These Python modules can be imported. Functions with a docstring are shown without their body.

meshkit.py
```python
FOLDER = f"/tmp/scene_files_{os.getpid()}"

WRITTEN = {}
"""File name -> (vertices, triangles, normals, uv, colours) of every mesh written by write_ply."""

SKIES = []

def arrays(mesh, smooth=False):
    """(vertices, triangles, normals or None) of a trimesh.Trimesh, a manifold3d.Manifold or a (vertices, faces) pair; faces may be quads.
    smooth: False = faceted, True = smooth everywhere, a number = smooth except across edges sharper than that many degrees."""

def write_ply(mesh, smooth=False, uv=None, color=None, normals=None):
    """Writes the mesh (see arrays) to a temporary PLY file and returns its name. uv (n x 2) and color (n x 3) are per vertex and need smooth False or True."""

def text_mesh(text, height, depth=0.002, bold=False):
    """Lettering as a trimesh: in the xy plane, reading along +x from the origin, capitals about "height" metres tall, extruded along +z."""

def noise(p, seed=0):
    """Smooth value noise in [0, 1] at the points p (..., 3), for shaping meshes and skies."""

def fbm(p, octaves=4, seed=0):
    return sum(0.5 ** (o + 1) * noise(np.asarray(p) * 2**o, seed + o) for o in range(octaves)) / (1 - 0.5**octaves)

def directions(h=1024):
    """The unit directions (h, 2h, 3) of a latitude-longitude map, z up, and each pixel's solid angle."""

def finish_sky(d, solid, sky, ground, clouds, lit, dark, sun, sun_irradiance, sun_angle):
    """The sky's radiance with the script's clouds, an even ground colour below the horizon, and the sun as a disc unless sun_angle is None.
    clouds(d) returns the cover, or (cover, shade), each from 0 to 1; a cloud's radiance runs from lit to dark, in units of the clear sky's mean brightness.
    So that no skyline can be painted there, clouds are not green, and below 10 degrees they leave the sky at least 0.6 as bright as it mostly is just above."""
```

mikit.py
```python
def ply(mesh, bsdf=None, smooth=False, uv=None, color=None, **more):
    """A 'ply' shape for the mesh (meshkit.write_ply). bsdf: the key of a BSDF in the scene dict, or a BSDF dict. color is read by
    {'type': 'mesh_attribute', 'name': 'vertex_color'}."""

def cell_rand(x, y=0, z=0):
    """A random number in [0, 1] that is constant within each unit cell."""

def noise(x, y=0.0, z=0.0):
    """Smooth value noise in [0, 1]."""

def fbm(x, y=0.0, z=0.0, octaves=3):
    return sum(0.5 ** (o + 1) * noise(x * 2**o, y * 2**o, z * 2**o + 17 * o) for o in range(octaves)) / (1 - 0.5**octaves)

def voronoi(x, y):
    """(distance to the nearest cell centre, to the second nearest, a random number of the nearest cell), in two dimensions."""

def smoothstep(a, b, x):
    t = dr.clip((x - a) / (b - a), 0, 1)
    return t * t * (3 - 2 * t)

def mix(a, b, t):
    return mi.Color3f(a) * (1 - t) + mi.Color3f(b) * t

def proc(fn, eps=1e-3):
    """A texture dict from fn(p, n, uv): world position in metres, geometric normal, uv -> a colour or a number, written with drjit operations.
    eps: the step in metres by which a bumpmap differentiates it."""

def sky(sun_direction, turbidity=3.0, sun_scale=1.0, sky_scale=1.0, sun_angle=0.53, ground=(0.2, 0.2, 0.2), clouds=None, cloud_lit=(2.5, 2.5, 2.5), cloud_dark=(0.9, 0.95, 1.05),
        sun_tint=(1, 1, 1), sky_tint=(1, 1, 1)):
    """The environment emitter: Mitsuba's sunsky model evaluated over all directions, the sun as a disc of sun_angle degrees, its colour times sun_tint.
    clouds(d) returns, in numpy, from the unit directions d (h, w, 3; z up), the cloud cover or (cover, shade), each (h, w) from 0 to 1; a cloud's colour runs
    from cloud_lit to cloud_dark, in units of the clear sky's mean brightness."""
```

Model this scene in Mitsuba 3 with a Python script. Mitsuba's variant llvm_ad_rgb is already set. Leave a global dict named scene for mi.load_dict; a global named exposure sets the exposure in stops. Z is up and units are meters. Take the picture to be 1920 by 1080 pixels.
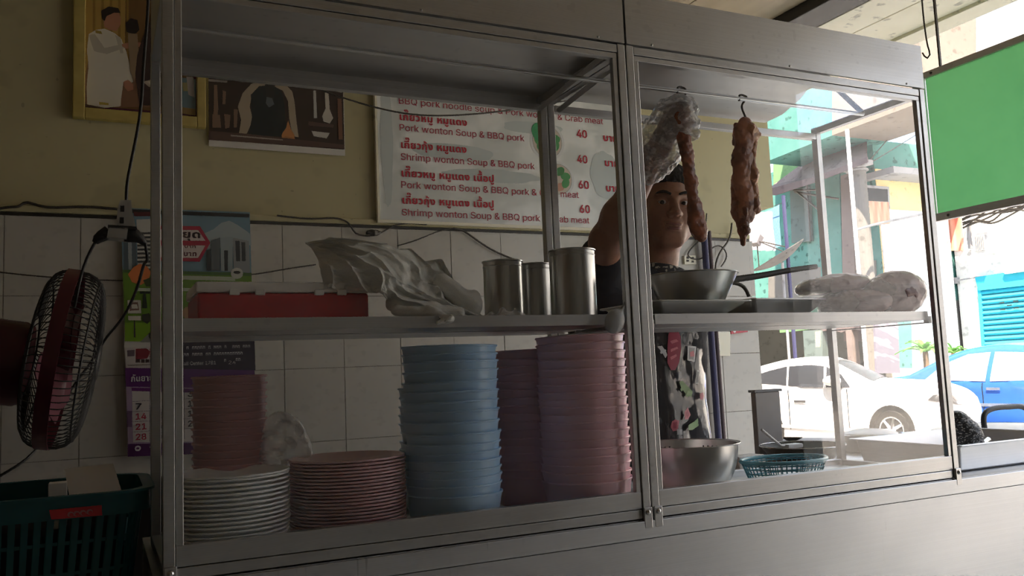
import math, random
import numpy as np
import trimesh, shapely, manifold3d
import mitsuba as mi, drjit as dr
import mikit, meshkit
from mikit import proc, noise, fbm, voronoi, cell_rand, smoothstep, mix
from shapely.geometry import Polygon, LineString, Point, box as sbox
from shapely import affinity
from shapely.ops import unary_union

T = mi.ScalarTransform4f
rng = np.random.default_rng(7)
scene, labels = {}, {}

# ---------------------------------------------------------------- camera, sky, exposure
scene['camera'] = {'type': 'perspective', 'fov': 61.55, 'fov_axis': 'x', 'near_clip': 0.05, 'far_clip': 400.0,
                   'to_world': T().look_at(origin=[0, 0, 1.17], target=[0.43047, 0.89712, 1.26936], up=[-0.00481, -0.10780, 0.99416])}
exposure = 3.95
scene['sky'] = mikit.sky((-0.36, -0.38, 0.85), turbidity=4.0, sun_scale=1.0, sky_scale=1.0, ground=(0.3, 0.29, 0.27),
                         clouds=lambda d: np.clip(meshkit.fbm(d * [3, 3, 6] + 5.0, 4) * 2.6 - 0.75, 0, 1) * 0.85,
                         cloud_lit=(2.0, 2.0, 2.0), cloud_dark=(1.1, 1.13, 1.18))

# ---------------------------------------------------------------- materials
def rgb(c):
    return {'type': 'rgb', 'value': [float(v) for v in c]}

def mat(name, color, rough=0.5, metal=0.0, spec=0.5, **more):
    c = proc(color) if callable(color) else rgb(color)
    scene[name] = {'type': 'twosided', 'bsdf': {'type': 'principled', 'base_color': c, 'roughness': rough if isinstance(rough, dict) else float(rough),
                                               'metallic': float(metal), 'specular': float(spec), **more}}
    return name

def diffuse(name, color):
    scene[name] = {'type': 'twosided', 'bsdf': {'type': 'diffuse', 'reflectance': proc(color) if callable(color) else rgb(color)}}
    return name

def vcol(name, rough=0.5, spec=0.3):
    scene[name] = {'type': 'twosided', 'bsdf': {'type': 'principled', 'base_color': {'type': 'mesh_attribute', 'name': 'vertex_color'}, 'roughness': rough, 'specular': spec}}
    return name

# brushed sheet steel: long horizontal scratches, wiped smears and small dull spots
def steel_fn(p, n, uv):
    lines = noise(p.x * 3 + p.y * 3, p.y * 40, p.z * 900) * 0.6 + noise(p.x * 9, p.y * 9, p.z * 2300) * 0.4
    smear = fbm(p.x * 5, p.y * 5, p.z * 9, 4)
    spot = smoothstep(0.74, 0.82, fbm(p.x * 60, p.y * 60, p.z * 60, 2))
    return mix((0.52, 0.52, 0.515), (0.68, 0.68, 0.68), lines * 0.55 + smear * 0.45) * (1 - spot * 0.08)

def steel_rough(p, n, uv):
    return 0.30 + 0.16 * fbm(p.x * 6 + 3, p.y * 6, p.z * 14, 3) + 0.05 * noise(p.x * 4, p.y * 30, p.z * 1500)

mat('steel', steel_fn, proc(steel_rough), 1.0)
def panel_fn(p, n, uv):
    lines = noise(p.x * 2.2, p.y * 40, p.z * 700) * 0.6 + noise(p.x * 7, p.y * 9, p.z * 2100) * 0.4
    smear = fbm(p.x * 3, p.y * 3, p.z * 6, 4)
    scr = smoothstep(0.80, 0.86, noise(p.x * 150, p.z * 12, 4)) * smoothstep(0.55, 0.75, fbm(p.x * 4, p.z * 5, 9, 2))
    return mix((0.60, 0.61, 0.62), (0.76, 0.77, 0.79), lines * 0.4 + smear * 0.6) * (1 - 0.35 * scr)
mat('steel_counter', panel_fn, proc(lambda p, n, uv: 0.36 + 0.16 * fbm(p.x * 3, 1, p.z * 6, 3)), 1.0)
mat('steel_bright', (0.72, 0.72, 0.72), 0.2, 1.0)
mat('steel_pot', lambda p, n, uv: mix((0.50, 0.50, 0.49), (0.64, 0.64, 0.63), fbm(p.x * 30, p.y * 30, p.z * 8, 3)), 0.27, 1.0)
mat('iron', lambda p, n, uv: mix((0.05, 0.045, 0.04), (0.10, 0.09, 0.08), fbm(p.x * 90, p.y * 90, p.z * 90, 2)), 0.45, 0.5)
mat('black_gap', (0.012, 0.012, 0.012), 0.7, 0.0)
scene['pane'] = {'type': 'thindielectric', 'int_ior': 1.5}
diffuse('grout', (0.30, 0.28, 0.25))
mat('tile', lambda p, n, uv: mix((0.46, 0.44, 0.395), (0.53, 0.51, 0.465), fbm(p.x * 7, p.y * 3, p.z * 7, 4) * 0.6 + 0.4 * cell_rand((p.x - 0.5453) / 0.2016, 1.0, (p.z + 0.001) / 0.2435))
    * (1 - 0.07 * smoothstep(0.60, 0.80, fbm(p.x * 38, 2.0, p.z * 38, 3))), 0.28, 0.0)
def cream_fn(p, n, uv):
    base = mix((0.42, 0.375, 0.215), (0.50, 0.455, 0.275), fbm(p.x * 2.4 + 4, p.y * 2.4, p.z * 2.4, 4))
    dirt = smoothstep(0.60, 0.74, fbm(p.x * 9 + 2, p.y * 9, p.z * 9, 4))
    speck = smoothstep(0.80, 0.86, fbm(p.x * 55, p.y * 55, p.z * 55, 2))
    return base * (1 - 0.10 * dirt) * (1 - 0.25 * speck)
mat('cream_paint', cream_fn, 0.6, 0.0, 0.3)
mat('cream_gloss', lambda p, n, uv: mix((0.72, 0.68, 0.52), (0.82, 0.79, 0.66), fbm(p.x * 5, p.y * 5, p.z * 5, 3)) * (1 - 0.45 * smoothstep(0.66, 0.78, fbm(p.x * 20, p.y * 20, p.z * 20, 4))), 0.5)
mat('brown_wood', lambda p, n, uv: mix((0.10, 0.065, 0.035), (0.20, 0.135, 0.075), fbm(p.x * 20, p.y * 2, p.z * 20, 3)), 0.5)
mat('dark_paint', (0.025, 0.022, 0.02), 0.45)
diffuse('floor_mat', lambda p, n, uv: mix((0.40, 0.38, 0.34), (0.48, 0.46, 0.42), fbm(p.x * 5, p.y * 5, 0, 4)))
# plastics and crockery
mat('blue_plastic', (0.42, 0.63, 0.84), 0.25)
mat('pink_plastic', (0.86, 0.58, 0.64), 0.25)
mat('pink_plate', (0.78, 0.50, 0.52), 0.28)
mat('rose_plastic', (0.54, 0.28, 0.28), 0.35)
mat('grey_plastic', (0.16, 0.15, 0.16), 0.4)
mat('white_ceramic', (0.86, 0.87, 0.86), 0.15)
mat('red_plastic', lambda p, n, uv: mix((0.40, 0.025, 0.03), (0.50, 0.04, 0.045), fbm(p.x * 40, p.y * 40, p.z * 40, 3)), 0.35)
mat('white_plastic', lambda p, n, uv: mix((0.66, 0.65, 0.63), (0.76, 0.75, 0.72), fbm(p.x * 25, p.y * 25, p.z * 25, 3)), 0.4)
mat('dark_red', (0.075, 0.012, 0.020), 0.35)
mat('teal_plastic', (0.012, 0.085, 0.095), 0.32)
mat('black_rubber', (0.02, 0.02, 0.02), 0.5)
mat('grey_socket', (0.40, 0.39, 0.36), 0.5)
mat('paper', (0.62, 0.60, 0.56), 0.8, 0.0, 0.2)
def cloth_fn(p, n, uv):
    return mix((0.60, 0.60, 0.565), (0.74, 0.74, 0.70), fbm(p.x * 30, p.y * 30, p.z * 30, 4)) * (0.93 + 0.14 * noise(p.x * 900, p.y * 900, p.z * 900))
scene['towel'] = {'type': 'twosided', 'bsdf': {'type': 'bumpmap', 'scale': 0.0006, 'arbitrary': proc(lambda p, n, uv: noise(p.x * 700, p.y * 700, p.z * 700)),
                  'bsdf': {'type': 'diffuse', 'reflectance': proc(cloth_fn)}}}
vcol('print', 0.55)
vcol('print_gloss', 0.3, 0.5)
scene['clear_film'] = {'type': 'blendbsdf', 'weight': proc(lambda p, n, uv: 0.10 + 0.5 * smoothstep(0.52, 0.72, fbm(p.x * 60, p.y * 60, p.z * 60, 3))),
                       'a': {'type': 'thindielectric', 'int_ior': 1.45}, 'b': {'type': 'twosided', 'bsdf': {'type': 'diffuse', 'reflectance': rgb((0.75, 0.75, 0.74))}}}
scene['thin_film'] = {'type': 'blendbsdf', 'weight': proc(lambda p, n, uv: 0.01 + 0.10 * smoothstep(0.60, 0.76, fbm(p.x * 70, p.y * 70, p.z * 70, 3))),
                       'a': {'type': 'thindielectric', 'int_ior': 1.45}, 'b': {'type': 'twosided', 'bsdf': {'type': 'diffuse', 'reflectance': rgb((0.7, 0.7, 0.7))}}}
scene['apron_film'] = {'type': 'blendbsdf', 'weight': proc(lambda p, n, uv: 0.03 + 0.30 * smoothstep(0.60, 0.74, fbm(p.x * 60, p.y * 60, p.z * 22, 3))),
                       'a': {'type': 'thindielectric', 'int_ior': 1.45}, 'b': {'type': 'twosided', 'bsdf': {'type': 'diffuse', 'reflectance': rgb((0.6, 0.6, 0.62))}}}
scene['bag_film'] = {'type': 'blendbsdf', 'weight': proc(lambda p, n, uv: 0.34 + 0.45 * smoothstep(0.45, 0.70, fbm(p.x * 90, p.y * 90, p.z * 90, 3))),
                       'a': {'type': 'thindielectric', 'int_ior': 1.45}, 'b': {'type': 'twosided', 'bsdf': {'type': 'principled', 'base_color': rgb((0.72, 0.72, 0.72)), 'roughness': 0.25}}}
scene['milky_plastic'] = {'type': 'blendbsdf', 'weight': 0.45,
                       'a': {'type': 'thindielectric', 'int_ior': 1.45}, 'b': {'type': 'twosided', 'bsdf': {'type': 'principled', 'base_color': rgb((0.55, 0.56, 0.56)), 'roughness': 0.25}}}

# ---------------------------------------------------------------- helpers
def free(key):
    if key not in scene and not any(k.startswith(key + '__') for k in scene) and key not in labels:
        return key
    i = 1
    while True:
        k = f'{key}_{i:03d}'
        if k not in scene and k not in labels and not any(q.startswith(k + '__') for q in scene):
            return k
        i += 1

def thing(name, label=None, category=None, group=None):
    key = free(name)
    labels[key] = {'label': label, 'category': category}
    if group:
        labels[key]['group'] = group
    return key

def struct(name, mesh=None, m=None, smooth=False, label=None):
    key = free(name)
    labels[key] = {'kind': 'structure'}
    if label:
        labels[key]['label'] = label
    if mesh is not None:
        scene[key] = mikit.ply(mesh, m, smooth)
    return key

COUNT = {}
def part(parent, name, mesh, m, smooth=False, label=None, color=None, **more):
    base = parent + '__' + name
    n = COUNT.get(base, 0)
    COUNT[base] = n + 1
    key = base if n == 0 else f'{base}_{n:03d}'
    scene[key] = mikit.ply(mesh, m, smooth, color=color, **more) if not isinstance(mesh, dict) else {**mesh, **more}
    if label:
        labels[key] = {'label': label}
    return key

def whole(name, mesh, m, smooth, label, category, group=None, color=None):
    key = thing(name, label, category, group)
    scene[key] = mikit.ply(mesh, m, smooth, color=color)
    return key

def cat(ms):
    return trimesh.util.concatenate([m for m in ms if m is not None])

def bx(x0, x1, y0, y1, z0, z1, r=0.0):
    m = trimesh.creation.box(extents=(abs(x1 - x0), abs(y1 - y0), abs(z1 - z0)))
    if r > 0:
        e = np.array(m.extents) / 2 - r
        c = [manifold3d.Manifold.sphere(r, 8).translate([float(a * e[0]), float(b * e[1]), float(d * e[2])]) for a in (-1, 1) for b in (-1, 1) for d in (-1, 1)]
        mm = manifold3d.Manifold.batch_hull(c).to_mesh()
        m = trimesh.Trimesh(mm.vert_properties[:, :3], mm.tri_verts, process=False)
    m.apply_translation(((x0 + x1) / 2, (y0 + y1) / 2, (z0 + z1) / 2))
    return m

def frame_of(path):
    p = np.asarray(path, float)
    t = np.gradient(p, axis=0)
    t /= np.linalg.norm(t, axis=1, keepdims=True) + 1e-12
    a = np.cross(t[0], [0, 0, 1.0] if abs(t[0][2]) < 0.9 else [1.0, 0, 0])
    a /= np.linalg.norm(a)
    A = []
    for k in range(len(p)):
        a = a - t[k] * (a @ t[k])
        a /= np.linalg.norm(a) + 1e-12
        A.append(a)
    A = np.array(A)
    return p, t, A, np.cross(t, A)

def tube(path, r, sides=8, closed=False, cap=True):
    p, t, a, b = frame_of(path)
    n = len(p)
    if closed:
        t = np.roll(p, -1, 0) - np.roll(p, 1, 0)
        t /= np.linalg.norm(t, axis=1, keepdims=True)
        a = a - t * (a * t).sum(1, keepdims=True); a /= np.linalg.norm(a, axis=1, keepdims=True); b = np.cross(t, a)
    r = np.broadcast_to(np.asarray(r, float), (n,))
    g = np.arange(sides) * 2 * np.pi / sides
    v = p[:, None] + r[:, None, None] * (np.cos(g)[None, :, None] * a[:, None] + np.sin(g)[None, :, None] * b[:, None])
    v = v.reshape(-1, 3)
    f = []
    for i in range(n if closed else n - 1):
        for j in range(sides):
            i2, j2 = (i + 1) % n, (j + 1) % sides
            q = (i * sides + j, i * sides + j2, i2 * sides + j2, i2 * sides + j)
            f += [(q[0], q[1], q[2]), (q[0], q[2], q[3])]
    if not closed and cap:
        c0, c1 = len(v), len(v) + 1
        v = np.vstack([v, p[0], p[-1]])
        for j in range(sides):
            f.append((c0, (j + 1) % sides, j))
            f.append((c1, (n - 1) * sides + j, (n - 1) * sides + (j + 1) % sides))
    return trimesh.Trimesh(v, f, process=False)

def spline(pts, n=24):
    from scipy.interpolate import PchipInterpolator, CubicSpline
    p = np.asarray(pts, float)
    s = np.r_[0, np.cumsum(np.linalg.norm(np.diff(p, axis=0), axis=1))]
    if len(p) == 2:
        return np.linspace(p[0], p[1], n)
    return CubicSpline(s, p, bc_type='natural')(np.linspace(0, s[-1], n))

def lathe(profile, seg=48, closed=False):
    """Surface of revolution about z from (r, z) pairs; open ends on the axis close themselves."""
    pr = np.asarray(profile, float)
    n = len(pr)
    g = np.arange(seg) * 2 * np.pi / seg
    v = np.stack([pr[:, :1] * np.cos(g), pr[:, :1] * np.sin(g), np.repeat(pr[:, 1:], seg, 1)], -1).reshape(-1, 3)
    f = []
    for i in range(n if closed else n - 1):
        i2 = (i + 1) % n
        for j in range(seg):
            j2 = (j + 1) % seg
            a, b, c, d = i * seg + j, i * seg + j2, i2 * seg + j2, i2 * seg + j
            if pr[i, 0] > 1e-7: f.append((a, b, c))
            if pr[i2, 0] > 1e-7: f.append((a, c, d))
    m = trimesh.Trimesh(v, f, process=True)
    return m

def moved(m, loc=(0, 0, 0), rot=None):
    m = m.copy()
    if rot is not None:
        m.apply_transform(rot)
    m.apply_translation(loc)
    return m

def rotm(deg, axis, point=None):
    return trimesh.transformations.rotation_matrix(math.radians(deg), axis, point)

def geoms(g):
    return [q for q in getattr(g, 'geoms', [g]) if not q.is_empty and q.geom_type == 'Polygon']

def slab(poly, depth):
    """Extruded polygon in its own xy plane, 0..depth along z."""
    return cat([trimesh.creation.extrude_polygon(g, depth, engine='earcut') for g in geoms(poly)])

def upright(m, y):
    """Turns a mesh drawn in (x, z) as (x, y) with thickness along its z so that it stands in the world facing -y, its back at world y."""
    v = np.array(m.vertices)
    return trimesh.Trimesh(np.c_[v[:, 0], y - v[:, 2], v[:, 1]], np.array(m.faces), process=False)

def sideways(m, x):
    """The same for a mesh drawn in (y, z) that faces -x, its back at world x."""
    v = np.array(m.vertices)
    return trimesh.Trimesh(np.c_[x - v[:, 2], v[:, 0], v[:, 1]], np.array(m.faces)[:, ::-1], process=False)

class Print:
    """Flat print on a sheet: coloured shapes, each a hair proud of the one before."""
    def __init__(self, step=0.00012):
        self.m, self.c, self.h, self.step = [], [], 0.0002, step
    def add(self, poly, color, th=0.0002):
        if not isinstance(poly, shapely.Geometry):
            poly = Polygon(poly).buffer(0)
        self.h += self.step
        for g in geoms(poly):
            m = trimesh.creation.extrude_polygon(g, th, engine='earcut')
            m.apply_translation((0, 0, self.h))
            self.m.append(m)
            self.c.append(np.tile(np.asarray(color, float), (len(m.vertices), 1)))
        return self
    def mesh(self):
        return cat(self.m), np.vstack(self.c)

def ell(x, y, rx, ry=None, rot=0):
    e = affinity.scale(Point(0, 0).buffer(1, 20), rx, ry or rx)
    return affinity.translate(affinity.rotate(e, rot), x, y)

GLYPHS = {"kiaomu":[[[270,52,286,52,286,21,289,15,293,13,298,13,303,19,303,52,319,52,319,13,316,5,312,1,306,-1,296,-1,289,2,284,7,283,7,282,0,270,0]],[[283,-11,284,-6,296,-6,299,-9,299,-16,303,-17,305,-15,305,-6,318,-6,318,-18,314,-23,309,-25,296,-25,288,-21,287,-14]],[[210,53,226,53,227,35,241,53,258,53,258,51,246,38,246,36,251,35,255,31,258,24,258,0,242,0,242,20,238,25,234,25,226,16,226,0,210,0]],[[157,3,161,15,166,12,176,12,181,16,183,22,183,31,181,37,175,41,165,41,158,39,158,51,167,54,180,54,190,50,195,45,199,32,198,16,194,7,187,1,180,-1,168,-1]],[[99,20,100,23,107,29,101,33,99,37,99,44,102,50,111,54,123,54,127,52,125,42,117,42,115,40,115,36,119,33,125,33,125,23,117,22,115,20,115,15,117,12,120,11,130,12,132,16,132,53,148,53,148,13,145,6,142,3,131,-1,116,-1,108,1,100,9]],[[50,88,51,98,55,102,63,103,64,101,68,100,72,103,78,103,84,99,85,96,84,91,91,91,91,82,71,82,71,89,73,89,74,92,71,95,69,93,64,95,62,94,63,89,67,89,67,82,65,81,55,82]],[[39,33,39,40,42,46,51,52,66,54,67,53,73,53,80,50,85,45,88,38,88,-1,73,-1,72,0,72,35,66,41,60,41,56,38,57,34,63,32,63,27,56,20,56,0,55,-1,40,-1,40,20,42,25,47,30,45,32]],[[41,60,41,66,48,70,73,71,73,78,86,78,86,60]],[[8,8,8,53,24,53,24,12,26,10,30,11,32,1,27,-1,17,-1,11,2]]],"kiaokung":[[[278,1,264,53,280,53,291,13,294,13,298,19,299,33,295,40,288,41,286,53,290,54,301,53,310,47,314,39,315,24,312,13,305,4,294,0,279,0]],[[226,60,226,65,230,66,233,69,232,73,227,73,226,77,226,80,231,82,242,81,245,77,245,70,258,70,258,60]],[[208,33,208,40,211,46,220,52,235,54,236,53,242,53,249,50,254,45,257,38,257,-1,242,-1,241,0,241,35,235,41,229,41,225,38,226,34,232,32,232,27,225,20,225,0,224,-1,209,-1,209,20,211,25,216,30,214,32]],[[237,-10,238,-7,242,-6,253,-7,256,-10,256,-25,242,-25,242,-15,238,-15]],[[157,3,161,15,166,12,176,12,181,16,183,22,183,31,181,37,175,41,165,41,158,39,158,51,167,54,180,54,190,50,195,45,199,32,198,16,194,7,187,1,180,-1,168,-1]],[[99,12,100,23,107,29,101,33,99,37,99,44,102,50,111,54,123,54,127,52,125,42,117,42,115,40,115,35,116,34,125,33,125,23,117,22,115,20,115,16,117,12,127,11,132,16,132,53,148,53,148,13,145,6,142,3,131,-1,111,0,106,2,101,7]],[[50,88,51,98,55,102,63,103,64,101,68,100,72,103,78,103,84,99,85,96,84,91,91,91,91,82,71,82,71,89,73,89,74,92,71,95,69,93,64,95,62,94,63,89,67,89,67,82,65,81,55,82]],[[39,33,39,40,42,46,51,52,66,54,67,53,73,53,80,50,85,45,88,38,88,-1,73,-1,72,0,72,35,66,41,60,41,56,38,57,34,63,32,63,27,56,20,56,0,55,-1,40,-1,40,20,42,25,47,30,45,32]],[[41,60,41,66,48,70,73,71,73,78,86,78,86,60]],[[8,8,8,53,24,53,24,12,26,10,30,11,32,1,27,-1,17,-1,11,2]]],"mudaeng":[[[262,1,248,53,264,53,275,13,278,13,282,19,283,33,279,40,272,41,270,53,274,54,285,53,294,47,298,39,299,24,296,13,289,4,278,0,263,0]],[[190,18,191,38,194,45,199,50,210,54,224,54,233,51,238,46,241,38,241,0,225,0,225,35,223,40,221,41,210,40,206,32,207,16,211,12,218,12,219,0,206,-1,200,1,193,8]],[[160,8,160,53,176,53,176,12,183,10,184,1,179,-1,169,-1,163,2]],[[130,53,146,53,146,13,148,10,152,11,153,9,154,1,152,0,139,-1,133,2,131,5,130,8]],[[67,52,83,52,83,21,86,15,90,13,95,13,100,19,100,52,116,52,116,13,113,5,109,1,103,-1,93,-1,86,2,81,7,80,7,79,0,67,0]],[[80,-11,81,-6,93,-6,96,-9,96,-16,100,-17,102,-15,102,-6,115,-6,115,-18,111,-23,106,-25,93,-25,85,-21,84,-14]],[[7,53,23,53,24,35,38,53,55,53,55,51,43,38,43,36,48,35,52,31,55,24,55,0,39,0,39,20,35,25,31,25,23,16,23,0,7,0]]],"nueapu":[[[159,16,159,53,175,53,175,17,180,12,188,12,191,15,192,18,192,72,208,72,208,17,205,8,199,2,194,0,177,-1,172,0,165,4]],[[172,-11,173,-6,185,-6,188,-9,188,-16,192,-17,194,-15,194,-6,207,-6,207,-18,203,-23,198,-25,185,-25,177,-21,176,-14]],[[100,16,100,32,125,32,125,22,116,22,117,14,121,11,129,12,133,20,133,30,131,37,125,41,113,41,103,38,103,50,104,51,115,54,129,54,136,52,143,47,148,37,149,21,147,12,140,3,130,-1,113,0,104,6]],[[59,82,59,87,63,88,66,91,65,95,60,95,59,99,59,102,64,104,75,103,78,99,78,92,91,92,91,82]],[[44,66,54,71,65,71,65,78,75,78,76,71,80,71,80,78,90,78,90,60,44,60]],[[40,13,40,52,56,52,56,19,61,13,66,13,70,15,73,21,73,52,89,52,89,0,77,0,76,7,75,7,67,0,53,-1,44,4]],[[8,8,8,53,24,53,24,12,26,10,30,11,32,1,27,-1,17,-1,11,2]]],"baht":[[[110,0,110,53,122,53,123,45,124,45,129,51,136,54,146,54,153,51,156,48,159,40,159,0,143,0,143,34,138,40,133,40,129,38,126,31,126,0]],[[63,38,63,51,65,52,81,54,89,52,95,47,97,41,97,0,96,-1,81,-1,81,36,80,39,77,41,70,41]],[[6,16,6,53,22,53,22,18,27,12,35,12,39,17,39,53,55,53,55,17,53,10,49,4,37,-1,19,0,11,5]]],"sept":[[[290,52,306,52,306,18,310,13,315,13,320,15,323,21,323,52,339,52,339,0,327,0,326,7,325,7,319,1,313,-1,303,-1,294,4,290,13]],[[229,12,230,23,237,29,231,33,229,37,229,44,232,50,241,54,253,54,257,52,255,42,247,42,245,40,245,35,246,34,255,33,255,23,247,22,245,20,245,16,247,12,257,11,262,16,262,53,278,53,278,13,275,6,272,3,261,-1,241,0,236,2,231,7]],[[184,38,184,51,186,52,202,54,210,52,216,47,218,41,218,0,217,-1,202,-1,202,36,201,39,198,41,191,41]],[[127,12,128,23,135,29,129,33,127,37,127,44,130,50,139,54,151,54,155,52,153,42,145,42,143,40,143,35,144,34,153,33,153,23,145,22,143,20,143,16,145,12,155,11,160,16,160,53,176,53,176,13,173,6,170,3,159,-1,139,0,134,2,129,7]],[[66,13,66,52,82,52,82,19,87,13,92,13,96,15,99,21,99,52,115,52,115,0,103,0,102,7,101,7,93,0,79,-1,70,4]],[[26,73,28,77,31,77,32,76,38,76,40,70,62,70,62,60,33,60,27,64]],[[5,33,5,40,8,46,17,52,32,54,33,53,39,53,46,50,51,45,54,38,54,-1,39,-1,38,0,38,35,32,41,26,41,22,38,23,34,29,32,29,27,22,20,22,0,21,-1,6,-1,6,20,8,25,13,30,11,32]]],"stop":[[[124,18,125,38,128,45,133,50,144,54,158,54,167,51,172,46,175,38,175,0,159,0,159,35,157,40,155,41,144,40,140,32,141,16,145,12,152,12,153,0,140,-1,134,1,127,8]],[[65,12,66,23,73,29,67,33,65,37,65,44,68,50,77,54,89,54,93,52,91,42,83,42,81,40,81,35,82,34,91,33,91,23,83,22,81,20,81,16,83,12,93,11,98,16,98,53,114,53,114,13,111,6,108,3,97,-1,77,0,72,2,67,7]],[[94,-10,95,-7,99,-6,110,-7,113,-10,113,-25,99,-25,99,-15,95,-15]],[[7,53,23,53,24,35,38,53,55,53,55,51,43,38,43,36,48,35,52,31,55,24,55,0,39,0,39,20,35,25,31,25,23,16,23,0,7,0]]]}
WIDTH = {'kiaomu': 325, 'kiaokung': 318, 'mudaeng': 302, 'nueapu': 214, 'baht': 165, 'sept': 346, 'stop': 181}
def thai(word, x, y, height):
    """A printed Thai word as one polygon, its baseline from (x, y); height is that of a plain consonant. Also returns where it ends."""
    s = height / 56.0
    out = []
    for rings in GLYPHS[word]:
        rr = [[(r[i], r[i + 1]) for i in range(0, len(r), 2)] for r in rings]
        out.append(Polygon(rr[0], rr[1:]).buffer(0))
    g = affinity.affine_transform(unary_union(out), [s, 0, 0, s, x, y])
    return g, x + WIDTH[word] * s

_latin = {}
def latin(text, x, y, height, width=None, bold=False):
    """A line of Latin lettering as a polygon with its baseline from (x, y), squeezed to width where given."""
    if (text, bold) not in _latin:
        m = meshkit.text_mesh(text, 1.0, 1.0, bold)
        tops = m.facets_on_boundary if False else None
        v, f = np.array(m.vertices), np.array(m.faces)
        top = np.all(v[f][:, :, 2] > 0.5, axis=1)
        _latin[(text, bold)] = unary_union([Polygon(t[:, :2]) for t in v[f[top]]]).buffer(0.002)
    g = _latin[(text, bold)]
    x0, _, x1, _ = g.bounds
    sx = height if width is None else width / (x1 - x0)
    return affinity.affine_transform(g, [sx, 0, 0, height, x - x0 * sx, y])

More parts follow.
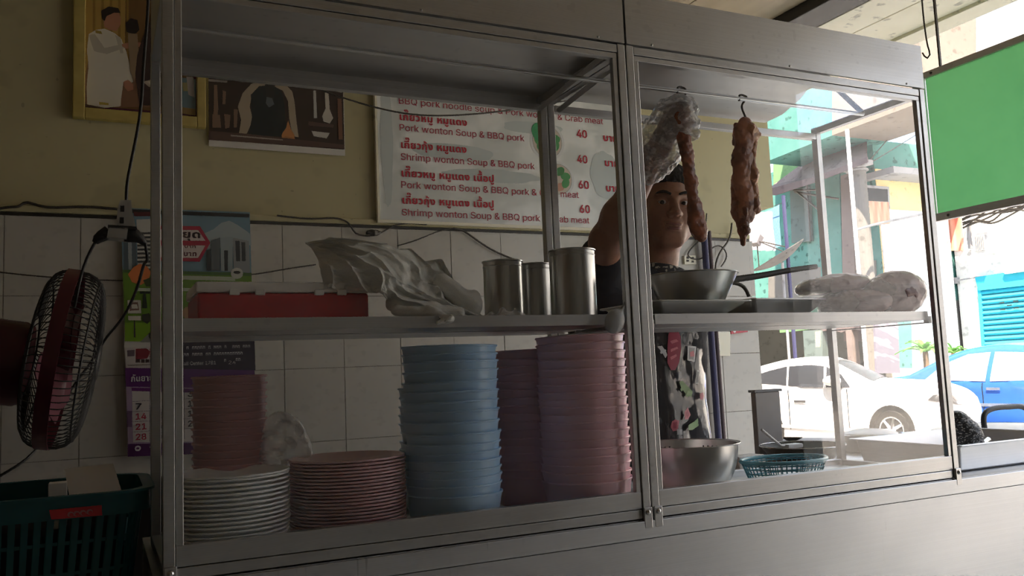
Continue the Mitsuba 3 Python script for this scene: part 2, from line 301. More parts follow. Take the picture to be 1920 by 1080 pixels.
# signed distance fields for soft bodies: marching tetrahedra over the blocks that the surface crosses
_TETS = np.array([[0, 5, 1, 6], [0, 1, 2, 6], [0, 2, 3, 6], [0, 3, 7, 6], [0, 7, 4, 6], [0, 4, 5, 6]])
_CORN = np.array([[0, 0, 0], [1, 0, 0], [1, 1, 0], [0, 1, 0], [0, 0, 1], [1, 0, 1], [1, 1, 1], [0, 1, 1]])
def sdf_mesh(fn, lo, hi, h, block=12, slack=1.6):
    lo, hi = np.asarray(lo, float), np.asarray(hi, float)
    nb = np.ceil((hi - lo) / (h * block)).astype(int)
    bi = np.stack(np.meshgrid(*[np.arange(k) for k in nb], indexing='ij'), -1).reshape(-1, 3)
    cen = lo + (bi + 0.5) * block * h
    near = np.abs(fn(cen)) < block * h * 0.87 * slack
    V, F, off = [], [], 0
    g = np.stack(np.meshgrid(*[np.arange(block + 1)] * 3, indexing='ij'), -1).reshape(-1, 3)
    st = (block + 1) ** 2, block + 1, 1
    c = np.stack(np.meshgrid(*[np.arange(block)] * 3, indexing='ij'), -1).reshape(-1, 3)
    cube = (c[:, None] + _CORN[None]) @ np.array(st)
    tets = cube[:, _TETS].reshape(-1, 4)
    for b in bi[near]:
        p = lo + (b * block + g) * h
        d = fn(p)
        if d.min() > 0 or d.max() < 0:
            continue
        inside = d[tets] < 0
        k = inside.sum(1)
        tri = []
        for want in (1, 3):
            tt, ii = tets[k == want], inside[k == want]
            if len(tt):
                lone = ii if want == 1 else ~ii
                o = np.argsort(~lone, axis=1, kind='stable')
                q = np.take_along_axis(tt, o, 1)
                tri.append(np.stack([q[:, [0, 1]], q[:, [0, 2]], q[:, [0, 3]]], 1))
        tt, ii = tets[k == 2], inside[k == 2]
        if len(tt):
            o = np.argsort(~ii, axis=1, kind='stable')
            q = np.take_along_axis(tt, o, 1)
            e = [q[:, [0, 2]], q[:, [0, 3]], q[:, [1, 3]], q[:, [1, 2]]]
            tri += [np.stack([e[0], e[1], e[2]], 1), np.stack([e[0], e[2], e[3]], 1)]
        if not tri:
            continue
        E = np.sort(np.concatenate(tri).reshape(-1, 2), 1)
        ue, inv = np.unique(E[:, 0] * 100000 + E[:, 1], return_inverse=True)
        a, bb = ue // 100000, ue % 100000
        w = d[a] / (d[a] - d[bb])
        v = p[a] + (p[bb] - p[a]) * np.clip(w, 0.02, 0.98)[:, None]
        V.append(v); F.append(inv.reshape(-1, 3) + off); off += len(v)
    v, f = np.vstack(V), np.vstack(F)
    q = np.round(v / (h * 1e-3)).astype(np.int64)
    _, first, inv = np.unique(q, axis=0, return_index=True, return_inverse=True)
    v, f = v[first], inv.ravel()[f]
    f = f[(f[:, 0] != f[:, 1]) & (f[:, 1] != f[:, 2]) & (f[:, 0] != f[:, 2])]
    m = v[f].mean(1)
    nrm = np.cross(v[f[:, 1]] - v[f[:, 0]], v[f[:, 2]] - v[f[:, 0]])
    nl = nrm / (np.linalg.norm(nrm, axis=1, keepdims=True) + 1e-20)
    flip = fn(m + nl * h * 0.3) < fn(m - nl * h * 0.3)
    f[flip] = f[flip][:, ::-1]
    return trimesh.Trimesh(v, f, process=False)

def smin(a, b, k):
    hh = np.maximum(k - np.abs(a - b), 0) / k
    return np.minimum(a, b) - hh * hh * k * 0.25

def smax(a, b, k):
    return -smin(-a, -b, k)

def sd_cap(p, a, b, ra, rb):
    a, b = np.asarray(a, float), np.asarray(b, float)
    ab = b - a
    t = np.clip(((p - a) @ ab) / (ab @ ab), 0, 1)
    return np.linalg.norm(p - a - t[:, None] * ab, axis=1) - (ra + (rb - ra) * t)

def sd_ell(p, c, r, R=None):
    q = p - np.asarray(c, float)
    if R is not None:
        q = q @ R
    r = np.asarray(r, float)
    k0 = np.linalg.norm(q / r, axis=1)
    k1 = np.linalg.norm(q / (r * r), axis=1)
    return k0 * (k0 - 1) / np.maximum(k1, 1e-9)

# ---------------------------------------------------------------- the room
YW = 2.9
diffuse('pale_wall', lambda p, n, uv: mix((0.60, 0.58, 0.52), (0.68, 0.66, 0.60), fbm(p.x * 2, p.y * 2, p.z * 2, 4)))
mat('pale_wood', lambda p, n, uv: mix((0.42, 0.34, 0.24), (0.54, 0.45, 0.33), fbm(p.x * 20, p.y * 2, p.z * 20, 3)), 0.5)
wall = struct('wall_back')
part(wall, 'render_coat', cat([bx(-2.6, 1.97, YW, YW + 0.14, 1.70, 2.52), bx(-2.6, 2.55, YW + 0.009, YW + 0.14, 0, 1.70)]), 'cream_paint')
part(wall, 'old_coat', cat([bx(1.97, 2.55, YW, YW + 0.14, 1.70, 1.86), bx(1.97, 2.70, YW, YW + 0.14, 1.86, 2.52)]), 'cream_paint')
part(wall, 'grout_bed', bx(-1.68, 2.54, YW + 0.003, YW + 0.0085, 0.0, 1.70), 'grout')
for i in range(-11, 11):
    x0 = 0.5453 + 0.2016 * i
    x1 = min(x0 + 0.2016, 2.545)
    for k in range(7):
        z0 = -0.001 + 0.2435 * k
        j = rng.normal(0, 0.0005)
        c = 0.0014
        a = bx(x0 + c, x1 - c, YW + j, YW + 0.005, max(z0, 0) + c, z0 + 0.2435 - c)
        part(wall, 'tile', a, 'tile')
part(wall, 'shadow_gap_strip', bx(-1.68, 2.545, YW - 0.004, YW + 0.004, 1.700, 1.710), 'dark_paint', label='dark strip standing in for the shadow gap along the top of the tiles')  # painted dark strip in place of the shadowed gap above the tiles
part(wall, 'ledge', bx(-1.68, 2.545, YW - 0.010, YW, 1.711, 1.731, 0.003), 'cream_paint')
struct('wall_left', bx(-2.6, -2.5, -2.6, 2.9, 0, 2.52), 'brown_wood')
struct('wall_front', bx(-2.6, 2.62, -2.7, -2.6, 0, 2.52), 'pale_wall')
struct('wall_right', bx(2.52, 2.62, -2.6, 0.08, 0, 2.50), 'pale_wall')
struct('floor', bx(-2.6, 2.72, -2.7, 3.04, -0.12, 0.0), 'floor_mat')
ceil = struct('ceiling')
part(ceil, 'slab', bx(-2.6, 2.62, -2.7, 3.04, 2.58, 2.66), 'cream_paint')
xs = np.arange(-2.6, 2.42, 0.42)
for x in xs:
    part(ceil, 'plank', bx(x + 0.003, min(x + 0.417, 2.43), -2.7, 2.9, 2.545, 2.575), 'pale_wood')
part(ceil, 'beam', bx(2.432, 2.582, -2.7, 3.04, 2.50, 2.60, 0.004), 'dark_paint', label='black painted beam along the shop front')
canopy = thing('shop_canopy', 'cream painted canopy beams over the shop front beside the black beam', 'canopy')
part(canopy, 'beam', bx(2.586, 2.775, -2.9, 3.3, 2.50, 2.62, 0.003), 'cream_gloss')
part(canopy, 'beam', bx(2.785, 3.0, -2.9, 3.3, 2.503, 2.62, 0.003), 'cream_gloss')
part(canopy, 'edge_board', bx(3.0, 3.115, -2.9, 3.3, 2.49, 2.66, 0.003), 'cream_gloss')
part(canopy, 'sheet', bx(2.586, 3.4, -2.9, 3.3, 2.665, 2.675), 'cream_gloss')

# green board hung across the shop front
sg = thing('green_board', 'large plain green board in an aluminium frame hanging at the shop front', 'board')
scene['green_sheet'] = {'type': 'principledthin', 'base_color': proc(lambda p, n, uv: mix((0.12, 0.40, 0.15), (0.15, 0.45, 0.175), fbm(p.y * 8, p.z * 8, 1, 3))), 'roughness': 0.6, 'diff_trans': 1.0}
part(sg, 'panel', sideways(slab(sbox(1.30, 1.66, 2.016, 2.142), 0.0001), 2.618), 'green_sheet', label='translucent green sheet')
part(sg, 'frame', cat([bx(2.608, 2.626, 1.28, 2.03, 2.142, 2.164), bx(2.608, 2.626, 1.28, 2.03, 1.634, 1.660), bx(2.608, 2.626, 1.28, 1.30, 1.634, 2.164), bx(2.608, 2.626, 2.018, 2.03, 1.634, 2.164)]), 'steel')
for (y, z) in ((1.985, 2.153), (1.97, 1.647), (1.4, 2.153), (1.4, 1.647)):
    part(sg, 'screw', moved(lathe([(0, 0.004), (0.004, 0.003), (0.005, 0), (0, 0)], 10), (2.608, y, z), rotm(-90, [0, 1, 0])), 'iron')
for y in (1.45, 1.95):
    part(sg, 'hanger', bx(2.614, 2.622, y, y + 0.006, 2.16, 2.50), 'iron')
hk = [(2.55, 1.945, 2.243), (2.55, 1.941, 2.216), (2.55, 1.939, 2.192), (2.55, 1.944, 2.186), (2.55, 1.953, 2.188), (2.55, 1.96, 2.198), (2.55, 1.966, 2.211)]
whole('wall_hook', tube(spline([(hk[0][0], hk[0][1], 2.5)] + hk, 24), 0.0028, 6), 'iron', True, 'bare J-shaped wire hook hanging from the canopy beside the cabinet top', 'hook')

# ---------------------------------------------------------------- counter under the cabinets
ct = thing('counter', 'long stainless steel counter carrying both glass cabinets', 'counter')
part(ct, 'front_panel', bx(0.07, 2.32, 1.348, 1.372, 0.08, 0.8605), 'steel_counter')
part(ct, 'edge_strip', bx(0.07, 2.32, 1.345, 1.375, 0.862, 0.8935, 0.0015), 'steel_counter')
part(ct, 'top', bx(0.07, 2.32, 1.352, 1.79, 0.8755, 0.8945), 'steel_counter')
part(ct, 'side_panel', cat([bx(0.07, 0.09, 1.372, 1.77, 0.08, 0.875), bx(2.30, 2.32, 1.372, 1.77, 0.08, 0.875)]), 'steel_counter')
part(ct, 'back_panel', bx(0.09, 2.30, 1.77, 1.785, 0.08, 0.875), 'steel_counter')
for x in (0.11, 1.1, 2.28):
    for y in (1.38, 1.72):
        part(ct, 'leg', bx(x - 0.02, x + 0.02, y, y + 0.04, 0, 0.08), 'black_rubber')

wt = thing('work_table', 'steel work table behind the right cabinet, carrying the frying pan', 'table')
part(wt, 'top', bx(1.555, 2.32, 1.795, 2.02, 0.8755, 0.8945, 0.002), 'steel_counter')
for x in (1.575, 2.30):
    for y in (1.82, 2.0):
        part(wt, 'leg', bx(x - 0.015, x + 0.015, y - 0.015, y + 0.015, 0.0, 0.875), 'steel')

# ---------------------------------------------------------------- the two glass cabinets
def channel(x0, x1, y0, y1, z0, z1):
    return bx(x0, x1, y0, y1, z0, z1, 0.0012)

def cabinet(x0, x1, label, full_roof):
    c = thing('glass_cabinet', label, 'cabinet')
    yf, yb, zb, zt = 1.350, 1.695, 0.896, 1.795
    for (a, b) in ((x0, x0 + 0.0165), (x1 - 0.0165, x1)):
        part(c, 'post', channel(a, b, yf, yf + 0.018, zb, zt), 'steel')
        part(c, 'post', channel(a, b, yb - 0.018, yb, zb, zt), 'steel')
    # glazing bead inside the front posts
    for (a, b) in ((x0 + 0.0175, x0 + 0.0282), (x1 - 0.0282, x1 - 0.0175)):
        part(c, 'glazing_bead', channel(a, b, yf + 0.0025, yf + 0.014, zb + 0.049, zt - 0.028), 'steel')
    xi0, xi1 = x0 + 0.0175, x1 - 0.0175
    part(c, 'bottom_rail', channel(xi0, xi1, yf + 0.001, yf + 0.018, zb + 0.001, zb + 0.0175), 'steel')
    part(c, 'kick_rail', channel(xi0, xi1, yf + 0.002, yf + 0.018, zb + 0.0185, zb + 0.0492), 'steel')
    part(c, 'top_rail', cat([channel(xi0, xi1, yf + 0.001, yf + 0.018, zt - 0.017, zt - 0.001), channel(xi0, xi1, yf + 0.0025, yf + 0.018, zt - 0.0285, zt - 0.018)]), 'steel')
    part(c, 'bottom_rail', channel(xi0, xi1, yb - 0.018, yb - 0.001, zb + 0.001, zb + 0.02), 'steel')
    part(c, 'rear_rail', channel(xi0, xi1, yb - 0.018, yb - 0.001, zt - 0.034, zt - 0.018), 'steel')
    for xx in (x0, x1 - 0.0165):
        part(c, 'side_rail', channel(xx, xx + 0.0165, yf + 0.019, yb - 0.019, zb + 0.001, zb + 0.018), 'steel')
        part(c, 'side_rail', channel(xx, xx + 0.0165, yf + 0.019, yb - 0.019, zt - 0.018, zt - 0.001), 'steel')
    fa = slab(Polygon([(x0 + 0.001, zt + 0.0025), (x1 - 0.001, zt + 0.0025), (x1 - 0.001, zt + 0.105), (x0 + 0.001, zt + 0.105)]), 0.0015)
    part(c, 'fascia', cat([upright(fa, yf), bx(x0 + 0.001, x1 - 0.001, yf - 0.0022, yf + 0.004, zt + 0.0018, zt + 0.0042), bx(x0 + 0.001, x0 + 0.0025, yf - 0.0015, yb, zt + 0.002, zt + 0.105),
                             bx(x1 - 0.0025, x1 - 0.001, yf - 0.0015, yb, zt + 0.002, zt + 0.105), bx(x0 + 0.001, x1 - 0.001, yb - 0.0015, yb, zt - 0.018, zt + 0.105)] if full_roof else
                            [upright(fa, yf), bx(x0 + 0.001, x1 - 0.001, yf - 0.0022, yf + 0.004, zt + 0.0018, zt + 0.0042), bx(x0 + 0.001, x0 + 0.0025, yf - 0.0015, yb, zt + 0.002, zt + 0.105),
                             bx(x1 - 0.0025, x1 - 0.001, yf - 0.0015, yf + 0.03, zt + 0.002, zt + 0.105)]), 'steel')
    if full_roof:
        part(c, 'roof', bx(x0 + 0.003, x1 - 0.003, yf + 0.002, yb - 0.002, zt + 0.002, zt + 0.0045), 'steel')
    else:   # the roof sheet of this one stops short of its right end
        pl = Polygon([(x0 + 0.003, yf + 0.002), (1.455, yf + 0.002), (1.478, yf + 0.10), (1.513, yf + 0.16), (1.560, yf + 0.27), (1.568, yb - 0.002), (x0 + 0.003, yb - 0.002)])
        part(c, 'roof', moved(slab(pl, 0.0025), (0, 0, zt + 0.002)), 'steel')
    part(c, 'floor_sheet', bx(x0 + 0.002, x1 - 0.002, yf + 0.018, yb - 0.002, zb + 0.0035, zb + 0.0055), 'steel')
    part(c, 'pane', upright(slab(sbox(x0 + 0.022, zb + 0.04, x1 - 0.022, zt - 0.02), 0.0001), yf + 0.0085), 'pane', label='clear glass front pane')
    # shelf: folded sheet with a deep front lip, carried on small angle brackets
    s0, s1 = x0 + (0.030 if full_roof else 0.045), x1 - 0.031
    sh = part(c, 'shelf', cat([bx(s0, s1, 1.372, 1.682, 1.2715, 1.2733), bx(s0, s1, 1.3705, 1.3723, 1.2535, 1.2733), bx(s0, s1, 1.3705, 1.50, 1.2535, 1.2550),
                               bx(s0, s1, 1.503, 1.682, 1.2525, 1.2540), bx(s0, s1, 1.680, 1.6818, 1.2525, 1.2733)]), 'steel')
    for xx in (s0 - 0.012, s1 + 0.002):
        part(c, 'shelf_bracket', cat([bx(xx, xx + 0.0105, 1.372, 1.385, 1.247, 1.262), bx(xx, xx + 0.0105, 1.372, 1.68, 1.246, 1.2485)]), 'steel')
    for xx in ((x0 + 0.001, x0 + 0.0185), (x1 - 0.0185, x1 - 0.001)):
        k = part(c, 'foot_bracket', channel(xx[0], xx[1], yf - 0.0055, yf - 0.0008, 0.880, 0.9175), 'steel')
        part(c, 'screw', moved(lathe([(0, 0.0042), (0.0026, 0.0036), (0.0046, 0.0016), (0.005, 0), (0, 0)], 16), ((xx[0] + xx[1]) / 2, yf - 0.0055, 0.9085), rotm(90, [1, 0, 0])), 'steel_bright', True)
    for xx in np.linspace(x0 + 0.06, x1 - 0.06, 3):
        part(c, 'rivet', moved(lathe([(0, 0.0018), (0.002, 0.0012), (0.0026, 0), (0, 0)], 10), (xx, yf - 0.0017, zt + 0.0065), rotm(90, [1, 0, 0])), 'steel')
    return c

cabL = cabinet(0.080, 0.9115, 'glass-fronted steel cabinet full of bowl and plate stacks, left of the pair', True)
cabR = cabinet(0.9145, 1.7455, 'glass-fronted steel cabinet with roast meat hanging in it, right of the pair', False)
# stay under the roof where the cabinets meet, and the stay at the open right end
part(cabL, 'roof_stay', cat([tube([(0.888, 1.385, 1.786), (0.888, 1.665, 1.762)], 0.0075, 4)]), 'steel')
part(cabR, 'roof_stay', tube([(0.936, 1.385, 1.786), (0.936, 1.665, 1.762)], 0.0075, 4), 'steel')
part(cabR, 'roof_stay', tube([(1.7, 1.579, 1.875), (1.7, 1.492, 1.775)], 0.0062, 6), 'iron', label='dark stay at the right end of the hanging rod')

# ---------------------------------------------------------------- the street outside
RZ = -0.28
diffuse('asphalt', lambda p, n, uv: mix((0.26, 0.255, 0.25), (0.34, 0.33, 0.32), fbm(p.x * 3, p.y * 3, 0, 4)))
struct('road', bx(2.7, 60, -60, 60, RZ - 0.1, RZ), 'asphalt')
struct('pavement', bx(2.725, 4.0, -60, 60, RZ + 0.002, -0.12), 'cream_gloss')
def wash(c, d):
    return lambda p, n, uv: mix(c, d, fbm(p.x * 1.5 + 3, p.y * 1.5, p.z * 1.5, 4)) * (1 - 0.3 * smoothstep(0.6, 0.8, fbm(p.x * 6, p.y * 6, p.z * 6, 4)))
diffuse('teal_wall', lambda p, n, uv: mix((0.085, 0.235, 0.205), (0.14, 0.31, 0.28), fbm(p.x * 2, p.y * 2.5, p.z * 2.5, 4)) * (1 - 0.5 * smoothstep(0.64, 0.76, fbm(p.x * 7, p.y * 7, p.z * 5, 4))))
diffuse('green_wall', wash((0.16, 0.30, 0.14), (0.22, 0.38, 0.19)))
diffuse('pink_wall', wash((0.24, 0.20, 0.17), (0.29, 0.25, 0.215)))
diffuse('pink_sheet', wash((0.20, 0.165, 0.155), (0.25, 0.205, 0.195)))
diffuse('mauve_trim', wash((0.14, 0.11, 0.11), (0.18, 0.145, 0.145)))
diffuse('yellow_wall', wash((0.80, 0.62, 0.30), (0.86, 0.70, 0.38)))
diffuse('white_wall', wash((0.80, 0.80, 0.78), (0.88, 0.88, 0.86)))
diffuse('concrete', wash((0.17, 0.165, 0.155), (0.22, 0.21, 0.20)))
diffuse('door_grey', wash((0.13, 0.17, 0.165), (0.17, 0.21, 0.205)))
diffuse('cyan_shutter', (0.06, 0.50, 0.66))
diffuse('roof_grey', wash((0.30, 0.30, 0.31), (0.42, 0.42, 0.43)))
diffuse('orange_cloth', lambda p, n, uv: mix((0.75, 0.22, 0.16), (0.85, 0.50, 0.36), noise(p.x * 14 + p.y * 14, 0, p.z * 2)))
mat('window_dark', (0.035, 0.038, 0.045), 0.12, 0.0, 0.12)
mat('chrome', (0.75, 0.75, 0.76), 0.12, 1.0)
diffuse('sky_cloth', (0.20, 0.36, 0.52))
diffuse('white_cloth', (0.46, 0.455, 0.49))
mat('indigo', (0.05, 0.05, 0.12), 0.6)

def facade(poly, x, depth, m):
    return sideways(slab(Polygon(poly).buffer(0), depth), x)

diffuse('pale_house', wash((0.29, 0.30, 0.315), (0.35, 0.36, 0.375)))
# own building over the shop, and its neighbours along the street
own = thing('shop_building', 'upper storeys of the shop house over the canopy', 'building')
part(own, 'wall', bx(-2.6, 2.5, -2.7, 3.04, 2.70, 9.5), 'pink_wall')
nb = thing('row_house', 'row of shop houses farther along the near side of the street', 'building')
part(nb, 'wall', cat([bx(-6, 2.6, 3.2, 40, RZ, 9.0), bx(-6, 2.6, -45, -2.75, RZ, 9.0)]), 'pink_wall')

# teal corner building
tb = thing('corner_building', 'teal and pink corner building with a pink awning across the street', 'building')
part(tb, 'wall', bx(17.0, 24, 14.72, 27, 2.55, 6.5), 'teal_wall')
# the ground floor is an open shop: back and side walls of a room three metres deep
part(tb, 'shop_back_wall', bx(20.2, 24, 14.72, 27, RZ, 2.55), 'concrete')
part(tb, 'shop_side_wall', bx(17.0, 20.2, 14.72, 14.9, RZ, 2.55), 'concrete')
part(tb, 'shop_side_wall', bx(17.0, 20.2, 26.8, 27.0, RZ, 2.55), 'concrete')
part(tb, 'upper_storey', facade([(16.814, 6.313), (14.454, 6.402), (14.178, 9.063), (16.508, 9.281)], 17.2, 1.8, 'x'), 'teal_wall', label='cracked teal wall of the overhanging upper storey')
part(tb, 'upper_storey', facade([(14.454, 6.402), (12.078, 6.444), (11.807, 9.04), (14.178, 9.063)], 17.2, 1.8, 'x'), 'pink_wall', label='cream pink wall of the overhanging upper storey')
part(tb, 'green_band', facade([(18.082, 6.743), (16.472, 6.823), (16.556, 6.013), (18.155, 6.044)], 16.99, 0.04, 'x'), 'green_wall')
aw0, aw1 = [(16.9, 18.049, 6.124), (16.9, 16.485, 6.579), (16.9, 14.896, 6.58), (16.9, 14.782, 6.576)], [(15.9, 17.231, 5.742), (15.9, 15.532, 5.7), (15.9, 14.462, 5.763), (15.9, 13.939, 5.799)]
av = np.array(aw0 + aw1); av2 = av + [0, 0, -0.06]
part(tb, 'awning', trimesh.Trimesh(np.vstack([av, av2]), [f for q in ((0, 1, 5, 4), (1, 2, 6, 5), (2, 3, 7, 6)) for a in ([q[0], q[1], q[2]], [q[0], q[2], q[3]]) for f in (a, [a[0] + 8, a[2] + 8, a[1] + 8])], process=False), 'pink_sheet', label='faded pink sloping awning')
part(tb, 'valance', facade([(17.21, 5.737), (15.512, 5.694), (14.444, 5.757), (13.922, 5.793), (13.919, 5.668), (14.442, 5.628), (15.509, 5.559), (16.931, 5.521), (17.225, 5.582)], 15.9, 0.03, 'x'), 'mauve_trim')
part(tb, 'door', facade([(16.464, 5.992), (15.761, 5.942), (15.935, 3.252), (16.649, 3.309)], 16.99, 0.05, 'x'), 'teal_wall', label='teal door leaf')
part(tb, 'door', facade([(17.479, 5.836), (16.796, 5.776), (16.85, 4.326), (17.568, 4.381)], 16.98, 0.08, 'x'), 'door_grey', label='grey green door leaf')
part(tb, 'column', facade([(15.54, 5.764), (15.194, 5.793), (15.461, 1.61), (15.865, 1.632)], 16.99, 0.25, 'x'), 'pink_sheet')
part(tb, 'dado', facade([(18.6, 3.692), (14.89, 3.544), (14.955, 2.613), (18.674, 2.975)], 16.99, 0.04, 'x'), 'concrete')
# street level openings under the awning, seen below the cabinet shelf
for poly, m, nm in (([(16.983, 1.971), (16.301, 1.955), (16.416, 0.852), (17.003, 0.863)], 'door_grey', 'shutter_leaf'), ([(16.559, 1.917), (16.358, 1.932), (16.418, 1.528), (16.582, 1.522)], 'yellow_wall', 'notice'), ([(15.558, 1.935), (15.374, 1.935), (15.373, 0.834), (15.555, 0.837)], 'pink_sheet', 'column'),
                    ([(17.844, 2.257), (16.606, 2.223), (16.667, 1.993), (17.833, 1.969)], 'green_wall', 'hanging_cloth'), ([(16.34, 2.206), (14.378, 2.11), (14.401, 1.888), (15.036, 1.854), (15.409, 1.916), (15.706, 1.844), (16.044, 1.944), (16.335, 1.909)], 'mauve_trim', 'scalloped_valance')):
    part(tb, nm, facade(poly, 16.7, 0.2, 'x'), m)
br = thing('iron_bracket', 'black iron bracket fixed under the pink awning', 'bracket')
for a in ([(16.3, 16.727, 5.628), (16.3, 15.887, 5.462)], [(16.3, 15.887, 5.462), (16.3, 15.904, 4.947)], [(16.3, 16.653, 5.598), (16.3, 15.904, 4.947)], [(16.3, 16.693, 5.578), (16.8, 15.71, 5.219)], [(16.6, 16.546, 5.776), (16.6, 16.57, 4.273)]):
    part(br, 'bar', tube(np.array(a), 0.028, 5), 'iron')
cp = [(16.3, 14.411, 5.662), (16.3, 14.43, 5.485), (16.3, 14.621, 3.342), (16.3, 14.741, 1.582), (16.3, 14.798, 0.581)]
pole = thing('street_pole', 'thick grey concrete pole at the corner of the teal building', 'pole')
base = np.array(cp[2]); bz = np.array([[16.3, base[1] + (z - base[2]) * 0.0, z] for z in (RZ, 2.0, 4.0, 5.637)])
part(pole, 'shaft', tube(bz, [0.21, 0.205, 0.20, 0.20], 20), 'concrete')
part(pole, 'cap', moved(lathe([(0, 0.09), (0.20, 0.08), (0.26, 0.03), (0.26, 0), (0, 0)], 20), bz[-1]), 'roof_grey')
part(pole, 'insulator', bx(16.1, 16.3, bz[-1][1] - 0.5, bz[-1][1] + 0.35, bz[-1][2] + 0.05, bz[-1][2] + 0.17, 0.02), 'roof_grey')
wp_ = np.array([(15, 13.639, 6.28), (15, 13.687, 5.599), (15, 13.711, 4.998)])
px_ = wp_[0]
whole('white_pipe', tube(np.array([[15.0, px_[1], RZ], [15.0, px_[1], 3.0], px_]), 0.045, 10), 'white_wall', True, 'thin upright white pipe in front of the corner building', 'pipe')

# yellow side wall round the corner
yb_ = thing('yellow_building', 'sunlit yellow building with a curtained window behind the concrete pole', 'building')
part(yb_, 'wall', bx(17.0, 19.4, 14.70, 14.72, RZ, 5.773), 'yellow_wall')
part(yb_, 'lower_wall', bx(17.01, 19.4, 14.66, 14.70, RZ, 4.772), 'white_wall')
part(yb_, 'roof', bx(16.8, 19.6, 14.0, 15.2, 5.502, 5.656), 'roof_grey')
st = thing('market_stall', 'dark curtained stall at the foot of the yellow building', 'stall')
part(st, 'curtain', upright(slab(Polygon([(15.656, 2.031), (16.397, 2.022), (16.317, 0.813), (15.583, 0.841)]).buffer(0), 0.05), 13.95), mat('swirl_cloth', lambda p, n, uv: mix((0.16, 0.15, 0.19), (0.44, 0.40, 0.46), smoothstep(0.5, 0.62, fbm(p.x * 2, 1, p.z * 6 + p.x * 2, 3))), 0.8))
part(st, 'panel', upright(slab(Polygon([(16.369, 1.995), (16.82, 2.002), (16.718, 0.918), (16.307, 0.933)]).buffer(0), 0.05), 13.95), 'teal_wall')
wn = part(yb_, 'window', upright(slab(Polygon([(16.642, 5.337), (17.381, 5.339), (17.324, 4.411), (16.561, 4.33)]), 0.03), 14.69), 'roof_grey')
part(yb_, 'window__pane', upright(slab(Polygon([(16.647, 5.267), (17.312, 5.265), (17.294, 4.959), (16.611, 4.952)]), 0.01), 14.66), 'window_dark')
part(yb_, 'window__curtain', upright(slab(Polygon([(16.627, 4.94), (17.31, 4.947), (17.283, 4.419), (16.595, 4.354)]), 0.012), 14.66), 'orange_cloth', label='red curtain behind the window')
whole('overhead_wire', tube(spline([(15.386, 14, 4.075), (16.024, 14, 4.233), (16.912, 14, 4.405), (17.93, 14, 4.602), (20.014, 14, 5.045)], 20), 0.03, 6), 'roof_grey', True, 'grey conduit running across the yellow wall', 'conduit')
for k, pts in enumerate(([(16.3, 14.306, 5.765), (19.4, 14.561, 8.225)], [(16.3, 14.277, 5.733), (19.4, 14.915, 7.115)])):
    whole('overhead_wire', tube(np.array(pts), 0.012, 5), 'iron', True, ('thin slanting overhead wire against the white sky', 'thin level overhead wire against the white sky')[k], 'wire')

# white house with the blue roller shutter
wb = thing('white_building', 'white house with a blue roller shutter across the street', 'building')
part(wb, 'wall', bx(19.5, 26, -2, 14.65, RZ, 9.0), 'white_wall')
part(wb, 'shutter_box', facade([(14.065, 3.053), (12.757, 3.084), (12.796, 2.714), (14.014, 2.718)], 19.5, 0.12, 'x'), 'cyan_shutter')
part(wb, 'shutter_frame', facade([(14.05, 2.787), (13.966, 2.778), (14.019, 1.32), (14.09, 1.323)], 19.5, 0.09, 'x'), 'cyan_shutter')
ya, yb0 = 14.043, 11.376
zt_, zb_ = 2.723, RZ
ns = 24
for k in range(ns):
    z0 = zb_ + (zt_ - zb_) * k / ns
    dz = (zt_ - zb_) / ns
    part(wb, 'slat', trimesh.Trimesh(np.array([(19.49, yb0, z0), (19.49, ya, z0), (19.41, ya, z0 + dz * 0.45), (19.41, yb0, z0 + dz * 0.45), (19.45, ya, z0 + dz * 0.93), (19.45, yb0, z0 + dz * 0.93)]), [(0, 3, 2), (0, 2, 1), (3, 5, 4), (3, 4, 2)], process=False), 'cyan_shutter')
for (u0, v0) in ((0, 0),):
    for poly in ([(13.492, 2.38), (13.383, 2.383), (13.386, 2.358), (13.494, 2.355)], [(13.324, 2.301), (13.204, 2.303), (13.207, 2.278), (13.327, 2.276)], [(13.156, 2.387), (13.037, 2.388), (13.04, 2.363), (13.158, 2.362)], [(13.16, 2.223), (13.041, 2.225), (13.044, 2.2), (13.162, 2.198)], [(13.495, 2.214), (13.374, 2.216), (13.376, 2.191), (13.498, 2.189)]):
        part(wb, 'vent_slot', facade(poly, 19.40, 0.01, 'x'), 'iron')
part(wb, 'curtained_window', facade([(15.012, 4.662), (14.358, 4.598), (14.386, 3.764), (15.049, 3.862)], 19.5, 0.06, 'x'), 'orange_cloth', label='orange curtained window')
part(wb, 'sill_strip', facade([(13.278, 3.111), (12.685, 3.135), (12.695, 3.037), (13.233, 3.029)], 19.5, 0.2, 'x'), 'white_wall')
ac = thing('air_conditioner', 'outdoor air conditioner unit on the white wall above the shutter', 'air conditioner')
part(ac, 'case', facade([(13.779, 4.085), (13.443, 4.081), (13.524, 3.577), (13.858, 3.6)], 19.49, 0.35, 'x'), 'white_wall')
for k in range(6):
    yk = 13.753 + (13.518 - 13.753) * k / 5
    part(ac, 'louvre', bx(19.06, 19.10, yk - 0.012, yk + 0.012, 3.647, 4.03), 'roof_grey')
part(ac, 'pipe', tube(np.array([(19.2, 13.94, 4.353), (19.2, 13.988, 4.03), (19.2, 13.974, 3.75)]), 0.06, 6), 'roof_grey')
cb = []
for k in range(7):
    q = np.array([(19, 13.976, 4.379), (19, 13.609, 4.47), (19, 13.264, 4.445), (19, 12.859, 4.47), (19, 12.279, 4.494)])
    q[:, 2] += rng.normal(0, 0.07, 5) + (k - 3) * 0.035
    cb.append(tube(spline(q, 16), 0.022, 4))
k_ = thing('cable_bundle', 'tangled bundle of dark cables under the green board on the white house', 'cables')
for m_ in cb:
    part(k_, 'cable', m_, 'iron')
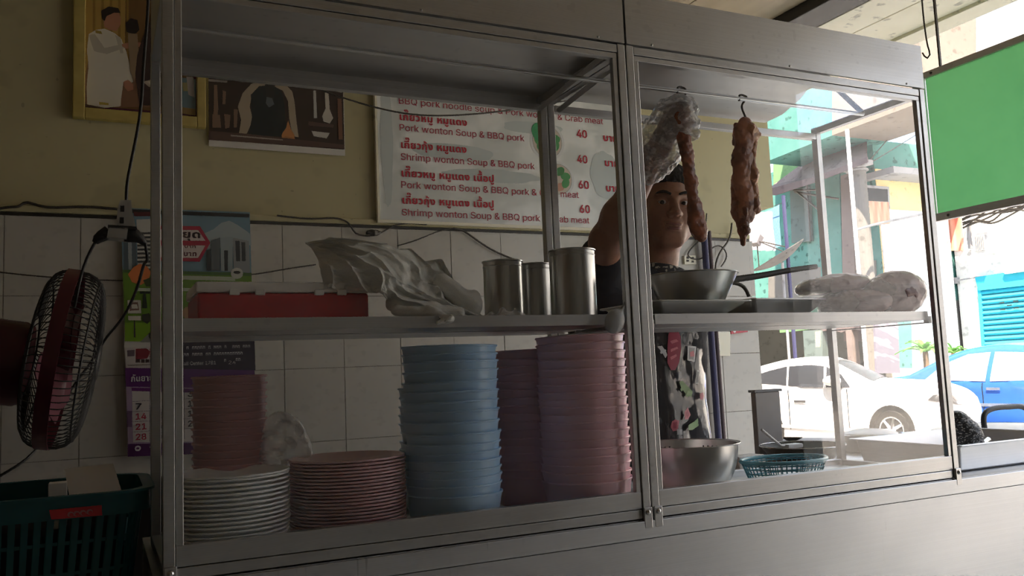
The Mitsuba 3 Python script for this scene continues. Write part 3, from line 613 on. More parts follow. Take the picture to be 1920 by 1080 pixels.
mb = thing('meter_box', 'small pair of electricity meters on the white wall beside the shutter', 'meter')
for poly in ([(14.969, 3.134), (14.906, 3.14), (14.92, 3.005), (14.983, 2.998)], [(14.857, 3.162), (14.736, 3.147), (14.737, 2.998), (14.859, 2.998)], [(14.693, 3.128), (14.574, 3.114), (14.575, 2.952), (14.695, 2.966)]):
    part(mb, 'box', facade(poly, 19.5, 0.08, 'x'), 'roof_grey')
part(mb, 'conduit', tube(np.array([(19.4, 14.567, 3.032), (19.4, 14.051, 3.051), (19.4, 13.493, 3.023)]), 0.02, 5), 'roof_grey')

# far row beside it, for what lies along the street
part(thing('far_row_house', 'pale row of shop houses farther down the far side', 'building'), 'wall', bx(19.0, 26, -45, -2.2, RZ, 8.0), 'pale_house')

# plants by the white house
def palm(name, x, pts, n, L, label, seed):
    r = np.random.default_rng(seed)
    k = thing(name, label, 'plant')
    c = np.array(pts)
    for i in range(n):
        a, up = r.uniform(0, 2 * math.pi), r.uniform(0.5, 1.3)
        d = np.array([math.cos(a) * math.cos(up), math.sin(a) * math.cos(up), math.sin(up)])
        t = np.linspace(0, 1, 6)[:, None]
        mid = c + d * L * r.uniform(0.7, 1.1) * t + np.array([0, 0, -0.55]) * L * t ** 2
        side = np.cross(d, [0, 0, 1.0]); side /= np.linalg.norm(side)
        w = 0.05 * np.sin(np.pi * np.clip(t * 0.9 + 0.08, 0, 1))
        v = np.vstack([mid - side * w, mid + side * w, mid + np.array([0, 0, -0.02])])
        f = []
        for q in range(5):
            f += [(q, q + 1, 12 + q), (q + 1, 13 + q, 12 + q), (12 + q, 13 + q, 6 + q), (13 + q, 7 + q, 6 + q)]
        part(k, 'leaf', trimesh.Trimesh(v, f, process=False), 'leaf_green')
    part(k, 'stem', tube(np.array([[c[0], c[1], RZ], c]), 0.06, 6), 'brown_wood')
    return k
scene['leaf_green'] = {'type': 'principledthin', 'base_color': rgb((0.16, 0.34, 0.10)), 'roughness': 0.5, 'diff_trans': 0.7}
palm('palm_plant', 15.6, (15.8, 12.774, 1.264), 22, 0.75, 'spiky green palm plant beside the right cabinet post', 3)
palm('palm_plant', 18, (18.5, 14.172, 1.222), 14, 0.55, 'small yellow-green plant right of the cabinet post', 5)

# satellite dish and the washing in front of the teal building
dd = thing('satellite_dish', 'grey satellite dish seen from its side in front of the teal wall', 'satellite dish')
dc = np.array((13.1, 13.938, 3.317))
dish = lathe([(r, 0.42 * r * r) for r in np.linspace(0.001, 0.62, 14)] + [(0.635, 0.42 * 0.62 ** 2 + 0.006), (0.62, 0.42 * 0.62 ** 2 - 0.016)] + [(r, 0.42 * r * r - 0.016) for r in np.linspace(0.60, 0.001, 12)], 36)
ax_ = np.array([-0.42, 0.25, 0.87]); ax_ /= np.linalg.norm(ax_)
Rm = trimesh.geometry.align_vectors([0, 0, 1], ax_)
part(dd, 'reflector', moved(dish, dc, Rm), 'concrete', True)
lnb = np.array((12.9, 14.439, 3.841))
part(dd, 'lnb', moved(trimesh.creation.box(extents=(0.13, 0.19, 0.23)), lnb, rotm(35, [0, 1, 0.3])), 'grey_plastic')
for s_ in (-1, 0, 1):
    o = np.cross(ax_, [0, 1.0, 0]); o2 = np.cross(ax_, o)
    e = dc + (o * (-0.48 if s_ == 0 else 0.22) + o2 * 0.52 * s_) + ax_ * 0.10
    part(dd, 'strut', tube(np.array([e, lnb]), 0.012, 5), 'iron')
part(dd, 'mast', tube(np.array([dc - ax_ * 0.02, dc + [0.1, 0.1, -0.4], [dc[0] + 0.12, dc[1] + 0.12, RZ]]), 0.03, 8), 'roof_grey')

def hung(pts, y0, seed):
    P = np.array(pts).reshape(2, -1, 3)
    u = np.linspace(0, 1, 30); v = np.linspace(0, 1, 22)
    k = P.shape[1]
    top = np.stack([np.interp(u, np.linspace(0, 1, k), P[0, :, i]) for i in range(3)], -1)
    bot = np.stack([np.interp(u, np.linspace(0, 1, k), P[1, :, i]) for i in range(3)], -1)
    S = top[None] * (1 - v[:, None, None]) + bot[None] * v[:, None, None]
    S[:, :, 1] += 0.05 * np.sin(u[None] * 19 + seed) * (0.3 + v[:, None]) + 0.03 * np.sin(u[None] * 43 + seed * 2) * v[:, None]
    n0, n1 = S.shape[:2]
    i, j = np.meshgrid(np.arange(n0 - 1), np.arange(n1 - 1), indexing='ij')
    q = np.stack([i * n1 + j, (i + 1) * n1 + j, (i + 1) * n1 + j + 1, i * n1 + j + 1], -1).reshape(-1, 4)
    A = S.reshape(-1, 3); F = np.vstack([q[:, [0, 1, 2]], q[:, [0, 2, 3]]])
    return trimesh.Trimesh(np.vstack([A, A + [0, 0.012, 0]]), np.vstack([F, F[:, ::-1] + len(A)]), process=False)
whole('hanging_cloth', hung([(13.2, 14.997, 4.488), (13.2, 14.608, 4.512), (13.2, 14.207, 4.46), (13.2, 14.951, 3.724), (13.2, 14.577, 3.645), (13.2, 14.181, 3.586)], 0, 1.0), 'white_cloth', True, 'white cloth hung out to dry beside the satellite dish', 'cloth')
whole('hanging_cloth', hung([(13.4, 14.709, 4.54), (13.4, 14.398, 4.577), (13.4, 14.194, 4.62), (13.4, 14.657, 3.709), (13.4, 14.407, 3.684), (13.4, 14.223, 3.703)], 0, 2.0), 'sky_cloth', True, 'light blue cloth hung out behind the white cloth', 'cloth')
whole('washing_line', tube(np.array([(13.3, 17.127, 4.63), (13.3, 15.127, 4.528), (13.3, 13.94, 4.612)]), 0.006, 5), 'iron', True, 'thin line that the white and blue cloths hang from', 'line')
ip = np.array((13.3, 13.964, 4.371))
whole('dark_post', bx(13.27, 13.33, ip[1] - 0.025, ip[1] + 0.025, RZ, 4.764), 'indigo', False, 'dark indigo post standing right of the blue cloth', 'post')

# cars
def car(name, label, x0, W, top, zb, wheels, wr, paint, wins, shield, back, belt, extra=None, glass='window_dark'):
    k = thing(name, label, 'car')
    top = sorted(top)
    ys = np.unique(np.concatenate([np.linspace(top[0][0], top[-1][0], 70), [t[0] for t in top]]))
    from scipy.interpolate import PchipInterpolator
    zt = PchipInterpolator([t[0] for t in top], [t[1] for t in top])(ys)
    roof = zt.max()
    def inset(y, z):
        e0, e1 = np.clip((top[0][0] + 0.55 - y) / 0.55, 0, 1), np.clip((y - top[-1][0] + 0.45) / 0.45, 0, 1)
        low = 0.05 * np.clip((RZ + 0.45 - z) / 0.25, 0, 1) ** 2
        return low + 0.30 * (1 - np.sqrt(1 - e0 ** 2 * 0.98)) + 0.26 * (1 - np.sqrt(1 - e1 ** 2 * 0.98)) + 0.02 * np.clip((belt - z) / 0.3, 0, 1) * np.clip((z - belt + 0.4) / 0.3, 0, 1) + np.where(z > belt, 0.46 * np.maximum(z - belt, 0) ** 1.15 + 0.02, 0.0)
    rows = np.linspace(0, 1, 16)
    Z = zb + (zt[:, None] - zb) * rows
    Y = np.repeat(ys[:, None], 16, 1)
    I = inset(Y, Z)
    left = np.stack([x0 + I, Y, Z], -1)
    right = np.stack([x0 + W - I, Y, Z], -1)
    cross = np.linspace(0, 1, 9)[1:-1]
    mids = [left[:, -1] * (1 - c) + right[:, -1] * c + np.array([0, 0, 0.05 * math.sin(math.pi * c)]) for c in cross]
    loop = np.concatenate([left, np.stack(mids, 1), right[:, ::-1]], 1)
    n0, n1 = loop.shape[:2]
    i, j = np.meshgrid(np.arange(n0 - 1), np.arange(n1 - 1), indexing='ij')
    q = np.stack([i * n1 + j, i * n1 + j + 1, (i + 1) * n1 + j + 1, (i + 1) * n1 + j], -1).reshape(-1, 4)
    F = [*q[:, [0, 2, 1]], *q[:, [0, 3, 2]]]
    for e, s in ((0, 1), (n0 - 1, -1)):
        for a in range(1, n1 - 1):
            t = [e * n1, e * n1 + a, e * n1 + a + 1]
            F.append(t if s > 0 else t[::-1])
    part(k, 'body', trimesh.Trimesh(loop.reshape(-1, 3), np.array(F), process=False), paint, 40)
    def on_side(poly, off, m, nm, lab=None):
        pg = Polygon(poly).buffer(0)
        msh = slab(pg, 0.004).subdivide_to_size(0.12)
        v = np.array(msh.vertices)
        xx = x0 + inset(v[:, 0], v[:, 1]) - off - v[:, 2]
        part(k, nm, trimesh.Trimesh(np.c_[xx, v[:, 0], v[:, 1]], np.array(msh.faces)[:, ::-1], process=False), m, False, lab)
    for w in wins:
        on_side(w, 0.006, glass, 'side_window')
    def strip(y0, y1, nm, trim=0.09):
        s = (ys >= y0) & (ys <= y1)
        L, R_ = left[s, -1] + [trim, 0, 0.012], right[s, -1] + [-trim, 0, 0.012]
        C = np.linspace(0, 1, 9)
        G = np.stack([L * (1 - c) + R_ * c + np.array([0, 0, 0.052 * math.sin(math.pi * c)]) for c in C], 1)
        a, b = G.shape[:2]
        i, j = np.meshgrid(np.arange(a - 1), np.arange(b - 1), indexing='ij')
        q = np.stack([i * b + j, i * b + j + 1, (i + 1) * b + j + 1, (i + 1) * b + j], -1).reshape(-1, 4)
        part(k, nm, trimesh.Trimesh(G.reshape(-1, 3), np.vstack([q[:, [0, 2, 1]], q[:, [0, 3, 2]]]), process=False), glass, True)
    strip(*shield, 'windscreen')
    if back:
        strip(*back, 'rear_window')
    for wy in wheels:
        arch = moved(lathe([(0, 0.0), (wr + 0.07, 0.0), (wr + 0.07, 0.02), (0, 0.02)], 32), (x0 + 0.012, wy, RZ + wr), rotm(-90, [0, 1, 0]))
        part(k, 'wheel_arch', arch, 'black_rubber')
        for (xx, flip) in ((x0 - 0.012, 1), (x0 + W + 0.012, -1)):
            tyre = lathe([(wr * 0.62, 0), (wr * 0.66, 0.012), (wr * 0.93, 0.012), (wr, -0.02), (wr, -0.17), (wr * 0.6, -0.17)], 36)
            wl = part(k, 'wheel', moved(tyre, (xx, wy, RZ + wr), rotm(-90 * flip, [0, 1, 0])), 'black_rubber', 40)
            if flip > 0:
                sp = []
                for a in range(7):
                    an = a * 2 * math.pi / 7
                    d = np.array([0, math.cos(an), math.sin(an)])
                    sp.append(tube(np.array([[xx - 0.004, wy, RZ + wr] + d * wr * 0.06, [xx - 0.008, wy, RZ + wr] + d * wr * 0.62]), [0.035, 0.022], 6))
                part(k, wl.split('__')[1] + '__rim', cat([moved(lathe([(wr * 0.60, -0.02), (wr * 0.60, 0.008), (wr * 0.67, 0.012), (wr * 0.67, -0.02)], 36), (xx, wy, RZ + wr), rotm(-90, [0, 1, 0])), *sp,
                                       moved(lathe([(0, 0.012), (wr * 0.13, 0.01), (wr * 0.15, -0.01), (0, -0.01)], 16), (xx, wy, RZ + wr), rotm(-90, [0, 1, 0]))]), 'chrome', 40)
    if extra:
        extra(k, on_side, inset)
    return k

mat('white_paint', (0.50, 0.50, 0.50), 0.22, 0.0, 0.5, clearcoat=0.6)
mat('blue_paint', (0.03, 0.12, 0.48), 0.22, 0.0, 0.5, clearcoat=0.6)
def white_extra(k, on_side, inset):
    my, mz = 10.76, 0.84
    m = part(k, 'wing_mirror', moved(trimesh.creation.icosphere(3), (0, 0, 0)).apply_transform(np.diag([0.10, 0.17, 0.085, 1])).apply_translation((11.12, my, mz)), 'white_paint', True)
    part(k, 'wing_mirror__stalk', bx(11.10, 11.25, my - 0.14, my - 0.02, mz - 0.16, mz - 0.05, 0.02), 'black_rubber')
    on_side([(11.30, 0.49), (11.52, 0.50), (11.52, 0.535), (11.30, 0.53)], 0.022, 'chrome', 'door_handle')
    for y in (10.52, 11.62, 12.25):
        on_side([(y, 0.05), (y + 0.012, 0.05), (y + 0.012, 0.70), (y, 0.70)], 0.004, 'black_rubber', 'door_gap_shade')  # black strips painted on for the shade in the door gaps
    on_side([(10.25, 0.0), (12.1, 0.10), (12.1, 0.155), (10.25, 0.055)], 0.012, 'chrome', 'sill_trim')
    on_side([(8.60, 0.42), (9.15, 0.50), (9.05, 0.58), (8.75, 0.58)], 0.01, 'chrome', 'headlamp')
    on_side([(8.54, 0.10), (8.85, 0.12), (8.80, 0.24), (8.58, 0.22)], 0.01, 'chrome', 'fog_lamp')
wc = car('parked_car', 'white hatchback with dark windows parked across the street, seen through the right cabinet', 11.2, 1.62,
    [(8.48, 0.30), (8.55, 0.48), (8.75, 0.62), (9.2, 0.73), (9.75, 0.77), (10.05, 0.80), (10.35, 0.93), (10.75, 1.12), (11.0, 1.19), (11.4, 1.20), (11.8, 1.175), (12.2, 1.11), (12.5, 1.03), (12.72, 0.90), (12.84, 0.80), (12.87, 0.55)], RZ + 0.20,
    (9.79, 12.15), 0.32, 'white_paint',
    [[(12.37, 0.95), (12.29, 0.84), (11.66, 0.78), (11.66, 1.10), (12.0, 1.04)], [(11.62, 1.10), (11.62, 0.775), (10.95, 0.735), (10.95, 1.08), (11.2, 1.11)], [(10.90, 1.07), (10.90, 0.735), (10.46, 0.73), (10.62, 0.93)]],
    (10.02, 10.78), None, 0.76, white_extra)
turn = T().translate([11.2, 9.79, 0]).rotate([0, 0, 1], 30).scale([1, 0.86, 1]).translate([-11.2, -9.79, 0])
for k_c in [q for q in scene if q.startswith(wc + '__')]:
    scene[k_c]['to_world'] = turn
def blue_extra(k, on_side, inset):
    for y in (9.93, 8.85):
        on_side([(y, 0.0), (y + 0.014, 0.0), (y + 0.014, 0.68), (y, 0.68)], 0.004, 'black_rubber', 'door_gap_shade')  # door gap shade laid on as black strips, as on the white car
    on_side([(9.60, 0.555), (9.85, 0.555), (9.85, 0.60), (9.60, 0.60)], 0.02, 'chrome', 'door_handle')
    on_side([(7.6, 0.29), (11.5, 0.27), (11.5, 0.325), (7.6, 0.345)], 0.012, 'chrome', 'side_moulding')
car('parked_car', 'blue saloon car parked in front of the blue shutter, right of the cabinet', 13.6, 1.72,
    [(7.3, 0.45), (7.4, 0.66), (7.9, 0.74), (8.2, 0.80), (8.7, 1.10), (9.1, 1.25), (9.8, 1.31), (10.3, 1.27), (10.75, 1.14), (11.3, 0.90), (11.5, 0.82), (12.0, 0.76), (12.25, 0.60), (12.3, 0.40)], RZ + 0.22,
    (8.2, 11.35), 0.31, 'blue_paint',
    [[(9.88, 0.70), (11.1, 0.74), (10.75, 1.02), (10.3, 1.18), (9.88, 1.20)], [(9.80, 0.70), (9.80, 1.20), (9.2, 1.17), (8.75, 0.98), (8.5, 0.72)]],
    (10.5, 11.4), (8.2, 8.9), 0.66, blue_extra, mat('window_glare', (0.62, 0.66, 0.70), 0.10, 0.8))  # pale metallic glass: the glare of the sky is put into its colour

# ---------------------------------------------------------------- crockery in the left cabinet
ORD = ['topmost', 'second from the top', 'third from the top', 'fourth from the top', 'fifth from the top', 'sixth from the top', 'seventh from the top', 'eighth from the top', 'ninth from the top', 'tenth from the top',
       'eleventh from the top', 'twelfth from the top', 'thirteenth from the top', 'fourteenth from the top', 'fifteenth from the top', 'sixteenth from the top', 'seventeenth from the top', 'eighteenth from the top', 'nineteenth from the top']
def place(i, n):
    up = n - 1 - i
    if up == 0:
        return 'undermost'
    if i < 19 and (i <= up or up > 8):
        return ORD[i]
    return {1: 'second', 2: 'third', 3: 'fourth', 4: 'fifth', 5: 'sixth', 6: 'seventh', 7: 'eighth', 8: 'ninth', 9: 'tenth', 10: 'eleventh', 11: 'twelfth', 12: 'thirteenth'}.get(up, f'{up + 1}th') + ' from the bottom'

def bowl_mesh(R, h, foot=0.55, slope=0.17, th=0.0022):
    """Melamine bowl: foot ring, round belly, flaring wall with a rolled lip; the origin is the middle of its rim."""
    zb, zw = -h + 0.004, -h * 0.48
    rw = R - 0.0015 + slope * zw
    outer = [(R * foot * 0.9, -h), (R * foot, -h), (R * foot, zb)]
    for t in np.linspace(0.12, 1, 8):
        a = t * math.pi / 2
        outer.append((R * foot + (rw - R * foot) * math.sin(a), zb + (zw - zb) * (1 - math.cos(a))))
    outer += [(R - 0.0015 + slope * z, z) for z in (zw * 0.6, zw * 0.3, -0.0042)] + [(R, -0.0034), (R + 0.0002, -0.0018), (R - 0.0008, -0.0002), (R - 0.0020, -0.0002)]
    inner = [(R - 0.0015 - th + slope * z, z) for z in (-0.0042, zw * 0.3, zw * 0.6, zw)]
    for t in np.linspace(1, 0.12, 8)[1:]:
        a = t * math.pi / 2
        inner.append((R * foot + (rw - th - R * foot) * math.sin(a), zb + 0.0026 + (zw - zb - 0.0026) * (1 - math.cos(a))))
    return lathe(outer + inner + [(R * foot * 0.6, zb + 0.0026), (0, zb + 0.0026)], 56)

def stack(name, mesh, m, x, y, rims, label, cat_, group, jit=0.0012, tilt=0.6, smooth=35):
    base = mikit.ply(mesh, m, smooth)
    n = len(rims)
    for i, z in enumerate(rims):
        key = thing(name, label.format(place(i, n)), cat_, group)
        j = rng.normal(0, jit, 2)
        tl = rng.normal(0, tilt, 2)
        scene[key] = {**base, 'to_world': T().translate([x + j[0], y + j[1], float(z)]).rotate([1, 0, 0], float(tl[0])).rotate([0, 1, 0], float(tl[1])).rotate([0, 0, 1], float(rng.uniform(0, 360)))}

bowl = bowl_mesh(0.087, 0.0655)
stack('soup_bowl', bowl, 'blue_plastic', 0.567, 1.4545, [1.2251, 1.2113, 1.1985, 1.1815, 1.1630, 1.1458, 1.1280, 1.1115, 1.0925, 1.0735, 1.0560, 1.0405, 1.0270, 1.0125, 0.9995, 0.9845, 0.9675],
      'light blue plastic bowl, {} of the tall blue stack behind the glass', 'bowl', 'blue bowls in the front stack', 0.0007, 0.45)
stack('soup_bowl', bowl, 'pink_plastic', 0.838, 1.4525, [1.2387, 1.2230, 1.2087, 1.1930, 1.1761, 1.1614, 1.1466, 1.1330, 1.1190, 1.1050, 1.0910, 1.0765, 1.0615, 1.0455, 1.0290, 1.0140, 0.9995, 0.9845, 0.9680],
      'pink plastic bowl, {} of the tall pink stack beside the middle post', 'bowl', 'pink bowls in the front stack', 0.0008, 0.5)
stack('soup_bowl', bowl, 'pink_plastic', 0.790, 1.602, list(np.linspace(1.218, 0.9675, 17)),
      'pink bowl, {} of the rear stack between blue and pink ones', 'bowl', 'pink bowls in the rear stack')
stack('soup_bowl', bowl, 'blue_plastic', 0.6075, 1.602, list(np.linspace(1.151, 0.9675, 12)),
      'blue bowl, {} of the rear stack almost hidden behind the front one', 'bowl', 'blue bowls in the rear stack')
cup = bowl_mesh(0.0645, 0.045, 0.6, 0.22, 0.0018)
stack('small_bowl', cup, 'rose_plastic', 0.205, 1.602, list(np.linspace(1.188, 0.9475, 20)),
      'small rose pink bowl, {} of the stack behind the white plates', 'bowl', 'small rose bowls in the rear stack', 0.0006, 0.25)

def plate_mesh(R, h):
    o = [(0, -h), (R * 0.5, -h), (R * 0.52, -h - 0.0025), (R * 0.57, -h - 0.0025), (R * 0.60, -h + 0.0005), (R * 0.80, -h * 0.45), (R * 0.965, -0.0024), (R * 0.992, -0.0022), (R, -0.0010), (R, 0.0002), (R - 0.0015, 0.0010), (R * 0.965, 0.0004),
         (R * 0.80, -h * 0.45 + 0.0026), (R * 0.62, -h + 0.0032), (0, -h + 0.003)]
    return lathe(o, 64)
wp = [1.0330, 1.0290, 1.0218, 1.0144, 1.0075, 1.0003, 0.9930, 0.9858, 0.9790, 0.9722, 0.9652, 0.9584, 0.9516, 0.9447, 0.9378, 0.9312, 0.9246]
stack('dinner_plate', plate_mesh(0.0935, 0.0165), 'white_ceramic', 0.187, 1.470, wp, 'white plate, {} of the white stack beside the left post', 'plate', 'white plates', 0.0010, 0.08)
pp = list(np.linspace(1.0405, 0.9240, 22))
stack('dinner_plate', plate_mesh(0.0985, 0.0165), 'pink_plate', 0.3835, 1.482, pp, 'pink plate, {} of the stack beside the blue bowls', 'plate', 'pink plates', 0.0005, 0.05)

# loose clear bag round the small bowls
def bag_fn(p):
    q = p - np.array([0.235, 1.60, 1.02])
    return sd_ell(q, (0, 0, 0), (0.058, 0.05, 0.10)) + 0.010 * (meshkit.fbm(p * 26, 3) - 0.5)
bag = sdf_mesh(lambda p: bag_fn(p + np.array([-0.055, 0.01, 0.0])), (0.22, 1.53, 0.905), (0.36, 1.67, 1.13), 0.006)
bag.vertices[:, 2] = np.maximum(bag.vertices[:, 2], 0.9035)
whole('plastic_bag', bag, 'clear_film', True, 'crumpled clear plastic bag beside the small rose bowls', 'bag')

# ---------------------------------------------------------------- on the left shelf
ZS = 1.2735
bo = thing('food_box', 'long red plastic box with a white clip lid, under the towel on the shelf', 'box')
part(bo, 'body', bx(0.136, 0.4135, 1.432, 1.60, ZS, 1.3185, 0.004), 'red_plastic', 40)
part(bo, 'lid', cat([bx(0.1335, 0.416, 1.4295, 1.6025, 1.319, 1.3365, 0.003)]), 'white_plastic', 40, label='white lid')
for px in (0.192, 0.232, 0.328, 0.366):
    part(bo, 'clip', bx(px - 0.0078, px + 0.0078, 1.4265, 1.4325, 1.3145, 1.324, 0.001), 'white_plastic')

def smoothnp(a, b, x):
    t = np.clip((np.asarray(x) - a) / (b - a), 0, 1)
    return t * t * (3 - 2 * t)

# towel: one sheet with deep folds, thrown over the box end and whatever lies beside it
def towel():
    # rows of points measured on the cloth (u along it, v from its far edge down to the hem), each with its own depth
    rows = [[(0.337, 1.56, 1.426), (0.373, 1.55, 1.43), (0.423, 1.55, 1.432), (0.477, 1.56, 1.424), (0.503, 1.565, 1.417), (0.537, 1.57, 1.418), (0.566, 1.58, 1.399), (0.606, 1.585, 1.398), (0.63, 1.59, 1.354), (0.646, 1.585, 1.317), (0.688, 1.575, 1.293)],
            [(0.334, 1.5, 1.408), (0.369, 1.48, 1.408), (0.415, 1.475, 1.407), (0.458, 1.48, 1.404), (0.493, 1.485, 1.394), (0.525, 1.5, 1.379), (0.551, 1.51, 1.361), (0.582, 1.525, 1.355), (0.605, 1.53, 1.335), (0.626, 1.53, 1.308), (0.672, 1.53, 1.287)],
            [(0.335, 1.465, 1.388), (0.371, 1.445, 1.386), (0.406, 1.43, 1.381), (0.443, 1.435, 1.375), (0.476, 1.44, 1.355), (0.504, 1.45, 1.334), (0.528, 1.455, 1.323), (0.551, 1.465, 1.316), (0.578, 1.475, 1.307), (0.607, 1.485, 1.296), (0.661, 1.5, 1.283)],
            [(0.335, 1.44, 1.364), (0.365, 1.424, 1.364), (0.403, 1.415, 1.36), (0.437, 1.41, 1.353), (0.453, 1.415, 1.337), (0.479, 1.425, 1.321), (0.508, 1.43, 1.31), (0.534, 1.44, 1.304), (0.564, 1.45, 1.295), (0.599, 1.465, 1.286), (0.654, 1.49, 1.28)],
            [(0.337, 1.428, 1.341), (0.367, 1.42, 1.342), (0.404, 1.412, 1.34), (0.429, 1.405, 1.334), (0.438, 1.402, 1.324), (0.459, 1.41, 1.31), (0.489, 1.415, 1.302), (0.522, 1.425, 1.295), (0.555, 1.435, 1.286), (0.59, 1.45, 1.28), (0.639, 1.475, 1.278)],
            [(0.338, 1.425, 1.328), (0.373, 1.421, 1.322), (0.406, 1.415, 1.319), (0.416, 1.405, 1.317), (0.423, 1.398, 1.316), (0.446, 1.402, 1.304), (0.481, 1.408, 1.295), (0.514, 1.415, 1.288), (0.547, 1.425, 1.281), (0.582, 1.44, 1.277), (0.622, 1.46, 1.276)]]
    P = np.array(rows)
    from scipy.interpolate import RectBivariateSpline
    u, v = np.linspace(0, 1, P.shape[1]), np.linspace(0, 1, P.shape[0])
    U, V = np.linspace(0, 1, 150), np.linspace(0, 1, 90)
    S = np.stack([RectBivariateSpline(v, u, P[:, :, k], kx=3, ky=3)(V, U) for k in range(3)], -1)
    uu, vv = np.meshgrid(U, V)
    ridge = lambda x: 1 - np.abs(2 * (x - np.floor(x)) - 1)
    warp = meshkit.fbm(np.stack([uu * 4, vv * 3, 0 * uu], -1), 3, 4)
    # folds that fan out from the pinched upper left corner, and slack ones across the right end
    ang = np.arctan2(vv * 0.55 + 0.05, uu + 0.06)
    f1 = ridge(ang * 4.3 + warp * 1.1) ** 2.2 * 0.022 * np.exp(-((uu - 0.12) / 0.30) ** 2)
    f2 = ridge((uu * 0.8 - vv * 0.9) * 4.2 + warp * 1.5) ** 2.4 * 0.026 * smoothnp(0.35, 0.6, uu)
    f3 = ridge(vv * 3.1 + warp * 2.2 + uu * 1.4) ** 3 * 0.012
    fine = (meshkit.fbm(np.stack([uu * 26, vv * 16, 0 * uu], -1), 4, 9) - 0.5) * 0.011
    S[:, :, 1] -= (f1 + f2 + f3) * smoothnp(0, 0.08, 1 - np.abs(2 * uu - 1)) - 0.012 - fine
    S[:, :, 2] = np.maximum(S[:, :, 2], ZS + 0.0035)
    n0, n1 = S.shape[:2]
    A = S.reshape(-1, 3)
    i, j = np.meshgrid(np.arange(n0 - 1), np.arange(n1 - 1), indexing='ij')
    q = np.stack([i * n1 + j, i * n1 + j + 1, (i + 1) * n1 + j + 1, (i + 1) * n1 + j], -1).reshape(-1, 4)
    F = np.vstack([q[:, [0, 2, 1]], q[:, [0, 3, 2]]])
    m = trimesh.Trimesh(A, F, process=False)
    nn = m.vertex_normals
    back = A - nn * 0.0022
    N = len(A)
    edge = [*range(n1)] + [k * n1 + n1 - 1 for k in range(1, n0)] + [(n0 - 1) * n1 + k for k in range(n1 - 2, -1, -1)] + [k * n1 for k in range(n0 - 2, 0, -1)]
    rim = []
    for a, b in zip(edge, edge[1:] + edge[:1]):
        rim += [(a, b, b + N), (a, b + N, a + N)]
    return trimesh.Trimesh(np.vstack([A, back]), np.vstack([F, F[:, ::-1] + N, np.array(rim)]), process=False)

def smoothnp(a, b, x):
    t = np.clip((np.asarray(x) - a) / (b - a), 0, 1)
    return t * t * (3 - 2 * t)
tw = whole('towel_cloth', towel(), 'towel', True, 'crumpled grey-white cotton towel thrown over the red box on the shelf', 'towel')
# the lower folds of the same towel that lie bunched on the shelf and hang over its lip
def bunch(p):
    d = sd_cap(p, (0.458, 1.425, 1.300), (0.575, 1.42, 1.283), 0.016, 0.009)
    d = smin(d, sd_cap(p, (0.452, 1.40, 1.286), (0.512, 1.378, 1.279), 0.010, 0.008), 0.012)
    d = smin(d, sd_cap(p, (0.505, 1.388, 1.283), (0.535, 1.364, 1.268), 0.010, 0.005), 0.012)
    d = smin(d, sd_cap(p, (0.535, 1.364, 1.268), (0.512, 1.3625, 1.262), 0.005, 0.003), 0.008)
    d = smin(d, sd_cap(p, (0.63, 1.49, 1.30), (0.575, 1.50, 1.345), 0.020, 0.018), 0.02)
    d = smin(d, sd_cap(p, (0.61, 1.52, 1.29), (0.64, 1.50, 1.32), 0.016, 0.010), 0.02)
    return d + 0.006 * (meshkit.fbm(p * 55, 3) - 0.5)
bm = sdf_mesh(bunch, (0.42, 1.345, 1.25), (0.68, 1.56, 1.39), 0.0035)
lowv = (bm.vertices[:, 1] > 1.369) & (bm.vertices[:, 2] < ZS)
bm.vertices[lowv, 2] = ZS
part(tw, 'bunched_hem', bm, 'towel', True)

def can(x, y, r, h, label):
    c = thing('steel_canister', label, 'canister', None)
    m = lathe([(0, 0), (r * 0.97, 0), (r, 0.003), (r, h - 0.004), (r + 0.0022, h - 0.003), (r + 0.0025, h - 0.0008), (r + 0.001, h), (r - 0.0012, h - 0.001), (r - 0.0012, 0.003), (0, 0.003)], 64)
    part(c, 'body', moved(m, (x, y, ZS)), 'steel_pot', 40)
    part(c, 'bead', moved(lathe([(r + 0.0001, h - 0.013), (r + 0.0013, h - 0.0115), (r + 0.0001, h - 0.010)], 64), (x, y, ZS)), 'steel_pot', True)
    return c
can(0.7165, 1.533, 0.0388, 0.1195, 'plain steel canister standing left of the other two on the shelf')
can(0.806, 1.572, 0.0400, 0.1195, 'plain steel canister half hidden behind the taller one on the shelf')
can(0.8345, 1.462, 0.0450, 0.1335, 'tallest and widest steel canister on the shelf, beside the middle post')

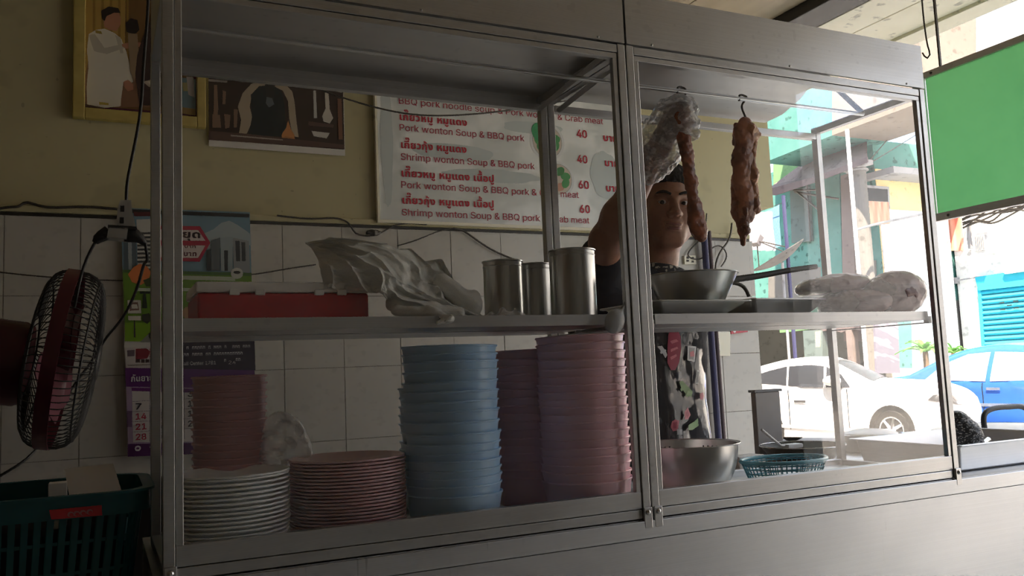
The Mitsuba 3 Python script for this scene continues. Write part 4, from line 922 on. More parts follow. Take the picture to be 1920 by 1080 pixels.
# clear plastic scoop hanging on the shelf edge and a scrap of film
def scoop(p):
    d = sd_ell(p, (0.860, 1.3575, 1.2595), (0.019, 0.0105, 0.0235), np.array([[0.86, 0, 0.5], [0, 1, 0], [-0.5, 0, 0.86]]))
    d = np.abs(d) - 0.0010
    d = np.maximum(d, p[:, 1] - 1.3605)
    return smin(d, sd_cap(p, (0.872, 1.357, 1.274), (0.888, 1.3585, 1.2965), 0.0042, 0.0030), 0.006)
sc = sdf_mesh(scoop, (0.83, 1.335, 1.225), (0.905, 1.368, 1.305), 0.0014)
part(thing('plastic_scoop', 'translucent plastic scoop stuck at the shelf edge above the pink bowls', 'scoop'), 'bowl', sc, 'milky_plastic', True)
film = []
def crumple(x, y, z, s, seed):
    g = np.stack(np.meshgrid(np.linspace(-1, 1, 26), np.linspace(-1, 1, 26), indexing='ij'), -1).reshape(-1, 2)
    nz = meshkit.fbm(np.c_[g * 2.1, 0 * g[:, 0] + seed], 4)
    v = np.c_[x + g[:, 0] * s, y + g[:, 1] * s * 0.4, z + np.maximum(0.001, (nz - 0.28) * s * 1.1 * (1 - 0.8 * (g ** 2).max(1)))]
    i, j = np.meshgrid(np.arange(25), np.arange(25), indexing='ij')
    q = np.stack([i * 26 + j, (i + 1) * 26 + j, (i + 1) * 26 + j + 1, i * 26 + j + 1], -1).reshape(-1, 4)
    return trimesh.Trimesh(v, np.vstack([q[:, [0, 1, 2]], q[:, [0, 2, 3]]]), process=False)
whole('plastic_film', crumple(0.663, 1.42, ZS, 0.04, 3.0), 'clear_film', True, 'crumpled scrap of clear film in front of the leftmost canister', 'plastic film')

# ---------------------------------------------------------------- menu board and pictures on the back wall
def sheet(name, label, category, poly, y, th, m, rim=None):
    k = thing(name, label, category)
    part(k, 'sheet', upright(slab(Polygon(poly).buffer(0), th), y), m)
    return k

def printed(k, pr, y, nm='print', m='print'):
    mesh, col = pr.mesh()
    part(k, nm, upright(mesh, y), m, color=col)

mat('board_white', lambda p, n, uv: mix((0.60, 0.62, 0.60), (0.76, 0.77, 0.75), smoothstep(0.38, 0.6, fbm(p.x * 6, 1, p.z * 6, 4))), 0.4)
YB = 2.880
mbk = thing('menu_board', 'white menu board with red Thai and English dishes and prices on the back wall', 'menu board')
bx0, bx1, bz0, bz1 = 0.879, 1.977, 1.728, 2.36
part(mbk, 'board', bx(bx0, bx1, YB, YB + 0.012, bz0, bz1, 0.002), 'board_white')
part(mbk, 'edging', cat([bx(bx0 - 0.008, bx0, YB - 0.004, YB + 0.014, bz0, bz1), bx(bx1, bx1 + 0.008, YB - 0.004, YB + 0.014, bz0, bz1), bx(bx0 - 0.008, bx1 + 0.008, YB - 0.004, YB + 0.014, bz0 - 0.01, bz0), bx(bx0 - 0.008, bx1 + 0.008, YB - 0.004, YB + 0.014, bz1, bz1 + 0.01)]), 'cream_gloss')
part(mbk, 'hanger', bx(bx0 + 0.3, bx0 + 0.34, YB + 0.012, 2.9, 2.2, 2.3), 'cream_gloss')
RED, DRED = (0.42, 0.03, 0.05), (0.34, 0.035, 0.06)
grey = Print()
r_ = np.random.default_rng(4)
for (cx, cz, rx, rz) in ((1.166, 1.992, 0.16, 0.03), (1.502, 2.112, 0.13, 0.025), (1.335, 1.912, 0.20, 0.025), (0.912, 2.022, 0.022, 0.25), (1.817, 1.942, 0.07, 0.10)):
    a = np.linspace(0, 2 * math.pi, 40)[:-1]
    rr = 0.75 + 0.5 * meshkit.fbm(np.c_[np.cos(a) * 2 + cx * 9, np.sin(a) * 2, 0 * a + 3.3], 3)
    grey.add(Polygon(np.c_[cx + rx * rr * np.cos(a), cz + rz * rr * np.sin(a)]).buffer(0), (0.50, 0.54, 0.53))
for (cx, cz, R) in ((1.56, 2.062, 1.636 - 1.56), (1.6, 1.916, 1.671 - 1.6)):
    grey.add(ell(cx, cz, R, R * 1.0), (0.66, 0.67, 0.66)).add(ell(cx, cz, R * 0.86), (0.40, 0.40, 0.38)).add(ell(cx, cz, R * 0.82), (0.55, 0.48, 0.40))
    for a in range(7):
        an = a * 0.9 + 0.4
        grey.add(ell(cx + 0.5 * R * math.cos(an), cz + 0.45 * R * math.sin(an), R * 0.30, R * 0.22, 40 * a), [(0.10, 0.32, 0.12), (0.08, 0.24, 0.09), (0.55, 0.30, 0.22)][a % 3])
    grey.add(ell(cx - R * 0.45, cz + R * 0.45, R * 0.42, R * 0.5, 20), (0.06, 0.30, 0.13))
printed(mbk, grey, YB, 'food_picture')
txt = Print(0.00001)
def line_latin(t, x0, z0, x1, h, col=DRED):
    txt.add(latin(t, x0, z0, h, x1 - x0), col)
H_ = 2.079 - 2.055
line_latin('BBQ pork noodle soup & Pork wonton & Crab meat', 0.961, 2.154, 1.818, H_)
line_latin('Pork wonton Soup & BBQ pork', 0.961, 2.055, 1.46, H_)
line_latin('Shrimp wonton Soup & BBQ pork', 0.962, 1.948, 1.499, H_)
line_latin('Pork wonton Soup & BBQ pork & Crab meat', 0.961, 1.846, 1.688, H_)
line_latin('Shrimp wonton Soup & BBQ pork & Crab meat', 0.96, 1.746, 1.73, H_)
def line_thai(words, x0, z0, x1, h):
    x, out = 0.0, []
    for w in words:
        g, e = thai(w, x, 0.0, 1.0)
        out.append(g); x = e + 0.55
    g = unary_union(out)
    txt.add(affinity.affine_transform(g, [(x1 - x0) / (x - 0.55), 0, 0, h, x0, z0]), RED)
HT = 2.017 - 1.995
line_thai(['kiaomu', 'mudaeng'], 0.959, 2.094, 1.225, HT)
line_thai(['kiaokung', 'mudaeng'], 0.961, 1.991, 1.219, HT)
line_thai(['kiaomu', 'mudaeng', 'nueapu'], 0.96, 1.887, 1.327, HT)
line_thai(['kiaokung', 'mudaeng', 'nueapu'], 0.96, 1.789, 1.322, HT)
for t, x0, z0, x1, h in (('40', 1.693, 2.091, 1.74, 0.030), ('40', 1.69, 1.988, 1.736, 0.030), ('60', 1.69, 1.885, 1.737, 0.030), ('60', 1.69, 1.788, 1.736, 0.030)):
    txt.add(latin(t, x0, z0, h, x1 - x0, True), RED)
    g, e = thai('baht', 1.814, z0 - 0.006, 0.024)
    txt.add(g, RED)
printed(mbk, txt, YB - 0.0025, 'lettering')

# gold framed picture of a man in a white uniform
YP = 2.868
fx0, fx1, fz0, fz1 = -0.084, 0.302, 2.006, 2.52
GOLD = mat('gold_paint', lambda p, n, uv: mix((0.38, 0.29, 0.075), (0.50, 0.40, 0.13), fbm(p.x * 30, 1, p.z * 30, 3)), 0.45)
pk = thing('framed_picture', 'gold framed picture of a man in a white uniform above the hanging plugs', 'picture')
fw = 0.034
part(pk, 'frame', cat([bx(fx0, fx0 + fw, YP, YP + 0.028, fz0, fz1, 0.003), bx(fx1 - fw * 0.8, fx1, YP, YP + 0.028, fz0, fz1, 0.003), bx(fx0 + fw, fx1 - fw * 0.8, YP, YP + 0.028, fz0, fz0 + fw, 0.003), bx(fx0 + fw, fx1 - fw * 0.8, YP, YP + 0.028, fz1 - fw, fz1, 0.003)]), GOLD, 30)
part(pk, 'backing', bx(fx0 + 0.01, fx1 - 0.01, YP + 0.02, YP + 0.031, fz0 + 0.01, fz1 - 0.01), 'paper')
pr = Print()
ix0, ix1, iz0, iz1 = fx0 + fw, fx1 - fw * 0.8, fz0 + fw, fz1 - fw
W_, Hh = ix1 - ix0, iz1 - iz0
pr.add(sbox(ix0, iz0, ix1, iz1), (0.10, 0.025, 0.05)).add(sbox(ix0 + 0.011, iz0 + 0.011, ix1 - 0.011, iz1 - 0.011), (0.17, 0.095, 0.035))
pr.add([(-0.051, 2.415), (0.064, 2.434), (0.061, 2.137), (-0.049, 2.142)], (0.40, 0.26, 0.07))
for u in range(5):
    pr.add(Polygon([(ix0 + 0.02 + u * 0.024, iz0 + 0.1), (ix0 + 0.027 + u * 0.024, iz0 + 0.1), (ix0 + 0.027 + u * 0.024, iz1 - 0.011), (ix0 + 0.02 + u * 0.024, iz1 - 0.011)]), (0.30, 0.18, 0.045))
pr.add([(-0.052, 2.124), (-0.042, 2.194), (0.164, 2.166), (0.164, 2.065), (-0.052, 2.045)], (0.22, 0.12, 0.07))
WH, WS, SK, HAIR = (0.62, 0.58, 0.48), (0.46, 0.42, 0.34), (0.42, 0.20, 0.12), (0.03, 0.022, 0.018)
pr.add([(-0.041, 2.279), (-0.021, 2.296), (0.003, 2.303), (0.032, 2.293), (0.052, 2.275), (0.067, 2.233), (0.08, 2.174), (0.086, 2.14), (0.068, 2.124), (0.058, 2.137), (0.052, 2.085), (0.05, 2.057), (0.004, 2.047), (-0.044, 2.054), (-0.046, 2.108), (-0.041, 2.177), (-0.046, 2.227)], WH)
pr.add([(-0.041, 2.276), (-0.024, 2.282), (0.004, 2.24), (0.058, 2.261), (0.061, 2.248), (0.01, 2.221), (-0.026, 2.226)], WS)
pr.add([(0.049, 2.257), (0.058, 2.261), (0.08, 2.271), (0.107, 2.272), (0.114, 2.262), (0.092, 2.252), (0.064, 2.245)], SK)
pr.add([(0.058, 2.137), (0.071, 2.145), (0.086, 2.133), (0.086, 2.114), (0.071, 2.107), (0.062, 2.117)], SK)
pr.add([(-0.003, 2.35), (0.018, 2.367), (0.043, 2.364), (0.05, 2.344), (0.049, 2.323), (0.037, 2.3), (0.018, 2.301), (0.003, 2.309)], SK)
pr.add([(-0.004, 2.336), (-0.006, 2.36), (0.015, 2.377), (0.042, 2.376), (0.049, 2.361), (0.03, 2.359), (0.009, 2.345), (0.003, 2.327)], HAIR)
pr.add([(-0.024, 2.295), (-0.006, 2.293), (-0.003, 2.284), (-0.021, 2.285)], (0.36, 0.26, 0.06))
pr.add([(0.034, 2.286), (0.049, 2.281), (0.058, 2.23), (0.049, 2.229)], WS)
pr.add([(-0.049, 2.054), (0.004, 2.047), (0.004, 2.044), (-0.049, 2.046)], (0.10, 0.06, 0.04)).add([(-0.011, 2.065), (0.016, 2.064), (0.016, 2.057), (-0.01, 2.056)], (0.40, 0.30, 0.06))
pr.add([(0.064, 2.329), (0.079, 2.348), (0.098, 2.344), (0.104, 2.313), (0.089, 2.294), (0.067, 2.301)], HAIR).add([(0.07, 2.298), (0.098, 2.298), (0.104, 2.212), (0.089, 2.14), (0.077, 2.174)], (0.28, 0.20, 0.12))
pr.add([(0.098, 2.228), (0.114, 2.29), (0.132, 2.338), (0.158, 2.36), (0.18, 2.345), (0.196, 2.276), (0.199, 2.153), (0.189, 2.071), (0.105, 2.066), (0.095, 2.141), (0.092, 2.168)], (0.055, 0.035, 0.03))
pr.add([(0.139, 2.35), (0.161, 2.371), (0.183, 2.356), (0.183, 2.317), (0.161, 2.3), (0.142, 2.315)], SK).add([(0.136, 2.339), (0.139, 2.368), (0.164, 2.384), (0.188, 2.371), (0.186, 2.346), (0.164, 2.361)], HAIR)
pr.add([(0.145, 2.301), (0.164, 2.276), (0.164, 2.261), (0.154, 2.267)], (0.60, 0.55, 0.48)).add([(0.114, 2.143), (0.167, 2.163), (0.167, 2.135), (0.132, 2.128)], (0.45, 0.38, 0.30))
pr.add([(0.199, 2.17), (0.273, 2.168), (0.272, 2.051), (0.198, 2.054)], (0.16, 0.25, 0.28)).add([(0.231, 2.153), (0.263, 2.156), (0.263, 2.128), (0.234, 2.125)], (0.36, 0.32, 0.14)).add([(0.244, 2.175), (0.266, 2.175), (0.269, 2.107), (0.25, 2.114)], (0.45, 0.42, 0.40)).add([(0.224, 2.071), (0.272, 2.069), (0.272, 2.046), (0.224, 2.051)], (0.30, 0.20, 0.07))
mesh, col = pr.mesh()
part(pk, 'print', upright(mesh, YP + 0.0195), 'print', color=col)

# dark altar picture on a paper sheet
YA = 2.893
ak = thing('wall_poster', 'dark poster of an altar arch with a white lower margin, beside the gold frame', 'poster')
ax0, ax1, az0, az1 = 0.313, 0.764, 1.951, 2.30
part(ak, 'sheet', upright(slab(sbox(ax0, az0, ax1, az1), 0.001), YA), 'paper')
pr = Print()
pz = 1.973
pr.add(sbox(ax0, pz, ax1 - 0.002, az1), (0.045, 0.03, 0.025))
pr.add([(0.408, 2.002), (0.415, 2.048), (0.405, 2.093), (0.421, 2.14), (0.448, 2.174), (0.483, 2.193), (0.527, 2.198), (0.562, 2.187), (0.585, 2.163), (0.592, 2.13), (0.598, 2.055), (0.604, 2.004), (0.583, 2.006), (0.573, 2.072), (0.57, 2.128), (0.553, 2.163), (0.514, 2.178), (0.479, 2.167), (0.451, 2.138), (0.443, 2.096), (0.453, 2.052), (0.432, 2)], (0.36, 0.30, 0.22))
pr.add([(0.447, 2.137), (0.475, 2.17), (0.521, 2.179), (0.549, 2.159), (0.559, 2.108), (0.559, 2.061), (0.568, 2.004), (0.439, 1.997), (0.45, 2.06)], (0.02, 0.028, 0.03))
pr.add([(0.493, 2.194), (0.511, 2.215), (0.529, 2.198), (0.52, 2.104), (0.499, 2.102)], (0.03, 0.03, 0.03)).add([(0.499, 2.135), (0.517, 2.133), (0.524, 2.112), (0.506, 2.099), (0.496, 2.113)], (0.10, 0.12, 0.13))
pr.add([(0.569, 2.06), (0.562, 2.034), (0.547, 2.01), (0.547, 1.988), (0.59, 1.988), (0.59, 2.01), (0.578, 2.031)], (0.50, 0.22, 0.08)).add([(0.558, 2.004), (0.59, 2.002), (0.597, 1.977), (0.547, 1.977)], (0.42, 0.18, 0.07))
pr.add([(0.657, 2.174), (0.666, 2.175), (0.668, 2.077), (0.657, 2.076)], (0.45, 0.44, 0.42)).add([(0.697, 2.171), (0.71, 2.172), (0.713, 2.113), (0.724, 2.082), (0.712, 2.062), (0.69, 2.067), (0.686, 2.086), (0.698, 2.114)], (0.52, 0.48, 0.42))
pr.add([(0.648, 2.03), (0.711, 2.028), (0.7, 2.008), (0.655, 2.012)], (0.50, 0.48, 0.45)).add([(0.681, 2.196), (0.756, 2.189), (0.756, 2.177), (0.681, 2.185)], (0.45, 0.42, 0.40)).add([(0.638, 2.063), (0.727, 2.059), (0.723, 2.048), (0.638, 2.048)], (0.10, 0.06, 0.05))
for (u0, v0) in ((0, 0), ):
    for poly in ([(0.33, 2.158), (0.34, 2.159), (0.343, 2.078), (0.336, 2.021), (0.327, 2.02)], [(0.357, 2.142), (0.368, 2.14), (0.365, 2.096), (0.356, 2.095)], [(0.324, 2.058), (0.348, 2.058), (0.351, 2.015), (0.324, 2.013)], [(0.361, 2.063), (0.381, 2.061), (0.377, 2.018), (0.364, 2.013)], [(0.392, 2.082), (0.405, 2.082), (0.401, 2.02), (0.391, 2.019)]):
        pr.add(poly, (0.20, 0.13, 0.09))
pr.add([(0.313, 2.176), (0.372, 2.177), (0.372, 2.17), (0.313, 2.168)], (0.30, 0.27, 0.25)).add([(0.312, 2.001), (0.428, 2.002), (0.761, 1.99), (0.761, 1.976), (0.312, 1.971)], (0.10, 0.06, 0.05)).add([(0.381, 1.994), (0.55, 1.992), (0.55, 1.988), (0.381, 1.989)], (0.32, 0.28, 0.25))
pr.add([(0.74, 2.154), (0.755, 2.154), (0.756, 2.008), (0.741, 2.007)], (0.16, 0.08, 0.05)).add([(0.413, 2.192), (0.424, 2.192), (0.423, 2.177), (0.413, 2.178)], (0.55, 0.52, 0.48))
printed(ak, pr, YA - 0.001)

# calendar: advertising picture above, month page below
YC = 2.886
ck = thing('wall_calendar', 'hanging wall calendar with a building advert above a purple month page, behind the left post', 'calendar')
part(ck, 'advert_sheet', upright(slab(Polygon([(0.052, 1.733), (0.438, 1.736), (0.449, 1.217), (0.063, 1.238)]).buffer(0), 0.0015), YC), 'paper')
part(ck, 'month_page', upright(slab(Polygon([(0.064, 1.241), (0.446, 1.224), (0.449, 0.958), (0.072, 0.971)]).buffer(0), 0.0015), YC), 'paper')
pr = Print()
pr.add([(0.052, 1.733), (0.438, 1.736), (0.442, 1.52), (0.057, 1.53)], (0.16, 0.26, 0.32))
for (u, v) in ((0, 0),):
    pr.add([(0.235, 1.603), (0.259, 1.642), (0.324, 1.675), (0.349, 1.697), (0.374, 1.705), (0.399, 1.692), (0.424, 1.675), (0.441, 1.662), (0.442, 1.626)], (0.34, 0.40, 0.42)).add([(0.133, 1.652), (0.164, 1.666), (0.211, 1.654), (0.227, 1.62), (0.141, 1.618)], (0.30, 0.38, 0.40))
pr.add([(0.059, 1.629), (0.095, 1.63), (0.097, 1.537), (0.06, 1.536)], (0.10, 0.13, 0.15)).add([(0.072, 1.625), (0.083, 1.625), (0.084, 1.54), (0.074, 1.54)], (0.32, 0.36, 0.37))
pr.add([(0.096, 1.698), (0.167, 1.704), (0.167, 1.531), (0.1, 1.533)], (0.50, 0.49, 0.45))
for v in range(12):
    pr.add(affinity.translate(Polygon([(0.099, 1.657), (0.166, 1.661), (0.166, 1.654), (0.099, 1.651)]), 0, -0.0125 * v * 1.02), (0.06, 0.06, 0.06))
pr.add([(0.087, 1.721), (0.164, 1.724), (0.164, 1.711), (0.09, 1.708)], (0.10, 0.03, 0.03))
pr.add([(0.316, 1.637), (0.343, 1.648), (0.343, 1.54), (0.316, 1.54)], (0.12, 0.14, 0.15)).add([(0.345, 1.648), (0.383, 1.653), (0.382, 1.537), (0.346, 1.54)], (0.30, 0.36, 0.38)).add([(0.383, 1.649), (0.434, 1.64), (0.436, 1.534), (0.386, 1.537)], (0.26, 0.28, 0.29))
for poly in ([(0.391, 1.639), (0.405, 1.639), (0.406, 1.572), (0.393, 1.572)], [(0.41, 1.636), (0.422, 1.634), (0.423, 1.573), (0.411, 1.572)], [(0.356, 1.606), (0.368, 1.607), (0.367, 1.54), (0.357, 1.54)], [(0.301, 1.605), (0.314, 1.609), (0.315, 1.54), (0.302, 1.539)]):
    pr.add(poly, (0.05, 0.055, 0.06))
pr.add([(0.164, 1.68), (0.283, 1.683), (0.314, 1.63), (0.281, 1.568), (0.164, 1.57)], (0.38, 0.03, 0.06)).add([(0.164, 1.668), (0.277, 1.67), (0.299, 1.636), (0.164, 1.634)], (0.58, 0.50, 0.48)).add([(0.164, 1.617), (0.299, 1.621), (0.276, 1.58), (0.164, 1.58)], (0.58, 0.50, 0.48))
g, e = thai('stop', 0.199, 1.644, 0.020)
pr.add(affinity.scale(g, 1.35, 1.0, origin=(0.199, 0)), (0.04, 0.02, 0.02))
g, e = thai('baht', 0.232, 1.585, 0.014)
pr.add(g, (0.12, 0.03, 0.04)).add(affinity.translate(affinity.scale(g, 0.9, 0.6), 0, 0.024), (0.12, 0.03, 0.04))
pr.add([(0.057, 1.536), (0.441, 1.527), (0.444, 1.38), (0.451, 1.359), (0.064, 1.365)], (0.13, 0.24, 0.035)).add([(0.064, 1.376), (0.234, 1.374), (0.234, 1.312), (0.064, 1.319)], (0.19, 0.34, 0.03)).add([(0.106, 1.315), (0.172, 1.383), (0.234, 1.386), (0.234, 1.312)], (0.22, 0.22, 0.21)).add([(0.057, 1.539), (0.441, 1.534), (0.441, 1.524), (0.057, 1.53)], (0.08, 0.15, 0.05))
pr.add([(0.072, 1.525), (0.087, 1.547), (0.106, 1.559), (0.127, 1.55), (0.138, 1.531), (0.13, 1.507), (0.109, 1.492), (0.084, 1.5)], (0.62, 0.20, 0.07)).add([(0.115, 1.507), (0.139, 1.517), (0.161, 1.511), (0.148, 1.49), (0.124, 1.487)], (0.05, 0.07, 0.03))
pr.add([(0.138, 1.524), (0.389, 1.52), (0.389, 1.507), (0.138, 1.512)], (0.42, 0.46, 0.36)).add([(0.094, 1.483), (0.164, 1.482), (0.164, 1.472), (0.094, 1.473)], (0.42, 0.46, 0.36)).add([(0.226, 1.484), (0.261, 1.483), (0.261, 1.472), (0.226, 1.474)], (0.42, 0.46, 0.36))
pr.add(ell(0.395, 1.532, 0.019, 0.018), (0.5, 0.5, 0.46)).add(ell(0.395, 1.535, 0.011, 0.005), (0.05, 0.05, 0.05))
pr.add([(0.071, 1.445), (0.109, 1.445), (0.11, 1.404), (0.073, 1.404)], (0.52, 0.50, 0.44)).add([(0.077, 1.437), (0.1, 1.439), (0.104, 1.414), (0.077, 1.412)], (0.20, 0.12, 0.10)).add([(0.082, 1.432), (0.098, 1.432), (0.101, 1.419), (0.082, 1.419)], (0.52, 0.50, 0.44)).add([(0.073, 1.396), (0.109, 1.396), (0.109, 1.382), (0.073, 1.383)], (0.52, 0.50, 0.44)).add([(0.089, 1.383), (0.092, 1.383), (0.094, 1.33), (0.089, 1.33)], (0.06, 0.05, 0.04))
pr.add([(0.116, 1.47), (0.122, 1.47), (0.127, 1.42), (0.112, 1.42)], (0.03, 0.04, 0.03)).add([(0.106, 1.472), (0.136, 1.472), (0.136, 1.465), (0.106, 1.465)], (0.03, 0.04, 0.03)).add(ell(0.158, 1.44, 0.018, 0.019), (0.52, 0.50, 0.44)).add(ell(0.159, 1.44, 0.010, 0.012), (0.25, 0.22, 0.16))
pr.add([(0.112, 1.4), (0.133, 1.404), (0.139, 1.384), (0.127, 1.371), (0.113, 1.381)], (0.05, 0.05, 0.04)).add(ell(0.144, 1.334, 0.013).difference(ell(0.144, 1.334, 0.009)), (0.03, 0.03, 0.03)).add([(0.127, 1.337), (0.158, 1.367), (0.168, 1.363), (0.168, 1.35), (0.148, 1.347)], (0.03, 0.03, 0.03))
pr.add(ell(0.245, 1.404, 0.016, 0.020), (0.38, 0.22, 0.12))
pr.add([(0.064, 1.299), (0.226, 1.302), (0.226, 1.229), (0.067, 1.233)], (0.50, 0.46, 0.44)).add([(0.07, 1.291), (0.091, 1.292), (0.091, 1.273), (0.071, 1.272)], (0.14, 0.10, 0.12)).add([(0.094, 1.295), (0.124, 1.296), (0.136, 1.285), (0.127, 1.265), (0.094, 1.26)], (0.20, 0.03, 0.04)).add([(0.094, 1.263), (0.106, 1.264), (0.106, 1.253), (0.094, 1.253)], (0.05, 0.03, 0.03))
for v in range(5):
    pr.add(affinity.translate(Polygon([(0.133, 1.294), (0.168, 1.295), (0.168, 1.292), (0.133, 1.291)]), 0, -0.0055 * v), (0.30, 0.05, 0.06))
for (u, w) in ((266, 6), (274, 5), (281, 5), (288, 5), (295, 5)):
    pass
pr.add([(0.11, 1.262), (0.119, 1.262), (0.119, 1.252), (0.11, 1.252)], (0.05, 0.03, 0.03)).add([(0.122, 1.262), (0.132, 1.262), (0.132, 1.252), (0.122, 1.252)], (0.05, 0.03, 0.03)).add([(0.135, 1.263), (0.144, 1.263), (0.144, 1.251), (0.135, 1.252)], (0.05, 0.03, 0.03)).add([(0.147, 1.263), (0.164, 1.262), (0.164, 1.251), (0.147, 1.251)], (0.05, 0.03, 0.03)).add([(0.071, 1.247), (0.164, 1.247), (0.164, 1.244), (0.071, 1.244)], (0.25, 0.22, 0.20))
pr.add([(0.223, 1.316), (0.447, 1.314), (0.449, 1.217), (0.222, 1.225)], (0.035, 0.025, 0.045))
pr.add(affinity.translate(latin('all Center 1781', 0.232, 1.24, 0.011, 0.327 - 0.232), 0, 0), (0.55, 0.52, 0.52)).add(latin('24', 0.366, 1.239, 0.011, 0.022), (0.45, 0.42, 0.42))
for (a, b, v) in ((344, 470, 655), (344, 455, 668), (408, 424, 681), (440, 456, 680)):
    n = int((b - a) / 5)
    for q in range(n):
        if r_.random() < 0.85:
            u = a + q * 5
            x = 0.232 + (0.436 - 0.232) * (u - 344) / 126
            z = 1.29 + (1.247 - 1.29) * (v - 655) / 26
            pr.add(sbox(x, z, x + 0.0062, z + 0.009).difference(sbox(x + 0.0018, z - 0.001, x + 0.0045, z + 0.0055)), (0.40, 0.38, 0.40))
pr.add([(0.064, 1.238), (0.445, 1.217), (0.448, 1.142), (0.067, 1.178)], (0.10, 0.025, 0.13)).add([(0.067, 1.181), (0.448, 1.157), (0.448, 0.972), (0.073, 1.006)], (0.30, 0.22, 0.32)).add([(0.069, 1.108), (0.084, 1.107), (0.084, 1.059), (0.07, 1.06)], (0.13, 0.07, 0.14)).add([(0.082, 1.177), (0.448, 1.154), (0.448, 1.137), (0.084, 1.166)], (0.13, 0.03, 0.15))
pr.add([(0.072, 1.009), (0.449, 0.988), (0.449, 0.958), (0.072, 0.971)], (0.075, 0.02, 0.09))
pr.add([(0.084, 1.167), (0.445, 1.14), (0.443, 0.992), (0.087, 1.013)], (0.52, 0.48, 0.47))
gx = [0.084 + (0.183 - 0.084) / 2 * k for k in range(8)]
gz = [1.166 + (1.013 - 1.166) / 5 * k for k in range(6)]
for x in gx[1:7]:
    pr.add(sbox(x - 0.0007, gz[5], x + 0.0007, gz[0]), (0.12, 0.10, 0.13))
for z in gz[1:5]:
    pr.add(sbox(gx[0], z - 0.0006, gx[7] - 0.01, z + 0.0006), (0.18, 0.15, 0.18))
g, e = thai('sept', 0.08, 1.195, 0.0165)
pr.add(affinity.scale(g, 0.78, 1.0, origin=(0.08, 0)), (0.55, 0.50, 0.55)).add(latin('25', 0.143, 1.194, 0.0165, 0.165 - 0.143, True), (0.55, 0.50, 0.55))
for d in range(1, 31):
    c, rr = d % 7, (d % 7 + (d - d % 7)) // 7
    x, z = gx[c] + 0.010, gz[rr + 1] + 0.0065
    pr.add(latin(str(d), x, z, 0.0175, 0.0165 if d < 10 else 0.030, True), (0.33, 0.03, 0.06) if c == 0 and d > 7 else (0.05, 0.04, 0.05))
pr.add(ell(0.1, 0.994, 0.0085), (0.50, 0.46, 0.50)).add(ell(0.1, 0.994, 0.0045, 0.003), (0.10, 0.03, 0.12)).add([(0.132, 0.998), (0.165, 0.999), (0.165, 0.994), (0.132, 0.993)], (0.32, 0.26, 0.33))
printed(ck, pr, YC - 0.0015)
part(ck, 'binding', bx(0.055, 0.436, YC - 0.004, YC + 0.002, 1.728 - 0.010, 1.728 + 0.002), 'black_rubber')
part(ck, 'nail_string', tube(np.array([[0.227, YC, 1.732], [0.227, 2.9, 1.758]]), 0.001, 4), 'iron')

# cables along the wall
def wire(label, pts, r, nm='wall_wire', m='iron', n=40, cat_='wire'):
    return whole(nm, tube(spline(pts, n), r, 6), m, True, label, cat_)
wire('dark string stretched along the tiles behind the fan', [(-0.322, 2.885, 1.532), (-0.269, 2.885, 1.528), (-0.228, 2.884, 1.523), (-0.131, 2.884, 1.514), (-0.002, 2.884, 1.507), (0.102, 2.882, 1.505), (0.21, 2.882, 1.507), (0.322, 2.882, 1.519), (0.439, 2.884, 1.529), (0.56, 2.885, 1.55), (0.653, 2.888, 1.566)], 0.0022)
wire('thin cable drooping from the ledge to a cluster above the towel', [(0.527, 2.885, 1.729), (0.67, 2.884, 1.724), (0.743, 2.882, 1.724), (0.771, 2.885, 1.709), (0.791, 2.886, 1.68), (0.821, 2.886, 1.67), (0.866, 2.886, 1.675), (0.899, 2.886, 1.691), (0.931, 2.886, 1.708), (0.958, 2.884, 1.716), (1.053, 2.882, 1.717)], 0.003)
whole('cable_knot', sdf_mesh(lambda p: sd_ell(p, (0.855, 2.882, 1.682), (0.028, 0.012, 0.011)) + 0.01 * (meshkit.fbm(p * 70, 2) - 0.5), np.array((0.855, 2.882, 1.682)) - 0.05, np.array((0.855, 2.882, 1.682)) + 0.05, 0.004), 'iron', True, 'dirty knot of old cable just above the towel', 'knot')
wire('twisted cable running up from the towel to the ledge', [(0.942, 2.886, 1.637), (1.032, 2.884, 1.667), (1.104, 2.884, 1.696), (1.156, 2.882, 1.707)], 0.0025, n=16)
wire('twisted cable sagging from the ledge down behind the canisters', [(1.156, 2.882, 1.707), (1.19, 2.884, 1.701), (1.23, 2.885, 1.679), (1.283, 2.886, 1.646), (1.347, 2.886, 1.616), (1.401, 2.886, 1.597)], 0.0035)
wire('dark cable sagging across the top of the menu board', [(0.546, 2.6, 2.099), (0.679, 2.6, 2.061), (0.782, 2.6, 2.04), (0.889, 2.6, 2.028), (1, 2.6, 2.031), (1.155, 2.6, 2.053), (1.276, 2.6, 2.078), (1.386, 2.6, 2.107), (1.58, 2.6, 2.158), (1.721, 2.6, 2.234)], 0.0028)
for pts in ([(-0.272, 2.885, 1.716), (-0.244, 2.885, 1.722), (-0.222, 2.884, 1.726), (-0.209, 2.886, 1.737), (-0.192, 2.886, 1.736), (-0.168, 2.885, 1.729), (-0.076, 2.884, 1.73), (0.042, 2.884, 1.729)],):
    wire('greasy old cable lying along the ledge at the far left', pts, 0.004)
wire('thin cable hanging by the dark pipe behind the second meat strip', [(2.442, 2.88, 1.775), (2.418, 2.88, 1.701), (2.374, 2.88, 1.653), (2.344, 2.88, 1.603), (2.331, 2.88, 1.539), (2.318, 2.88, 1.448)], 0.004)
wire('tangled thin wire beside the wall socket', [(2.315, 2.886, 1.813), (2.288, 2.886, 1.72), (2.235, 2.886, 1.669), (2.204, 2.886, 1.632), (2.258, 2.886, 1.615), (2.317, 2.886, 1.653), (2.38, 2.886, 1.673), (2.406, 2.886, 1.641), (2.373, 2.886, 1.586)], 0.003)
ws = thing('wall_socket', 'cream double wall socket behind the man in the right cabinet', 'socket')
